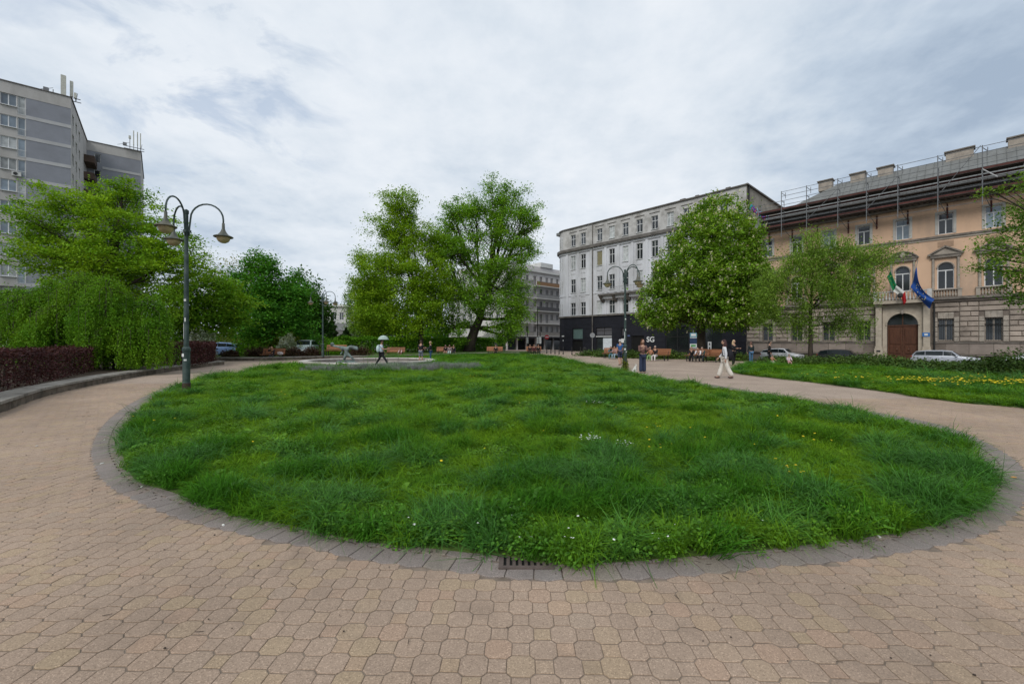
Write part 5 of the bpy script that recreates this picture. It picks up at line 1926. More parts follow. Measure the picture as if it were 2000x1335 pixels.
wall_holes(mb, a0, a1, zCor1, zEave, 0.0, ph, .22)
# arch spandrels inside the piano nobile openings
for u_ in pcols:
    r_ = w2_ / 2
    cz = zW2[1] - r_
    for sgn in (-1, 1):
        pts = [(u_ + sgn * r_, zW2[1])] + [(u_ + sgn * r_ * math.cos(t_ * PI / 2 / 6), cz + r_ * math.sin(t_ * PI / 2 / 6)) for t_ in range(7)]
        if sgn > 0: pts = pts[::-1]
        MB().prism(pts, .003, .2).build("arch_spandrel", M['orange'], pal)
mb.build("wall", M['orange'], pal)
kk = 0
for u_ in pcols:
    kk += 1
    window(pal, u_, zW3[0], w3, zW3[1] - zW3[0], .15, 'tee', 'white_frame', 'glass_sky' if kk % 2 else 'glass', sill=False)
    o = window(pal, u_, zW2[0], w2_, zW2[1] - zW2[0], .15, 'tee', 'white_frame', 'glass', sill=False)
# surrounds of the third floor windows
for u_ in pcols:
    mb = MB()
    x0, x1, z0, z1 = u_ - w3 / 2, u_ + w3 / 2, zW3[0], zW3[1]
    mb.box(x0 - .2, x0 - .002, -.04, .02, z0, z1 + .2); mb.box(x1 + .002, x1 + .2, -.04, .02, z0, z1 + .2); mb.box(x0 - .002, x1 + .002, -.04, .02, z1 + .002, z1 + .2)
    mb.build("window_surround", plain("surround_grey", (.42, .41, .38)), pal)
# string course under them
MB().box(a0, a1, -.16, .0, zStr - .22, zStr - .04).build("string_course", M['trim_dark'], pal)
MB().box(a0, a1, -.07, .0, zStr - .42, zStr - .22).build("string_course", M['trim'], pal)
# aedicules: columns, entablature, pediment, balustrade
pm1, pm0 = pz(1854.5, 480), pz(1854.5, 497)
def aedicule(u_, curved):
    a = empty("window_aedicule", (0, 0, 0)); a.parent = pal; a.location = (u_, 0, 0)
    hw = w2_ / 2 + .38
    for s_ in (-1, 1):
        mb = MB()
        mb.lathe([(.13, 0), (.11, .1), (.105, pm0 - .35 - zW2[0]), (.13, pm0 - .25 - zW2[0])], 10, (s_ * (hw - .1), -.06, zW2[0]))
        mb.build("column", M['trim'], a, True)
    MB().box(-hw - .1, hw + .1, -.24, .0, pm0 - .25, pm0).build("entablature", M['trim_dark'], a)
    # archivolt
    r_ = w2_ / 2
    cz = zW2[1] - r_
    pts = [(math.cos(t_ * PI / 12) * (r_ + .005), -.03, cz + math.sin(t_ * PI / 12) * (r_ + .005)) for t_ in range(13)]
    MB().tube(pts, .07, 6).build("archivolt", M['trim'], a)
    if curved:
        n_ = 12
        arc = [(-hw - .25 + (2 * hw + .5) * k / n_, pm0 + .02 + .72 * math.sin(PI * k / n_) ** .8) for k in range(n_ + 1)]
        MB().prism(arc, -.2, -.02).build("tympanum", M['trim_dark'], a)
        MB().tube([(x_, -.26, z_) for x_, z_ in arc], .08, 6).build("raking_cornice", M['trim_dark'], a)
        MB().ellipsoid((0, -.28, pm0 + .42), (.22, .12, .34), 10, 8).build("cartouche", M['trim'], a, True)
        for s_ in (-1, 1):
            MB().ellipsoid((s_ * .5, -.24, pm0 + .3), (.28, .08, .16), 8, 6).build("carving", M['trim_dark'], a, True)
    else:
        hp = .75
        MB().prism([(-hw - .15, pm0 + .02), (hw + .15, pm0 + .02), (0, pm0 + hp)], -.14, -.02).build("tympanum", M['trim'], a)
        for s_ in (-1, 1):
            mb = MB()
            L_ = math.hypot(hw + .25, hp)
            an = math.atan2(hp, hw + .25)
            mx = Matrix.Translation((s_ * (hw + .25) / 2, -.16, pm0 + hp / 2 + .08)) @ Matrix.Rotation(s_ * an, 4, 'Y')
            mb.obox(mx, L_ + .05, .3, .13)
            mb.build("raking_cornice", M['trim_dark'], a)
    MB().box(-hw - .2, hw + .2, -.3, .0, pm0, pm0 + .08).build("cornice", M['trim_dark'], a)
    if abs(u_ - gu) > .5:
        for s_ in (-1, 1):
            MB().box(s_ * hw - .14, s_ * hw + .14, -.22, 0, zCor1 + .02, zW2[0]).build("pedestal", M['trim'], a)
        MB().box(-hw - .16, hw + .16, -.26, 0, zW2[0] - .1, zW2[0]).build("rail", M['trim'], a)
        bal = MB().lathe([(.04, 0), (.075, .08), (.085, .2), (.04, .42), (.05, zW2[0] - .1 - zCor1 - .04)], 8).mesh("baluster", M['trim'], True)
        for k in range(8):
            inst("baluster", bal, a, (-hw + .28 + k * (2 * hw - .56) / 7, -.12, zCor1 + .02))
    return a


for i, u_ in enumerate(pcols):
    aedicule(u_, abs(u_ - gu) < .3)
# small sill panels
for u_ in pcols:
    if u_ > gu + .5:
        MB().box(u_ - .55, u_ + .55, -.03, .0, zStr - 1.15, zStr - .62).build("relief_panel", plain("panel_orange_dark", (.33, .22, .15)), pal)
# ledge between stone floor and plaster
MB().box(a0, a1, -.42, .02, zCor0 + .22, zCor1).build("cornice", M['trim_dark'], pal)
MB().box(a0, a1, -.25, .02, zCor0, zCor0 + .22).build("cornice", M['stone_dark'], pal)
# ground floor
gh = []
gw = pu(1794) - pu(1733)
gzT = pz(1763, 612)
for u_ in pcols:
    if abs(u_ - gu) < .5: continue
    gh.append((u_ - w1 / 2, u_ + w1 / 2, zW1[0], zW1[1]))
    gh.append((u_ - .5, u_ + .5, .25, .8))
gate_h = (gu - gw / 2, gu + gw / 2, 0.0, gzT)
mb = MB()
wall_holes(mb, a0, a1, 0, zCor0, 0.0, gh + [gate_h], .28)
mb.build("ground_floor_wall", M['stone_dark'], pal)
# rusticated blocks
zpl = zW1[0] - .12
rowh = .47
nr_ = int((zCor0 - zpl - .1) / rowh)
rowh = (zCor0 - zpl - .05) / nr_
blocks = 0
spans = []
edges = [a0 + .05] + [x for u_ in pcols for x in ((u_ - w1 / 2 - .38, u_ + w1 / 2 + .38) if abs(u_ - gu) > .5 else (gu - gw / 2 - .85, gu + gw / 2 + .85))] + [a1 - .05]
for k in range(0, len(edges), 2):
    spans.append((edges[k], edges[k + 1]))
bmesh_cache = {}
for r_ in range(nr_):
    z0 = zpl + r_ * rowh
    for (x0, x1) in spans:
        if x1 - x0 < .3 or x0 > pu(2000) + 5: continue
        cuts = [x0, x1] if (r_ % 2 == 0 and x1 - x0 < 1.6) else [x0, (x0 + x1) / 2 + (.1 if r_ % 4 == 1 else -.1), x1]
        for c0, c1 in zip(cuts[:-1], cuts[1:]):
            key = (round(c1 - c0, 2))
            if key not in bmesh_cache:
                bmesh_cache[key] = MB().bbox(.012, c1 - c0 - .012, -.13, 0.0, .03, rowh - .03, .055).mesh("stone_block", M['stone'])
            inst("stone_block", bmesh_cache[key], pal, (c0, 0, z0))
# full-width courses over the windows
zab = zW1[1] + .68
rws = [zpl + r_ * rowh for r_ in range(nr_) if zpl + r_ * rowh >= zab - .05]
for z0 in rws:
    for u_ in pcols:
        if abs(u_ - gu) < .5 or u_ > pu(2000) + 3: continue
        wv_ = w1 + .76
        key = ('top', round(wv_, 2))
        if key not in bmesh_cache:
            bmesh_cache[key] = MB().bbox(.012, wv_ - .012, -.13, 0.0, .03, rowh - .03, .055).mesh("stone_block", M['stone'])
        inst("stone_block", bmesh_cache[key], pal, (u_ - wv_ / 2, 0, z0))
# big plain blocks of the plinth, four to a bay
pk_ = MB().bbox(.01, sp / 2 - .01, -.13, 0, .02, zpl - .18 - .95, .03).mesh("stone_block", mat("plinth_stone", (0.26, 0.215, 0.185), .92, .15, 1.5, .5, 20, rand=.15))
for u_ in pcols:
    if u_ > pu(2000) + 3: continue
    for q in (-1, 0):
        xq = u_ + q * sp / 2
        if gu - gw / 2 - .86 - sp / 2 < xq < gu + gw / 2 + .84: continue
        inst("stone_block", pk_, pal, (xq, 0, .95))
# quoins either side of the windows
qm = MB().bbox(.0, .34, -.10, 0.0, .02, rowh - .02, .03).mesh("stone_block", M['trim'])
vm_ = MB().bbox(0, w1 / 3, -.11, 0, .02, .62, .03).mesh("voussoir", M['trim'])
for u_ in pcols:
    if abs(u_ - gu) < .5 or u_ > pu(2000) + 3: continue
    for r_ in range(int((zW1[1] - zpl) / rowh) + 1):
        z0 = zpl + r_ * rowh
        if z0 + rowh > zab + .02: continue
        inst("stone_block", qm, pal, (u_ - w1 / 2 - .36, 0, z0)); inst("stone_block", qm, pal, (u_ + w1 / 2 + .02, 0, z0))
    for k in range(3):
        inst("voussoir", vm_, pal, (u_ - w1 / 2 + k * w1 / 3, 0, zW1[1] + .03))
    # window with scroll grille
    o = window(pal, u_, zW1[0], w1, zW1[1] - zW1[0], .2, 'two', 'trim', 'glass', sill=False)
    g_ = MB()
    hh = zW1[1] - zW1[0]
    for k in range(7):
        g_.tube([(-w1 / 2 + .08 + k * (w1 - .16) / 6, -.1, 0), (-w1 / 2 + .08 + k * (w1 - .16) / 6, -.1, hh)], .012, 4)
    for q in range(4):
        g_.tube([(-w1 / 2 + (w1) * k / 12, -.1, hh * .72 + .07 * math.sin(k * PI / 2 + q)) for k in range(13)], .014, 4)
    g_.build("grille", M['iron'], o)
# plinth courses
for k, (z0, z1, out) in enumerate(((zpl - .14, zpl - .02, .2), (.95, zpl - .16, .12), (.82, .93, .18))):
    for (x0, x1) in ((a0, gu - gw / 2 - .86), (gu + gw / 2 + .86, a1)):
        MB().box(x0, x1, -out, 0, z0, z1).build("plinth_course", M['trim_dark'] if k != 1 else M['stone_dark'], pal)
for u_ in pcols:
    if abs(u_ - gu) < .5: continue
    MB().box(u_ - .5, u_ + .5, .2, .25, .25, .8).build("basement_window", M['dark'], pal)
# portal
po = empty("portal", (0, 0, 0)); po.parent = pal; po.location = (gu, 0, 0)
pw = gw / 2 + .84
arch_r = gw / 2
ac_z = gzT - arch_r
mb = MB()
outer_z = zCor0 - .02
# spandrel wall with arch
seg_ = 16
pts = [(-pw + .5, 0), (-pw + .5, outer_z), (pw - .5, outer_z), (pw - .5, 0), (arch_r, 0), (arch_r, ac_z)]
arcp = [(arch_r * math.cos(PI * k / seg_), ac_z + arch_r * math.sin(PI * k / seg_)) for k in range(seg_ + 1)]
for k in range(seg_):
    x0, z0 = arcp[k]; x1, z1 = arcp[k + 1]
    mb.add([(x0, -.3, z0), (x0, -.3, outer_z), (x1, -.3, outer_z), (x1, -.3, z1)], [(3, 2, 1, 0)])
    mb.add([(x0, -.3, z0), (x1, -.3, z1), (x1, .2, z1), (x0, .2, z0)], [(3, 2, 1, 0)])
for s_ in (-1, 1):
    xa, xb = sorted((s_ * arch_r, s_ * (pw - .5)))
    mb.add([(xa, -.3, 0), (xb, -.3, 0), (xb, -.3, outer_z), (xa, -.3, outer_z)], [(0, 1, 2, 3)])
    mb.add([(s_ * arch_r, -.3, 0), (s_ * arch_r, .2, 0), (s_ * arch_r, .2, ac_z), (s_ * arch_r, -.3, ac_z)], [(0, 1, 2, 3)])
mb.build("arch_wall", M['portal'], po)
MB().tube([(x_ * 1.05, -.33, ac_z + (z_ - ac_z) * 1.05) for x_, z_ in arcp], .07, 6).build("archivolt", M['portal'], po)
MB().ellipsoid((0, -.4, gzT + .12), (.16, .12, .24), 10, 6).build("keystone", M['trim'], po, True)
for s_ in (-1, 1):
    c_ = s_ * (pw - .22)
    MB().box(c_ - .24, c_ + .24, -.62, 0, 1.7, outer_z - .2).build("pilaster", M['portal'], po)
    MB().box(c_ - .32, c_ + .32, -.72, 0, outer_z - .2, outer_z).build("capital", M['portal'], po)
    MB().box(c_ - .34, c_ + .34, -.75, 0, .9, 1.45).build("pedestal", M['portal'], po)
    MB().box(c_ - .42, c_ + .42, -.85, 0, 0, .9).build("pedestal", M['portal'], po)
    MB().box(c_ - .29, c_ + .29, -.68, 0, 1.45, 1.7).build("pilaster_base", M['portal'], po)
    MB().box(c_ - .16, c_ + .16, -.765, -.75, 1.1, 1.28).build("name_plate", M['iron'], po)
gt = empty("gate", (0, 0, 0)); gt.parent = po
for s_ in (-1, 1):
    xa, xb = sorted((s_ * .015, s_ * (arch_r - .01)))
    leaf = MB().box(xa, xb, .12, .18, 0.02, ac_z - .12).build("gate_leaf", M['gate_wood'], gt)
mb = MB()
for s_ in (-1, 1):
    for (z0, z1) in ((.2, .8), (.95, 1.75), (1.9, ac_z - .35)):
        xa, xb = sorted((s_ * .16, s_ * (arch_r - .16)))
        mb.bbox(xa, xb, .075, .12, z0, z1, .03)
mb.build("gate_panels", M['gate_wood'], gt)
MB().box(-arch_r, arch_r, .06, .2, ac_z - .12, ac_z + .02).build("transom", M['gate_wood'], gt)
MB().prism([(x_, z_) for x_, z_ in arcp], .14, .18).build("fanlight", M['shop_glass'], gt)
MB().box(-.04, .04, .1, .16, ac_z, gzT).build("fanlight_bar", M['gate_wood'], gt)
for s_ in (-1, 1):
    MB().ellipsoid((s_ * .45, .06, 1.35), (.1, .05, .16), 8, 6).build("carved_boss", M['gate_wood'], gt)
# portal balcony
MB().box(-pw - .15, pw + .15, -1.05, .0, zCor0 + .02, zCor0 + .34).build("balcony_slab", M['portal'], po)
bz0 = zCor0 + .34
bz1 = zW2[0] + .02
MB().box(-pw - .1, pw + .1, -1.0, -.8, bz1 - .1, bz1).build("balcony_rail", plain("balustrade_pale", (.5, .49, .47)), po)
balp = MB().lathe([(.05, 0), (.08, .1), (.085, .22), (.04, .5), (.05, bz1 - .1 - bz0)], 8).mesh("baluster", plain("balustrade_pale", (.5, .49, .47)), True)
for k in range(14):
    inst("baluster", balp, po, (-pw + .35 + k * (2 * pw - .7) / 13, -.9, bz0))
for s_ in (-1, 1):
    MB().box(s_ * pw - .17, s_ * pw + .17, -1.03, -.77, bz0, bz1 + .04).build("balcony_pier", plain("balustrade_pale", (.5, .49, .47)), po)
    MB().box(s_ * pw - .05, s_ * pw + .05, -.77, .0, bz1 - .1, bz1).build("balcony_rail", plain("balustrade_pale", (.5, .49, .47)), po)
# blue plaque
MB().box(pw - .52, pw + .02, -.66, -.63, pz(1808, 657), pz(1808, 649.5)).build("street_plate", plain("plate_bright_blue", (.04, .16, .42)), po)
MB().box(pw - .38, pw - .12, -.67, -.66, pz(1808, 655), pz(1808, 651.5)).build("plate_emblem", M['sticker'], po)
MB().tube([(gu + pw + .3, -.25, .1), (gu + pw + .3, -.25, zCor0)], .07, 8).build("down_pipe", M['iron'], pal)
# eaves cornice, consoles, roof
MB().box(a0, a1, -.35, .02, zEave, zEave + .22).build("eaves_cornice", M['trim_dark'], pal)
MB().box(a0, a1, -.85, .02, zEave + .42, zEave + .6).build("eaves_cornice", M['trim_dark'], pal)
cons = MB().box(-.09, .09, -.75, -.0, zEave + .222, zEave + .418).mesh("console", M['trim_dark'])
x_ = a0 + .3
nn_ = 0
while x_ < pu(2000) + 4 and nn_ < 120:
    inst("console", cons, pal, (x_, 0, 0)); x_ += .42; nn_ += 1
zr0 = zEave + .62
rt_y, rt_z = 4.4, pz(1832, 321) + 1.55
hipx = pu(1575)
mb = MB()
mb.add([(a0, -.95, zr0), (a1, -.95, zr0), (a1, rt_y, rt_z), (hipx + 2.2, rt_y, rt_z)], [(0, 1, 2, 3)])
mb.add([(a0, -.95, zr0), (hipx + 2.2, rt_y, rt_z), (a0, 9, zr0)], [(0, 1, 2)])
mb.add([(hipx + 2.2, rt_y, rt_z), (a1, rt_y, rt_z), (a1, 14, zr0), (a0, 9, zr0)], [(0, 1, 2, 3)])
mb.build("roof", M['roof_metal'], pal)
roofo = [o for o in pal.children if o.name.startswith("roof")][0]
sl = math.hypot(rt_y + .95, rt_z - zr0)
for k in range(60):
    x_ = hipx + 2.4 + k * .62
    if x_ > a1 - .2: break
    o = MB().tube([(x_, -.95, zr0 + .03), (x_, rt_y, rt_z + .03)], .028, 4).build("roof_seam", M['roof_metal'], roofo)
for k in range(9):
    x_ = a0 + .5 + k * .62
    t_ = (x_ - a0) / (hipx + 2.2 - a0)
    if t_ < 1: MB().tube([(x_, -.95, zr0 + .03), (x_, -.95 + t_ * (rt_y + .95), zr0 + t_ * (rt_z - zr0) + .03)], .028, 4).build("roof_seam", M['roof_metal'], roofo)
MB().tube([(a0, -.98, zr0 - .04), (a1, -.98, zr0 - .04)], .09, 6).build("gutter", M['roof_metal'], pal)
for (pa, pb) in ((1598, 1628), (1660, 1692), (1713, 1747), (1845, 1905), (1966, 2030)):
    # chimneys at the ridge, positions on the ridge line
    def ru(px):
        r = (px - 1000) / F
        X0_, Y0_ = P0[0] + .739 * rt_y, P0[1] + .674 * rt_y
        return (Y0_ * r - X0_) / (.674 + .739 * r)
    x0, x1 = ru(pa), ru(pb)
    c_ = MB().box(x0 + .1, x1 - .1, rt_y - .35, rt_y + .6, rt_z - .5, rt_z + .62).build("chimney", M['trim'], pal)
    MB().box(x0 - .02, x1 + .02, rt_y - .5, rt_y + .75, rt_z + .62, rt_z + .74).build("chimney_cap", M['trim_dark'], c_)
# mass of the palace behind
MB().box(a0 + .05, a1, .45, 14, 0, zEave + .4).build("core_wall", M['orange'], pal)
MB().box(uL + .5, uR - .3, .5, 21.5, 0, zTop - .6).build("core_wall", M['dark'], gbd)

# ===== scaffold along the eaves
sc = empty("roof_scaffold", (P0[0], P0[1], STREET), DA, "steel scaffold with red brown toe boards running along the palace eaves", "scaffold")
sy0, sy1 = -2.15, -1.2


def su(px, off=-2.0):
    r = (px - 1000) / F
    X0_, Y0_ = P0[0] + .739 * off, P0[1] + .674 * off
    return (Y0_ * r - X0_) / (.674 + .739 * r)


zd0 = zEave + .15
zd1 = zEave + 2.0
zdm = zEave + 1.05  # middle deck, added to darken the space between the other two
ztp = zEave + 4.15
posts = [su(a) for a in (1482, 1527, 1576, 1637, 1693, 1754, 1832, 1919, 2003)] + [su(2003) + 2.9, su(2003) + 5.8]
for i, x_ in enumerate(posts):
    MB().tube([(x_, sy0, zd0 - 1.3), (x_, sy0, ztp if i else zd1 + .6)], .04, 6).build("standard", M['scaf'], sc)
    MB().tube([(x_ + .02, sy1, zd0 - .3), (x_ + .02, sy1, zd1 + 1.2)], .035, 6).build("standard", M['scaf'], sc)
    for zz_ in (zd0 - .05, zd1 - .05, zd1 + 1.05):
        MB().tube([(x_, sy0, zz_), (x_, sy1, zz_)], .03, 5).build("transom", M['scaf'], sc)
    if 0 < i:
        MB().tube([(x_ + .32, sy0 + .35, zd1 + 1.3), (x_ + .32, sy0 + .35, ztp - .15)], .03, 5).build("gable_frame", M['scaf'], sc)
        MB().tube([(x_, sy0, ztp - .2), (x_ + .32, sy0 + .35, ztp - .5)], .03, 5).build("gable_frame", M['scaf'], sc)
    MB().box(x_ + .5, x_ + .62, -.1, 0, zEave - 1.5, zEave - .1).build("wall_bracket", M['redboard'], sc)
    MB().tube([(x_ + .56, -.1, zEave - 1.2), (x_, sy0, zd0 - .1)], .03, 5).build("raker", M['scaf'], sc)
for i in range(len(posts) - 1):
    x0, x1 = posts[i], posts[i + 1]
    for zz_ in ((zd0 + .5, zd0 + 1.0, zd1 + .5, zd1 + 1.0) + (() if i == 0 else (ztp - .1, ztp - .62))):
        MB().tube([(x0, sy0, zz_), (x1, sy0, zz_)], .028, 5).build("ledger", M['scaf'], sc)
    MB().tube([(x0, sy0, zd0 - 1.0), (x1, sy0, zd0 - 1.0)], .024, 5).build("ledger", M['scaf'], sc)
    for zz_ in (zd0, zdm, zd1):
        for k in range(3 if zz_ != zd1 else 4):
            ya = sy0 + .06 + k * .31
            MB().box(x0 + .05, x1 - .05, ya, ya + .29, zz_ - .03, zz_ + .02).build("deck_board", M['deck'], sc)
        if zz_ != zdm: MB().box(x0 + .04, x1 - .04, sy0 + .045, sy0 + .075, zz_ + .02, zz_ + .18).build("toe_board", M['redboard'], sc)
    if i % 2 == 0 and i > 0 and i != 6:
        MB().tube([(x0, sy0 - .05, zd0 + .1), (x1, sy0 - .05, zd1 + 1.0)], .028, 5).build("brace", M['scaf'], sc)
MB().tube([(posts[6] + .3, sy0 - .05, zd0 + .6), (posts[7] - .1, sy0 - .05, ztp)], .028, 5).build("brace", M['scaf'], sc)
MB().tube([(posts[7], sy0 - .05, zd1), (posts[7] + .9, sy0 - .05, zd0 + .9)], .05, 5).build("brace", plain("alu", (.4, .4, .4)), sc)

for (za, zb_, m_) in ((.62, .84, 'deck'), (.92, 1.0, 'trim_dark'), (1.14, 1.36, 'deck'), (1.44, 1.50, 'trim_dark'), (1.6, 1.8, 'redboard'), (2.3, 2.5, 'deck')):  # added slats: the dark ones stand for the shaded gaps between decks
    for i in range(len(posts) - 1):
        MB().box(posts[i] + .02, posts[i + 1] - .02, -1.10, -1.06, zEave + za, zEave + zb_).build("gap_shade_slat", M[m_], sc)

# ===== flags on the portal balcony
def cloth(nu, nv, fn, name, m, parent):
    V = [fn(i / nu, j / nv) for j in range(nv + 1) for i in range(nu + 1)]
    Fs = [(j * (nu + 1) + i, j * (nu + 1) + i + 1, (j + 1) * (nu + 1) + i + 1, (j + 1) * (nu + 1) + i) for j in range(nv) for i in range(nu)]
    return MB().add(V, Fs).build(name, m, parent, True)


BLUE = mat("flag_blue", (0.01, 0.06, 0.26), .7, .1)
# EU flag: hangs from a slanting pole; local x along the facade, y out, z up
fl = empty("flag", (P0[0], P0[1], STREET), DA, "blue flag with a ring of yellow stars hanging from a slanting pole over the gate", "flag")


def fp(px, py, off):
    """facade-frame point seen at a pixel with the given stand-off"""
    u_ = su(px, off)
    Yq = P0[1] + .674 * off - .739 * u_
    return Vector((u_, off, HEYE + (HY - py) * Yq / F - STREET))


a = fp(1791, 512, -1.3); bq = fp(1778, 566, -.9)
top, mid_ = fp(1791, 522, -1.35), fp(1779, 562, -1.0)
MB().tube([fp(1777, 572, -.85), fp(1793, 508, -1.45)], .035, 6).build("pole", M['trim'], fl)
c1, c2 = fp(1791, 521, -1.4), fp(1779, 561, -1.0)
e1, e2 = fp(1825, 583, -1.9), fp(1815, 603, -1.5)


def eu(s, t_):
    l_ = c1.lerp(c2, t_)
    r__ = e1.lerp(e2, t_)
    q = l_.lerp(r__, s)
    sg = math.sin(s * PI)
    q = q + Vector((-.32 * sg * (1 - t_), -.16 * math.sin(s * 5 + t_ * 7), -.42 * sg * (1 - t_) + .06 * math.sin(t_ * 9 + s * 4)))
    return q


cloth(14, 10, eu, "flag_cloth", BLUE, fl)
starm = plain("star_yellow", (.62, .55, .25))
for k in range(12):
    an = k * PI / 6
    s, t_ = .5 + .26 * math.cos(an), .5 + .34 * math.sin(an)
    c = eu(s, t_) + Vector((0, -.03, 0))
    pts = []
    for q in range(10):
        r_ = .058 if q % 2 == 0 else .024
        pts.append((c.x + r_ * math.sin(q * PI / 5), c.y, c.z + r_ * math.cos(q * PI / 5)))
    MB().add(pts, [tuple(range(10))[::-1]]).build("star", starm, fl)
fl2 = empty("flag", (P0[0], P0[1], STREET), DA, "green white and red striped flag drooping from the gate balcony", "flag")
MB().tube([fp(1757, 575, -.85), fp(1731, 520, -1.6)], .035, 6).build("pole", M['trim'], fl2)
d1, d2 = fp(1733, 524, -1.6), fp(1745, 552, -1.2)
for k, (nm, c_) in enumerate((("green_stripe", (.01, .16, .06)), ("white_stripe", (.55, .55, .52)), ("red_stripe", (.38, .015, .02)))):
    m_ = plain("flag_" + nm, c_)
    g0, g1 = fp(1742, 572, -1.6), fp(1770, 590, -1.3)

    def it(s, t_, k=k):
        s = (k + s) / 3
        ctr = [fp(1736, 535, -1.6), fp(1748, 563, -1.5), fp(1764, 574, -1.4), fp(1768, 592, -1.35)]
        x3 = s * 3
        i_ = min(2, int(x3)); f_ = x3 - i_
        q = ctr[i_].lerp(ctr[i_ + 1], f_)
        wv = (t_ - .5) * .62 * (1 - .25 * s)
        return q + Vector((wv * .45, -.1 * math.sin(t_ * 8 + s * 5), wv))
    cloth(6, 8, it, nm, m_, fl2)
MB().ellipsoid(fp(1758, 577, -1.7), (.22, .12, .24), 10, 8).build("finial", M['iron'], fl2, True)

# ===== far corner building behind the elm
fb = empty("balcony_block", (X_(985, 86.8), 86.8, STREET), R(42.4), "pale six storey apartment block with long balconies behind the elm", "building")
hz = 16.9 - STREET
st = 2.72
fh = []
base_h = 3.3
cu = [1.2, 2.9, 4.7, 6.6, 8.9, 10.8, 12.7, 14.3, 16.2, 18.0]
for k in range(5):
    z0 = base_h + .25 + k * st
    for u_ in cu:
        door = int(u_ * 3 + k) % 3 == 0
        fh.append((u_ - .42, u_ + .42, z0 + (.0 if door else .75), z0 + 2.1))
mb = MB(); wall_holes(mb, 0, 20, base_h, hz, 0.0, fh, .2); mb.build("wall", M['far_wall'], fb)
for (a, b_, c, d) in fh:
    window(fb, (a + b_) / 2, c, b_ - a, d - c, .14, 'two', 'far_wall', 'glass', sill=False)
sdh = []
for k in range(5):
    for u_ in (2.0, 4.2, 6.6, 9.0, 11.4, 13.8, 16.2, 18.4):
        sdh.append((u_ - .55, u_ + .55, base_h + 1.0 + k * st, base_h + 2.4 + k * st))
q = MB(); wall_holes(q, -20, 0, base_h, hz, 0, [(-b_, -a, c, d) for (a, b_, c, d) in sdh], .2)
q2 = MB(); q2.v = [(y_, -x_, z_) for x_, y_, z_ in q.v]; q2.f = list(q.f)
q2.build("side_wall", M['white_wall'], fb)
for (a, b_, c, d) in sdh:
    o = window(fb, 0, 0, b_ - a, d - c, 0, 'two', 'white_frame', 'glass', sill=False)
    o.rotation_euler = (0, 0, R(-90)); o.location = (.12, (a + b_) / 2, c)
MB().box(0.05, 20, 0.02, 19.9, 0, base_h - .02).build("shop_base", plain("shop_dark", (.05, .05, .055)), fb)
MB().box(-.3, 20, -.5, .02, hz - .1, hz + .25).build("roof_cornice", M['white_wall'], fb)
MB().box(1, 20, 1.5, 18, hz + .25, hz + 1.6).build("roof_storey", M['far_wall'], fb)
MB().box(12, 16, 1.2, 6, hz + 1.6, hz + 2.6).build("roof_storey", M['white_wall'], fb)
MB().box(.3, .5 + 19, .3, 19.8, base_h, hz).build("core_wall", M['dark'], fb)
pc_ = [None, (.35, .17, .08), None, (.09, .09, .10), None]
for k in range(5):
    z0 = base_h + k * st
    for (x0, x1, solid) in ((8.2, 19.6, True), (1.6, 7.4, k % 2 == 0)):
        b = empty("balcony", (0, 0, 0)); b.parent = fb; b.location = (x0, 0, z0)
        MB().box(0, x1 - x0, -1.3, 0, 0, .16).build("slab", M['white_wall'], b)
        mb = MB()
        mb.box(0, x1 - x0, -1.28, -1.24, 1.0, 1.05)
        for q in range(int((x1 - x0) / .35)):
            mb.box(q * .35, q * .35 + .03, -1.27, -1.25, .16, 1.0)
        mb.build("railing", plain("rail_dull", (.2, .2, .2)), b)
        c_ = [(.30, .16, .07), (.3, .3, .3), (.08, .08, .09), (.33, .32, .30), (.3, .28, .26)][4 - k] if x0 > 8 else (.33, .32, .3)
        if k in (4, 2, 0, 3):
            MB().box(.05, x1 - x0 - .05, -1.24, -1.21, .18, .98).build("balcony_panel", plain("balc_%d_%d" % (k, int(x0)), c_), b)
for k in range(7):
    MB().box(.4 + k * 2.8, .7 + k * 2.8, -.3, 0, 0, base_h).build("pier", M['far_wall'], fb)
    MB().box(1.0 + k * 2.8, 2.9 + k * 2.8, -.04, .0, .4, 2.5).build("shop_window", M['shop_glass'], fb)
MB().box(0, 20, -1.2, 0, base_h - .35, base_h - .1).build("awning", plain("awning_dark", (.06, .06, .07)), fb)
# white kiosk wall low beside the elm
ko = empty("white_gable", (X_(945, 76), 76, 0), 0, "low white gable wall right of the elm trunk", "building")
MB().prism([(-2.4, 0), (2.3, 0), (2.3, 2.5), (1.6, 4.0), (-2.4, 1.2)], 0, 5).build("wall", M['white_wall'], ko)
MB().box(1.0, 1.8, -.03, 0, .0, 1.9).build("door", plain("kiosk_door", (.3, .3, .3)), ko)

# ===== distant white building between lamp and willow
wb = empty("white_mansion", (X_(640, 96), 96, 0), R(4), "low white building with a grey roof seen between the trees", "building")
wh = [(1.0 + k * 1.6, 1.9 + k * 1.6, 6.6, 8.3) for k in range(6)]
mb = MB(); wall_holes(mb, -2, 14, 0, 9.6, 0, wh, .3); mb.build("wall", M['white_wall'], wb)
for (a, b_, c, d) in wh: window(wb, (a + b_) / 2, c, b_ - a, d - c, .15, 'two', 'white_frame', 'glass', sill=False)
MB().box(-2.4, 14.4, -.5, 8, 9.6, 10.1).build("roof_slab", M['white_frame'], wb)
mb = MB(); mb.add([(-2.5, -3.5, 4.2), (14.5, -3.5, 4.2), (14.5, -.0, 5.9), (-2.5, -.0, 5.9)], [(0, 1, 2, 3)]); mb.box(-2.4, 14.4, -3.4, -.02, 0, 4.2)
mb.build("annex", M['roof_metal'], wb)

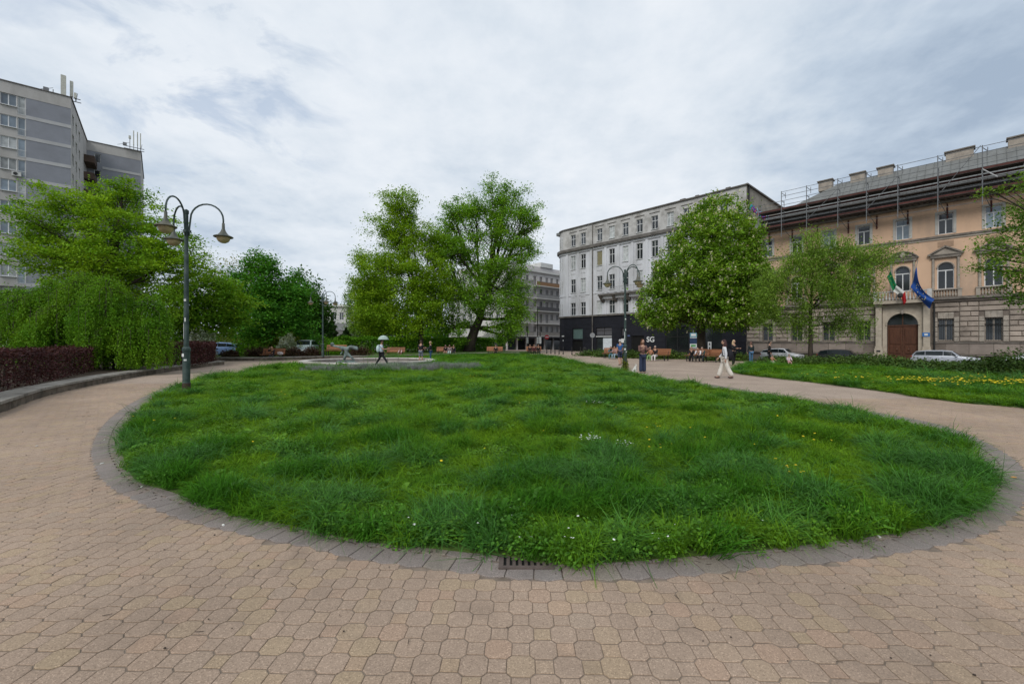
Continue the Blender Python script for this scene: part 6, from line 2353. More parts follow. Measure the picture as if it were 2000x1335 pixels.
# ================================================================= FOUNTAIN
ft = empty("fountain", (FX, FY, 0), 0, "round dry stone fountain basin at the far left edge of the lawn", "fountain")
nseg = 28
for k in range(nseg):
    a_0, a_1 = 2 * PI * k / nseg + .006, 2 * PI * (k + 1) / nseg - .006
    def ringpiece(r0, r1, z0, z1):
        v = []
        for a_ in (a_0, (a_0 + a_1) / 2, a_1):
            for r_ in (r0, r1):
                for z_ in (z0, z1):
                    v.append((r_ * math.cos(a_), r_ * math.sin(a_), z_))
        f = []
        for s_ in (0, 4):
            b = s_
            f += [(b, b + 1, b + 5, b + 4), (b + 2, b + 6, b + 7, b + 3), (b + 1, b + 3, b + 7, b + 5), (b, b + 4, b + 6, b + 2)]
        f += [(0, 2, 3, 1), (8, 9, 11, 10)]
        return v, f
    v, f = ringpiece(FR - .55, FR, .24, .34)
    MB().add(v, f).build("rim_stone", M['basin'], ft)
    v, f = ringpiece(FR - .42, FR - .12, -.05, .238)
    MB().add(v, f).build("rim_base", M['basin'], ft)
MB().lathe([(FR - .4, .0), (FR - .4, .05)], 40).build("basin_floor", M['basin_floor'], ft)
# sculpture
stt = empty("statue", (X_(676, 30.2), 30.2, .05), R(0), "green bronze statue of a leaning figure standing in the fountain basin", "statue")
MB().lathe([(.95, 0), (.9, .12), (.62, .2), (.5, .3)], 9).build("rock_base", M['bronze'], stt)


def skin_mesh(name, verts, edges, radii, m, parent=None, sub=1):
    me = bpy.data.meshes.new(name)
    me.from_pydata([tuple(v) for v in verts], edges, [])
    o = bpy.data.objects.new(name, me)
    COL.objects.link(o)
    o.modifiers.new("skin", 'SKIN')
    sv = me.skin_vertices[0].data
    for i, r in enumerate(radii):
        r = (r, r) if isinstance(r, (int, float)) else r
        sv[i].radius = r
        sv[i].use_root = (i == 0)
    sb = o.modifiers.new("sub", 'SUBSURF'); sb.levels = sub; sb.render_levels = sub
    dg = bpy.context.evaluated_depsgraph_get()
    nm = bpy.data.meshes.new_from_object(o.evaluated_get(dg))
    bpy.data.objects.remove(o)
    bpy.data.meshes.remove(me)
    nm.name = name
    nm.materials.clear(); nm.materials.append(m)
    nm.polygons.foreach_set("use_smooth", [True] * len(nm.polygons))
    o = bpy.data.objects.new(name, nm)
    COL.objects.link(o)
    if parent is not None: o.parent = parent
    return o


# a leaning figure: legs braced, trunk stretched level, cloak behind
skin_mesh("figure", [(0, 0, .85), (-.15, 0, .30), (-.12, 0, .0 + .25), (.35, 0, .55), (.62, 0, .28), (.02, 0, 1.05), (-.25, 0, 1.22), (-.55, 0, 1.25), (-.8, 0, 1.3), (-.95, -.02, 1.36), (.3, 0, 1.25), (.6, 0, 1.18), (.85, 0, 1.05), (-.3, .15, .95), (-.45, .1, .7)],
          [(0, 1), (1, 2), (0, 3), (3, 4), (0, 5), (5, 6), (6, 7), (7, 8), (8, 9), (5, 10), (10, 11), (11, 12), (6, 13), (13, 14)],
          [.13, .08, .07, .08, .06, .13, .14, .08, .07, .07, .15, .15, .10, .05, .04], M['bronze'], stt, 2)
MB().ellipsoid((.42, .1, 1.2), (.42, .22, .13), 12, 8).build("cloak", M['bronze'], stt, True)
MB().ellipsoid((-.98, 0, 1.42), (.14, .12, .15), 10, 8).build("head", M['bronze'], stt, True)


# ================================================================= STREET LAMPS
def street_lamp(loc, label, angles, r_arm, scale=1.0, worn=False):
    t = empty("street_lamp", loc, 0, label, "street lamp", "green three-armed street lamps")
    MB().lathe([(.115, -.2), (.115, .35), (.105, .36), (.105, 1.35), (.12, 1.36), (.12, 1.44), (.078, 1.5)], 14).build("base_sleeve", M['lamp_green'], t, False)
    MB().lathe([(.118, -.1), (.119, .28), (.117, .34)], 14, cap=False).build("rusty_foot", plain("rust_brown", (.06, .035, .028)), t, True)
    MB().lathe([(.072, 1.5), (.062, 4.4), (.055, 4.42), (.055, 5.75), (.07, 5.76), (.07, 5.86), (.02, 5.9)], 12).build("pole", M['lamp_green'], t, False)
    for a_ in angles:
        ca, sa = math.cos(a_), math.sin(a_)
        pts = [(.07, 5.05), (.09, 5.35), (.12, 5.62)]
        cx_, rr = .12 + (r_arm - .12) / 2, (r_arm - .12) / 2
        for k in range(1, 13):
            th = PI - PI * k / 12
            pts.append((cx_ + rr * math.cos(th), 5.62 + rr * 1.02 * math.sin(th)))
        pts.append((r_arm, 5.50))
        arm = MB().tube([(q[0] * ca, q[0] * sa, q[1]) for q in pts], .026, 8).build("arm", M['lamp_green'], t, True)
        MB().box(-.05, .05, -.03, .03, 0, .08).build("clamp", M['lamp_green'], arm).location = (.08 * ca, .08 * sa, 5.15)
        lx, ly = r_arm * ca, r_arm * sa
        MB().lathe([(.028, 5.52), (.04, 5.50), (.045, 5.33), (.07, 5.26), (.10, 5.20), (.16, 5.13), (.27, 5.085), (.285, 5.065), (.27, 5.05), (.19, 5.055)], 18, (lx, ly, 0), False).build("lamp_shade", M['lamp_shade'], t, True)
        MB().lathe([(.20, 5.06), (.185, 4.98), (.14, 4.91), (.07, 4.87), (.005, 4.86)], 16, (lx, ly, 0), False).build("glass_bowl", M['lamp_glass'], t, True)
    # stickers on the pole
    if worn:
        for (z_, h_, w_, an) in ((1.18, .10, .10, -1.9), (2.95, .07, .07, -1.5), (1.75, .5, .03, -2.2), (2.3, .12, .04, -1.4), (1.05, .05, .08, -1.2)):
            rr = .118 if z_ < 1.4 else .074
            mb = MB()
            for q in range(3):
                b0_, b1_ = an + (q - 1.5) * w_ / rr / 3, an + (q - .5) * w_ / rr / 3
                mb.add([(rr * math.cos(b0_), rr * math.sin(b0_), z_), (rr * math.cos(b1_), rr * math.sin(b1_), z_), (rr * math.cos(b1_), rr * math.sin(b1_), z_ + h_), (rr * math.cos(b0_), rr * math.sin(b0_), z_ + h_)], [(0, 1, 2, 3)])
            mb.build("sticker", M['sticker'], t)
    return t


g = G(364, 768)
street_lamp((g[0], g[1], 0), "tall green three-armed street lamp standing in the grass at the left", [R(-80), R(12), R(146)], 1.06, worn=True)
g = G(1221, 722.5)
l2 = street_lamp((g[0], g[1], 0), "green three-armed street lamp by the man in the blue shirt", [R(175), R(20), R(-62)], 1.02, worn=True)
# ivy and posters round its foot
o = blob_shrub("climbing_ivy", "dark ivy with yellow leaves wrapped round the foot of the right street lamp", g[0], g[1], .24, .24, .95, 0.02, L['olive'], 900, .075, cat="ivy", thick=.5)
g = (X_(630.5, 37.2), 37.2)
street_lamp((g[0], g[1], 0), "green three-armed street lamp behind the fountain", [R(188), R(20), R(-50)], 1.0)


# ================================================================= BENCHES
def bench_proto():
    t = empty("park_bench", (0, 0, 0), 0, "x", "bench")
    sl_ = MB().box(-.9, .9, -.045, .045, -.015, .015).mesh("seat_slat", M['wood'])
    for k in range(5):
        inst("seat_slat", sl_, t, (0, -.22 + k * .11, .45))
    bs = MB().box(-.9, .9, -.012, .012, -.052, .052).mesh("back_slat", M['wood'])
    for k in range(4):
        o = inst("back_slat", bs, t, (0, .29 + k * .028, .56 + k * .115))
        o.rotation_euler = (R(-14), 0, 0)
    lg = MB()
    lg.box(-.03, .03, -.25, -.20, 0, .43); lg.box(-.03, .03, .20, .25, 0, .43); lg.box(-.03, .03, -.25, .30, .40, .433); lg.tube([(0, .25, .42), (0, .40, .95)], .025, 5)
    lm_ = lg.mesh("leg_frame", M['iron'])
    for x_ in (-.7, .7):
        inst("leg_frame", lm_, t, (x_, 0, 0))
    return t


bproto = bench_proto()
BG = "wooden park benches"
benches = [(655, 42.8, .30, R(0), "empty orange brown park bench on the ledge behind the statue", True),
           (532, 39.2, 0.0, R(2), "park bench under the person in the dark jacket", False),
           (772, 47.5, .0, R(0), "park bench with the child in the pink and white shirt", True),
           (868, 52, .0, R(0), "park bench with two women below the elm", True),
           (966, 54, .0, R(0), "orange park bench seen end on right of the elm trunk", True),
           (1043, 56, .0, R(5), "dark crowded park bench left of the bollards", False),
           (1287, 37.9, .0, R(-60), "park bench right of the pair with white trousers", True),
           (1196, 42.8, .0, R(-35), "park bench left of the man in the blue shirt", True),
           (1386, 35.0, .0, R(-64), "orange park bench right of the seated person in a white shirt", True),
           (1360, 36.0, .0, R(-62), "park bench under the seated people left of the walking women", True)]
for i, (px, Y, z_, rz, lab, big_) in enumerate(benches):
    o = bproto if i == 0 else copy_tree(bproto)
    o.location = (X_(px, Y), Y, z_)
    o.rotation_euler = (0, 0, rz)
    if px in (655, 772):
        o.scale = (1.12, 1, 1.1)
    tag(o, lab, "bench", BG)


# ================================================================= PEOPLE
def rotx(v, a):
    return Vector((v.x, v.y * math.cos(a) - v.z * math.sin(a), v.y * math.sin(a) + v.z * math.cos(a)))


def person(loc, rz, label, Ht=1.7, legs=((0, 0), (0, 0)), arms=((0, .1), (0, .1)), sit=False, top=(.1, .1, .1), bottom=(.05, .05, .06), hair=(.05, .03, .02), long_hair=False,
           short=False, sleeves=True, wide=False, bend=0.0, shoes=(.05, .05, .05), skin=None, head_turn=0.0):
    """faces local -y; legs: (hip swing forward, knee bend); arms: (shoulder forward, elbow bend)"""
    s = Ht / 1.72
    t = empty("person", loc, rz, label, "person")
    sk = M['skin']
    pelz = (.50 if sit else .93) * s
    pel = Vector((0, 0, pelz))

    def up(v):          # torso bend forward (towards -y) about the pelvis
        return pel + rotx(v, bend)
    spine = up(Vector((0, 0, .22 * s)))
    chest = up(Vector((0, 0, .42 * s)))
    neck = up(Vector((0, -.01, .56 * s)))
    headb = up(Vector((0, -.02, .62 * s)))
    head = up(Vector((0, -.03, .72 * s)))
    V = [pel, spine, chest, neck, headb]
    E = [(0, 1), (1, 2), (2, 3), (3, 4)]
    Rr = [(.13 * s, .10 * s), (.12 * s, .09 * s), (.145 * s, .10 * s), .05 * s, .055 * s]
    Vt, Et, Rt = [pel + Vector((0, 0, -.02)), spine, chest, up(Vector((0, 0, .49 * s)))], [(0, 1), (1, 2), (2, 3)], [(.155 * s, .12 * s), (.14 * s, .108 * s), (.165 * s, .118 * s), (.09 * s, .075 * s)]
    Vb, Eb, Rb = [pel], [], [(.15 * s, .12 * s)]
    hands = []
    for i, sd_ in enumerate((-1, 1)):
        sh_ = up(Vector((sd_ * .185 * s, 0, .47 * s)))
        sw, eb = arms[i]
        ua = bend + sw
        d1_ = rotx(Vector((sd_ * .10, 0, -1)).normalized(), -ua) if False else Vector((sd_ * .12, -math.sin(sw + bend * .5), -math.cos(sw + bend * .5))).normalized()
        el = sh_ + d1_ * .28 * s
        a2 = sw + bend * .5 + eb
        d2_ = Vector((sd_ * (-.25 if eb > .8 else .03), -math.sin(a2), -math.cos(a2))).normalized()
        wr = el + d2_ * .25 * s
        b = len(V)
        V += [sh_, el, wr]; E += [(2, b), (b, b + 1), (b + 1, b + 2)]; Rr += [.055 * s, .042 * s, .03 * s]
        b = len(Vt)
        Vt += [sh_, el] + ([wr - d2_ * .02] if sleeves else [])
        Et += [(2, b), (b, b + 1)] + ([(b + 1, b + 2)] if sleeves else [])
        Rt += [.072 * s, .056 * s] + ([.045 * s] if sleeves else [])
        if not sleeves: Vt[-1] = sh_.lerp(el, .7)
        hands.append((wr, d2_, sd_))
        # legs
        hs_, kb = legs[i]
        hip = pel + Vector((sd_ * .09 * s, 0, -.03 * s))
        dth = Vector((sd_ * (.10 if sit else .02), -math.sin(hs_), -math.cos(hs_)))
        kn = hip + dth.normalized() * .44 * s
        a3 = hs_ - kb
        dsh = Vector((0, -math.sin(a3), -math.cos(a3)))
        an = kn + dsh * .41 * s
        toe = an + Vector((0, -.15 * s, -.045 * s)) if a3 > -.5 else an + Vector((0, -.09 * s, -.12 * s))
        b = len(V)
        V += [hip, kn, an, toe]; E += [(0, b), (b, b + 1), (b + 1, b + 2), (b + 2, b + 3)]; Rr += [.085 * s, .058 * s, .04 * s, .036 * s]
        b = len(Vb)
        if short:
            Vb += [hip, hip.lerp(kn, .95)]; Eb += [(0, b), (b, b + 1)]; Rb += [.10 * s, .09 * s]
        else:
            lo = an + dsh * (.02 * s)
            Vb += [hip, kn, lo]; Eb += [(0, b), (b, b + 1), (b + 1, b + 2)]; Rb += [.098 * s, (.10 if wide else .07) * s, (.12 if wide else .055) * s]
        mbs = MB()
        dv = (toe - an)
        mbs.ellipsoid(tuple(an + dv * .45 + Vector((0, 0, -.02 * s))), (.042 * s, .125 * s, .042 * s), 8, 6)
        mbs.build("shoe", plain("cloth_%s" % (shoes,), shoes), t, True)
    skin_mesh("body", V, E, Rr, sk, t, 1)
    skin_mesh("top", Vt, Et, Rt, plain("cloth_%s" % (top,), top), t, 1)
    skin_mesh("shorts" if short else "trousers", Vb, Eb, Rb, plain("cloth_%s" % (bottom,), bottom), t, 1)
    # head with nose, ears; hair cap
    mb = MB()
    mb.ellipsoid(tuple(head), (.075 * s, .092 * s, .115 * s), 12, 10)
    fr = Vector((math.sin(head_turn), -math.cos(head_turn), 0))
    mb.ellipsoid(tuple(head + fr * .092 * s + Vector((0, 0, -.01))), (.013, .018, .022), 6, 4)
    for sd_ in (-1, 1):
        mb.ellipsoid(tuple(head + Vector((sd_ * .077 * s, 0, -.005))), (.010, .022, .03), 6, 4)
    hd = mb.build("head", sk, t, True)
    mb = MB()
    for sd_ in (-1, 1):
        mb.ellipsoid(tuple(head + fr * .083 * s + Vector((sd_ * .03, 0, .012))), (.012, .008, .007), 6, 4)
    mb.ellipsoid(tuple(head + fr * .084 * s + Vector((0, 0, -.052))), (.024, .008, .006), 6, 4)
    mb.build("face_features", M['iron'], hd)
    mb = MB()
    mb.ellipsoid(tuple(head + Vector((0, 0, .028 * s)) - fr * .022 * s), (.088 * s, .096 * s, .108 * s), 12, 8)
    if long_hair:
        mb.ellipsoid(tuple(head - fr * .055 * s + Vector((0, 0, -.13 * s))), (.115 * s, .085 * s, .24 * s), 10, 8)
    mb.build("hair", plain("hair_%s" % (hair,), hair), t, True)
    for (w_, d_, sd_) in hands:
        mb = MB()
        d_ = d_.normalized()
        sx_ = Vector((0, 1, 0)) if abs(d_.y) < .7 else Vector((0, 0, 1))
        sx_ = (sx_ - d_ * sx_.dot(d_)).normalized()
        mb.tube([w_, w_ + d_ * .05 * s, w_ + d_ * .085 * s], [.024 * s, .032 * s, .026 * s], 6)
        for k in range(4):
            o_ = sx_ * (k - 1.5) * .018 * s
            ln = (.07, .08, .075, .06)[k] * s
            mb.tube([w_ + d_ * .08 * s + o_, w_ + d_ * (.08 * s + ln * .6) + o_, w_ + d_ * (.08 * s + ln * .9) + o_ - Vector((sd_ * .015, 0, 0))], [.009, .008, .006], 5)
        mb.tube([w_ + d_ * .02 * s, w_ + d_ * .05 * s - sx_ * .045 * s, w_ + d_ * .08 * s - sx_ * .05 * s], [.011, .010, .007], 5)
        mb.build("hand", sk, t, True)
    return t


def backpack(t_, loc, size, c, s=1.0):
    """worn bag: stays a thing of its own"""
    return None


def bag_on(pt, rz, label, dims, c, z0, back=.2):
    b = empty("backpack", (pt[0], pt[1], 0), rz, label, "bag")
    w_, d_, h_ = dims
    mb = MB().ellipsoid((0, back, z0 + h_ / 2), (w_ / 2, d_ / 2, h_ / 2), 12, 8)
    mb.build("bag_body", plain("bag_%s" % (c,), c), b, True)
    mb = MB()
    for s_ in (-1, 1):
        mb.tube([(s_ * .09, back - .02, z0 + h_), (s_ * .10, back - .3, z0 + h_ * .95), (s_ * .12, back - .32, z0 + h_ * .5), (s_ * .12, back - .05, z0 + .1)], .018, 5)
    mb.build("strap", plain("bag_%s" % (c,), c), b)
    return b


def at(px, py=None, Y=None, z=0.0):
    if Y is None:
        return (*G(px, py, z), z)
    return (X_(px, Y), Y, z)


PIh = R(90)
# walking man by the fountain (faces right)
q = at(745, 719)
person(q, R(98), "man striding in a pale blue shirt and dark trousers by the fountain", 1.76, ((.62, .15), (-.45, .12)), ((.5, 1.2), (.2, .3)), top=(.50, .56, .66), bottom=(.015, .015, .02), hair=(.03, .02, .02), sleeves=False)
bag_on(q, R(98), "pale backpack on the striding man by the fountain", (.34, .24, .48), (.5, .6, .62), .98)
um = empty("umbrella", (q[0] + .12, q[1], 0), 0, "small pale green umbrella over the striding man", "umbrella")
cup = MB(); cup.lathe([(.02, 2.06), (.15, 2.03), (.27, 1.94), (.34, 1.80), (.335, 1.80), (.26, 1.925), (.15, 2.01), (.02, 2.04)], 12, (0, 0, 0), False)
cup.build("canopy", plain("umbrella_pale", (.36, .44, .40)), um)
MB().tube([(0, 0, 1.25), (0, 0, 2.08)], .012, 5).build("handle", M['iron'], um)
# pair near the fountain
person(at(822, 708.5), R(170), "man in a black T-shirt and grey shorts standing on the fountain rim", 1.72, ((.05, .05), (-.05, .05)), ((.3, 1.0), (.3, 1.0)), top=(.015, .015, .018), bottom=(.13, .15, .18), short=True, sleeves=False, hair=(.06, .04, .03), shoes=(.5, .5, .5))
person(at(841, 706.5), R(-80), "woman in a dark vest and jeans right of the man in black", 1.66, ((0, 0), (0, 0)), ((.5, 1.3), (.5, 1.3)), top=(.03, .03, .035), bottom=(.02, .06, .13), hair=(.35, .26, .16), sleeves=True)
# seated people on benches
SIT = ((1.5, 1.5), (1.5, 1.45))


def seat_on(i, dx_, label, **kw):
    px, Y, z_, rz, lab, big_ = benches[i]
    c, s = math.cos(rz), math.sin(rz)
    x, y = X_(px, Y) + dx_ * c - .0 * s, Y + dx_ * s
    return person((x, y, z_ - .0), rz + kw.pop('turn', 0), label, sit=True, legs=SIT, **kw)


seat_on(1, .1, "person in a dark jacket sitting hunched with a hand to the head on a bench", top=(.015, .012, .016), bottom=(.04, .04, .05), hair=(.28, .15, .08), arms=((.9, 2.0), (.4, .8)), bend=.45, long_hair=True)
b = bag_on((X_(549, 39.0), 38.9), 0, "pale bag beside the hunched person on the bench", (.5, .3, .3), (.5, .45, .44), .45, 0)
seat_on(2, .62, "child in a pink and white shirt bending forward on a bench", Ht=1.35, top=(.6, .42, .46), bottom=(.4, .2, .17), hair=(.02, .02, .02), bend=.6, arms=((.5, .3), (.5, .3)))
seat_on(3, .15, "woman in black with bare legs sitting below the elm", top=(.015, .015, .015), bottom=(.38, .22, .17), hair=(.03, .02, .02), bend=.1, long_hair=True)
seat_on(3, .65, "woman in pale trousers sitting right of the woman in black", top=(.25, .2, .2), bottom=(.5, .6, .6), hair=(.05, .03, .02), bend=.15, long_hair=True)
seat_on(3, 1.15, "person in dark clothes at the right end of the elm bench", top=(.02, .02, .025), bottom=(.03, .03, .035), hair=(.03, .02, .02), bend=.2)
seat_on(4, .15, "dark dressed person lounging on the orange bench right of the elm", top=(.02, .025, .02), bottom=(.02, .02, .02), bend=.3)
seat_on(5, -.55, "dark dressed person at the left of the crowded bench", top=(.03, .02, .02), bottom=(.02, .02, .02), bend=.2)
seat_on(5, .0, "person in a dark red top in the middle of the crowded bench", top=(.08, .025, .03), bottom=(.02, .02, .02), hair=(.12, .05, .03), bend=.1)
seat_on(5, .55, "person in black at the right of the crowded bench", top=(.015, .015, .015), bottom=(.03, .03, .03), bend=.2)
person(at(1193.5, Y=41.3), R(-20), "dark haired woman in teal crouching on a bench left of the blue shirted man", 1.6, SIT, ((.6, .8), (.6, .8)), True, top=(.05, .13, .14), bottom=(.08, .18, .2), hair=(.02, .015, .015), long_hair=True, bend=.3)
person(at(1203, Y=41.0), R(-50), "person in a rosy top seated just left of the blue shirted man", 1.65, SIT, ((.5, .8), (.6, .8)), True, top=(.35, .2, .19), bottom=(.25, .34, .4), hair=(.05, .03, .02), bend=.3)
person(at(1211, 712.5), R(185), "white haired man in a blue shirt and navy shorts walking away", 1.78, ((.15, .1), (-.15, .1)), ((.15, .3), (-.1, .3)), top=(.03, .10, .26), bottom=(.02, .03, .06), short=True, sleeves=False, hair=(.45, .45, .45))
person(at(1255, 728), R(8), "woman with long brown hair in a brown top with folded arms", 1.74, ((.03, 0), (-.03, 0)), ((.35, 1.7), (.35, 1.7)), top=(.15, .08, .07), bottom=(.025, .035, .07), hair=(.10, .04, .02), long_hair=True, wide=True)
person(at(1271, Y=37.2), R(-42), "person in an orange top seated left of the one in white trousers", 1.6, SIT, ((.5, .8), (.6, .8)), True, top=(.35, .16, .09), bottom=(.2, .32, .14), hair=(.12, .06, .04), bend=.15)
person(at(1280, Y=37.1), R(-42), "person in a black jacket and white trousers seated beside a bench", 1.7, SIT, ((.3, .8), (.4, .8)), True, top=(.015, .015, .018), bottom=(.6, .56, .55), hair=(.3, .28, .26), bend=.05)
person(at(1351, Y=35.4), R(-30), "person wrapped in black seated left of the one in a white shirt", 1.65, SIT, ((.4, .8), (.4, .8)), True, top=(.012, .012, .014), bottom=(.012, .012, .014), hair=(.12, .07, .06), bend=.25)
person(at(1366, Y=35.3), R(-42), "person in a white shirt leaning forward on the bench by the chestnut", 1.7, SIT, ((.4, .6), (.4, .6)), True, top=(.6, .58, .6), bottom=(.02, .02, .02), hair=(.02, .015, .015), bend=.55)
person(at(1374, Y=35.2), R(-50), "person in dark green seated right of the white shirted one", 1.65, SIT, ((.4, .8), (.4, .8)), True, top=(.03, .05, .045), bottom=(.03, .04, .04), hair=(.15, .14, .12), bend=.35)
# two walking women and others
q = at(1415, 739)
person(q, R(-112), "walking woman with long dark hair, white shirt and cream wide trousers", 1.70, ((.30, .05), (-.30, .15)), ((.2, .5), (-.2, .3)), top=(.62, .63, .66), bottom=(.60, .56, .50), hair=(.06, .03, .03), long_hair=True, wide=True, shoes=(.05, .02, .02))
bag_on(q, R(-112), "black backpack on the woman in cream trousers", (.36, .28, .52), (.012, .012, .016), .80, .22)
person(at(1433, Y=30.0), R(20), "blonde woman dressed in black behind the woman in cream trousers", 1.74, ((.05, .05), (-.1, .05)), ((.5, 1.2), (.5, 1.2)), top=(.012, .012, .014), bottom=(.012, .012, .014), hair=(.5, .37, .22), long_hair=True)
person(at(1467, 708.5), R(175), "man in a dark jacket and blue jeans at the tip of the dandelion lawn", 1.6, ((.05, .0), (-.05, .0)), ((.1, .3), (.1, .3)), top=(.02, .03, .03), bottom=(.06, .14, .25), hair=(.18, .1, .08))
person(at(1503, Y=31.5), R(60), "dark silhouetted person standing before the white parked car", 1.66, ((.02, 0), (-.02, 0)), ((.1, .1), (.1, .1)), top=(.012, .012, .012), bottom=(.012, .012, .014), hair=(.02, .02, .02))
person(at(1508, Y=30.3), R(10), "small child in orange crouching by the white car", .95, ((1.3, 1.6), (1.3, 1.6)), ((.6, .6), (.6, .6)), True, top=(.4, .2, .12), bottom=(.5, .45, .4), hair=(.05, .03, .02), shoes=(.7, .7, .7))
person(at(1541, Y=29.3), R(-20), "child in pink and white sitting in front of the white car", 1.05, ((1.4, 1.5), (1.4, 1.5)), ((.6, .6), (.6, .6)), True, top=(.6, .48, .52), bottom=(.45, .22, .24), hair=(.08, .05, .05))

# small white dog by the woman
gd = G(1240, 727)
dg_ = empty("dog", (gd[0], gd[1], 0), R(40), "small white dog sitting left of the woman in the brown top", "dog")
wd = plain("white_fur", (.68, .67, .63))
skin_mesh("body", [(0, .08, .10), (0, .02, .20), (0, -.05, .28), (0, -.06, .36), (0, -.15, .36), (.04, -.08, .14), (.045, -.09, .02), (-.04, -.08, .14), (-.045, -.09, .02), (.07, .10, .06), (.07, -.01, .02), (-.07, .10, .06), (-.07, -.01, .02), (0, .17, .08), (0, .23, .14)],
          [(0, 1), (1, 2), (2, 3), (3, 4), (2, 5), (5, 6), (2, 7), (7, 8), (0, 9), (9, 10), (0, 11), (11, 12), (0, 13), (13, 14)],
          [.085, .075, .07, .055, .025, .025, .018, .025, .018, .04, .02, .04, .02, .02, .012], wd, dg_, 1)
MB().ellipsoid((.045, -.05, .43), (.015, .02, .035), 6, 5).ellipsoid((-.045, -.05, .43), (.015, .02, .035), 6, 5).build("ears", wd, dg_, True)
MB().ellipsoid((0, -.175, .365), (.012, .01, .01), 6, 4).build("nose", M['iron'], dg_, True)


# ================================================================= CARS
def car(loc, rz, label, L_=4.4, W=1.8, Hc=1.48, color=(.5, .5, .52), kind='wagon', group="cars parked by the palace"):
    t = empty("parked_car", loc, rz, label, "car", group)
    paint = plain("carpaint_%s" % (color,), color, .28, .2, .6)
    zb, belt = .22, .92 * Hc / 1.48
    if kind == 'wagon':
        prof = [(0, .62, .62), (.03, .80, .80), (.12, .86, .88), (.27, belt, belt + .02), (.40, belt + .02, Hc - .06), (.52, belt + .02, Hc), (.78, belt + .04, Hc - .02), (.92, belt + .04, Hc - .12), (.975, belt + .03, belt + .12), (1.0, .70, .72)]
    elif kind == 'hatch':
        prof = [(0, .60, .60), (.03, .84, .84), (.14, .92, .95), (.26, belt + .04, belt + .08), (.40, belt + .05, Hc - .05), (.53, belt + .06, Hc), (.75, belt + .08, Hc - .04), (.93, belt + .1, Hc - .22), (.985, belt + .02, belt + .12), (1.0, .66, .7)]
    else:
        prof = [(0, .58, .58), (.03, .76, .76), (.12, .84, .86), (.28, belt, belt + .02), (.42, belt, Hc - .06), (.55, belt, Hc), (.70, belt + .02, Hc - .06), (.84, belt + .04, belt + .08), (.97, belt + .02, belt + .04), (1.0, .66, .68)]
    hw = W / 2
    secs = []
    for (t_, zbelt, zroof) in prof:
        x_ = -L_ / 2 + t_ * L_
        e = min(1, .82 + .18 * math.sin(PI * min(1, max(0, t_))) * 2)
        cab = max(0, min(1, (zroof - zbelt) / .4))
        secs.append([(x_, y_, z_) for y_, z_ in ((hw * e * .92, zb), (hw * e, zb + .22), (hw * e, zbelt - .1), (hw * e * .97, zbelt), (hw * e * (.97 - .17 * cab), zroof - .03), (hw * e * (.80 - .15 * cab) * .8, zroof))])
    mb = MB()
    n = 6
    full = []
    for s_ in secs:
        full.append(s_ + [(x_, -y_, z_) for x_, y_, z_ in s_[::-1]])
    V = [p_ for s_ in full for p_ in s_]
    Fc = []
    m_ = 2 * n
    for i in range(len(full) - 1):
        for k in range(m_):
            a_, b_ = i * m_ + k, i * m_ + (k + 1) % m_
            Fc.append((a_, a_ + m_, b_ + m_, b_))
    Fc.append(tuple(range(m_)))
    Fc.append(tuple((len(full) - 1) * m_ + k for k in range(m_))[::-1])
    mb.add(V, Fc)
    body = mb.build("body", paint, t, True)
    # side glass and screens: slightly proud panels
    ci = [i for i, q in enumerate(prof) if q[2] - q[1] > .2]
    for sd_ in (1, -1):
        for i in range(ci[0], ci[-1] + 1):
            if i + 1 > ci[-1]: continue
            A, B_ = secs[i], secs[i + 1]
            def lp(p_, q_, f): return Vector(p_).lerp(Vector(q_), f)
            a_ = lp(A[3], A[4], .12); b_ = lp(B_[3], B_[4], .12); c_ = lp(B_[3], B_[4], .9); d_ = lp(A[3], A[4], .9)
            aa, bb_, cc_, dd = lp(a_, b_, .015), lp(a_, b_, .985), lp(d_, c_, .985), lp(d_, c_, .015)
            pts = [aa, bb_, cc_, dd]
            v = [(p_.x, sd_ * (p_.y + .012), p_.z) for p_ in pts]
            MB().add(v, [(0, 1, 2, 3) if sd_ > 0 else (3, 2, 1, 0)]).build("side_window", M['carglass'], t)
        # triangular quarter panes at both ends
        i0, i1 = ci[0] - 1, ci[-1]
        for (i, j, nm) in ((i0, i0 + 1, 0), (i1, i1 + 1, 1)):
            if j >= len(secs): continue
            A, B_ = secs[i], secs[j]
            tall_, low = (B_, A) if nm == 0 else (A, B_)
            p1 = Vector(tall_[3]).lerp(Vector(tall_[4]), .12); p2 = Vector(tall_[3]).lerp(Vector(tall_[4]), .85); p3 = Vector(low[3]).lerp(Vector(tall_[3]), .35)
            v = [(p_.x, sd_ * (p_.y + .014), p_.z) for p_ in (p3, p1, p2)]
            MB().add(v, [(0, 1, 2)]).build("side_window", M['carglass'], t)
    for (i, nm) in ((ci[0] - 1, "windscreen"), (ci[-1], "rear_window")):
        A, B_ = secs[i], secs[min(i + 1, len(secs) - 1)]
        a_ = Vector(A[5] if nm == "windscreen" else A[5]); b_ = Vector(B_[5])
        w0, w1_ = (A[4][1] * .9, B_[4][1] * .88)
        p1 = a_.lerp(b_, .1); p2 = a_.lerp(b_, .92)
        up_ = Vector((0, 0, .018)) + Vector((-.012 if nm == "windscreen" else .012, 0, 0))
        v = [(p1.x + up_.x, -w0, p1.z + up_.z), (p1.x + up_.x, w0, p1.z + up_.z), (p2.x + up_.x, w1_, p2.z + up_.z), (p2.x + up_.x, -w1_, p2.z + up_.z)]
        MB().add(v, [(0, 1, 2, 3)]).build(nm, M['carglass'], t)
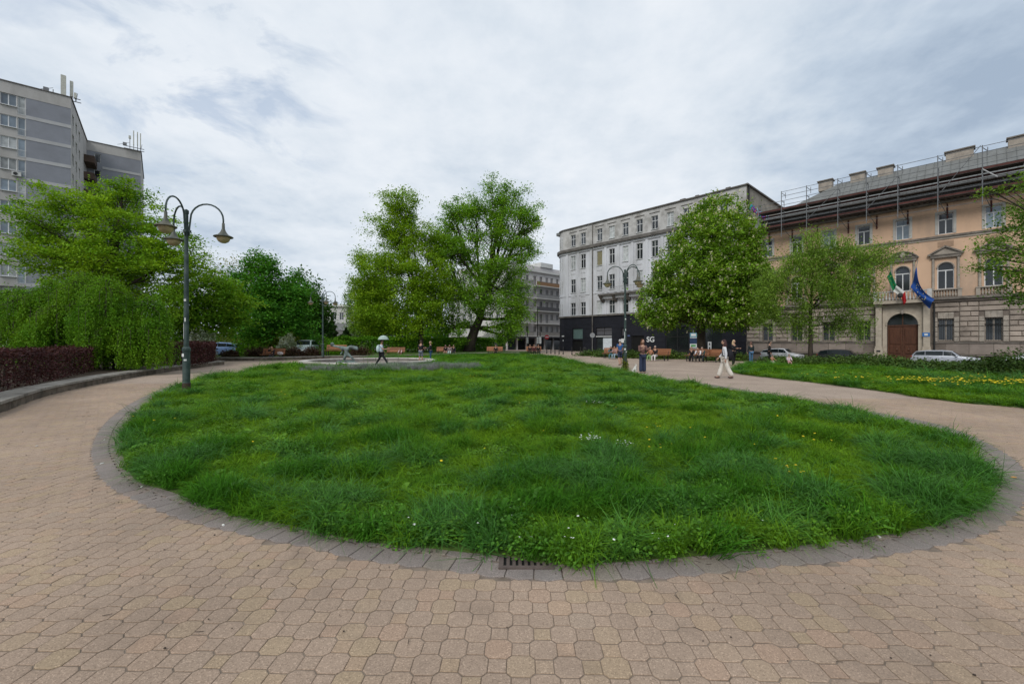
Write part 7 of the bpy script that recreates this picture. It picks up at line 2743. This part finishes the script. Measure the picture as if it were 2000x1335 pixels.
    for sx_ in (-.32 * L_, .30 * L_):
        for sd_ in (-1, 1):
            w = empty("wheel", (0, 0, 0)); w.parent = t; w.location = (sx_, sd_ * (hw - .10), .32)
            ty = MB().lathe([(.20, -.10), (.30, -.10), (.325, -.06), (.325, .06), (.30, .10), (.20, .10)], 18, cap=False).build("tyre", M['rubber'], w, True); ty.rotation_euler = (R(90), 0, 0)
            rm = MB().lathe([(.205, -.09), (.205, .09), (.06, .07)], 12).build("rim", M['rim'], w); rm.rotation_euler = (R(90 if sd_ < 0 else -90), 0, 0)
            ar = MB().lathe([(.335, -.08), (.36, -.08), (.36, .102), (.335, .102)], 18, cap=False).build("wheel_arch", M['iron'], w); ar.rotation_euler = (R(90), 0, 0)
    for sd_ in (-1, 1):
        MB().ellipsoid((-L_ / 2 + .12, sd_ * (hw * .72), .74), (.12, .2, .07), 8, 6).build("headlight", M['headlamp'], t, True)
        MB().ellipsoid((L_ / 2 - .06, sd_ * (hw * .74), .86), (.09, .14, .09), 8, 6).build("tail_light", M['taillamp'], t, True)
        MB().ellipsoid((-L_ * .16, sd_ * (hw + .08), belt + .04), (.09, .11, .07), 8, 6).build("wing_mirror", paint, t, True)
        for fx in (.02, .22):
            MB().box(L_ * fx, L_ * fx + .14, sd_ * hw - .012, sd_ * hw + .012, belt - .12, belt - .09).build("door_handle", M['iron'], t)
    MB().box(-L_ / 2 - .02, L_ / 2 + .02, -hw * .8, hw * .8, .16, .24).build("sill_trim", M['iron'], t)
    return t


def on_front(px, off):
    u_ = su(px, -off)
    return (P0[0] + .674 * u_ - .739 * off, P0[1] - .739 * u_ - .674 * off, STREET)


CARZ = -.06
car((*on_front(1527, 5.6)[:2], STREET + CARZ), DA + PI, "white hatchback parked under the palace behind the children", 3.9, 1.78, 1.52, (.62, .63, .65), 'hatch')
car((*on_front(1648, 4.6)[:2], STREET + CARZ), DA + PI, "dark grey estate car parked left of the wooden gate", 4.4, 1.8, 1.44, (.03, .032, .036), 'wagon')
car((*on_front(1846, 4.2)[:2], STREET + CARZ), DA + PI, "silver estate car parked right of the wooden gate", 4.5, 1.82, 1.47, (.45, .47, .52), 'wagon')
car((*on_front(2020, 3.6)[:2], STREET + CARZ), DA, "white car cut by the right edge of the picture", 4.3, 1.8, 1.46, (.6, .62, .65), 'hatch')
car((X_(430, 43.5), 43.5, 0.12), R(10), "blue and white car parked behind the purple hedge", 3.6, 1.7, 1.5, (.22, .33, .6), 'hatch', "cars parked beyond the shrubs")
car((X_(597, 46), 46, 0.12), R(97), "pale green car seen head on between the shrubs", 4.2, 1.75, 1.75, (.42, .5, .5), 'hatch', "cars parked beyond the shrubs")
car((X_(466, 46.5), 46.5, 0.1), R(20), "dark blue car right of the blue and white one", 4.0, 1.75, 1.4, (.05, .07, .11), 'sedan', "cars parked beyond the shrubs")

# ================================================================= STREET FURNITURE
bol = None
for i, (px, Y) in enumerate([(1076, 60), (1084, 58.5), (1092, 57.5), (1100, 57), (1117, 55.5), (1134, 54), (1068, 61)]):
    if bol is None:
        bol = empty("bollard", (0, 0, 0), 0, "black iron bollard in the row before the black shopfront", "bollard", "bollards by the corner")
        MB().lathe([(.09, -.05), (.09, .12), (.06, .16), (.055, .8), (.08, .84), (.05, .95), (.01, 1.0)], 10).build("post", M['iron'], bol, True)
        MB().lathe([(.083, .60), (.083, .66)], 10).build("collar", M['iron'], bol)
        o = bol
    else:
        o = copy_tree(bol)
    o.location = (X_(px, Y), Y, 0)
    o.rotation_euler = (0, 0, i * .7)
labs = ["third bollard from the left before the dark shops", "fourth bollard from the left near the corner", "bollard just left of the black corner wall", "bollard under the street plate of the black corner",
        "bollard in front of the shop door with the teal blind", "rightmost bollard, near the round road sign", "leftmost bollard of the row"]
for o, lb in zip([o for o in COL.objects if o.name.startswith("bollard")], labs):
    o['label'] = "black iron " + lb
# round sign, seen from the back
rs = empty("road_sign", (X_(1157, 57), 57, 0), 0, "round grey road sign seen from behind before the shop window", "road sign")
MB().tube([(0, 0, -.1), (0, 0, 2.9)], .04, 7).build("pole", M['scaf'], rs)
d = MB().lathe([(.34, -.015), (.34, .015)], 20).build("disc", plain("sign_back", (.25, .26, .27)), rs); d.location = (0, -.05, 2.55); d.rotation_euler = (R(90), 0, 0)
rs = empty("road_sign", (X_(1068, 74), 74, 0), 0, "small red road sign in front of the balcony block", "road sign")
MB().tube([(0, 0, -.1), (0, 0, 2.9)], .04, 7).build("pole", M['scaf'], rs)
d = MB().lathe([(.38, -.015), (.38, .015)], 20).build("disc", plain("sign_red", (.45, .03, .04)), rs); d.location = (0, -.06, 2.5); d.rotation_euler = (R(90), 0, 0)
MB().box(-.28, .28, -.1, -.08, 2.43, 2.57).build("bar", M['sticker'], rs)
# slim poles before the far block
for (px, Y, h_, lab) in [(1050, 66, 6.8, "tall slim dark pole right of the elm foliage"), (1030, 68, 4.0, "slim pole left of the tall one under the elm foliage"), (1055, 64, 3.1, "poster covered pole beside the crowded bench")]:
    pr = empty("street_pole", (X_(px, Y), Y, 0), 0, lab, "pole")
    MB().tube([(0, 0, -.1), (0, 0, h_)], .07, 7).build("shaft", M['iron'], pr)
    MB().box(-.16, .16, -.10, -.08, 1.4, 2.4).build("notice", M['sticker'], pr)
# information board stack by the chestnut
ib = empty("info_sign", (X_(1354, 40), 40, 0), R(-15), "blue and white stacked information sign under the chestnut", "sign")
MB().tube([(0, 0, -.1), (0, 0, 2.75)], .045, 7).build("pole", M['scaf'], ib)
for k, (z0, z1, c_) in enumerate(((2.1, 2.5, (.12, .28, .36)), (2.02, 2.08, (.55, .56, .58)), (1.5, 2.0, (.02, .04, .09)), (1.12, 1.48, (.55, .57, .56)), (.62, 1.08, (.35, .37, .38)))):
    MB().box(-.30, .30, -.08, -.05, z0, z1).build("sign_panel", plain("infopanel_%d" % k, c_), ib)
for k in range(5):
    MB().box(-.2 + .02 * k, .2 - .03 * (k % 3), -.086, -.08, .68 + k * .08, .70 + k * .08).build("text_line", M['iron'], ib)
MB().box(-.2, .22, -.088, -.08, 2.2, 2.42).build("sign_print", M['sticker'], ib)
MB().box(-.22, .2, -.088, -.08, 1.2, 1.4).build("sign_print", plain("print_green", (.1, .3, .12)), ib)
# framed notices on the shopfront by the chestnut trunk
u0, u1 = pu(1383), pu(1390)
nb_ = empty("notice_frame", (0, 0, 0)); nb_.parent = gbd
MB().box(u0, u1, -.09, -.04, pz(1386, 684), pz(1386, 667)).build("board", M['sticker'], nb_)
for (a, b_) in ((682, 677.5), (674, 669.5)):
    MB().box(u0 + .16, u1 - .16, -.10, -.09, pz(1386, a), pz(1386, b_)).build("notice", M['iron'], nb_)
# litter bins
for (px, Y, lab) in [(1142, 53, "black litter bin at the left end of the juniper bed"),]:
    lb_ = empty("litter_bin", (X_(px, Y), Y, 0), 0, lab, "litter bin")
    MB().lathe([(.2, 0), (.25, .75), (.27, .78), (.2, .8)], 12).build("bin_body", M['iron'], lb_)
    MB().lathe([(.18, .8), (.2, .92), (.05, 1.0)], 12).build("lid", M['iron'], lb_)

# far street backdrop of foliage so that gaps between trees are not empty
blob_shrub("far_trees", "hazy dark tree mass beyond the white building", X_(560, 110), 112, 26, 6, 8, 0, L['dark2'], 9000, .8, cat="tree mass")['kind'] = 'stuff'
blob_shrub("far_trees", "dark tree mass beyond the linden and the willow", X_(820, 105), 105, 16, 5, 8.5, 0, L['dark'], 9000, .7, cat="tree mass")['kind'] = 'stuff'
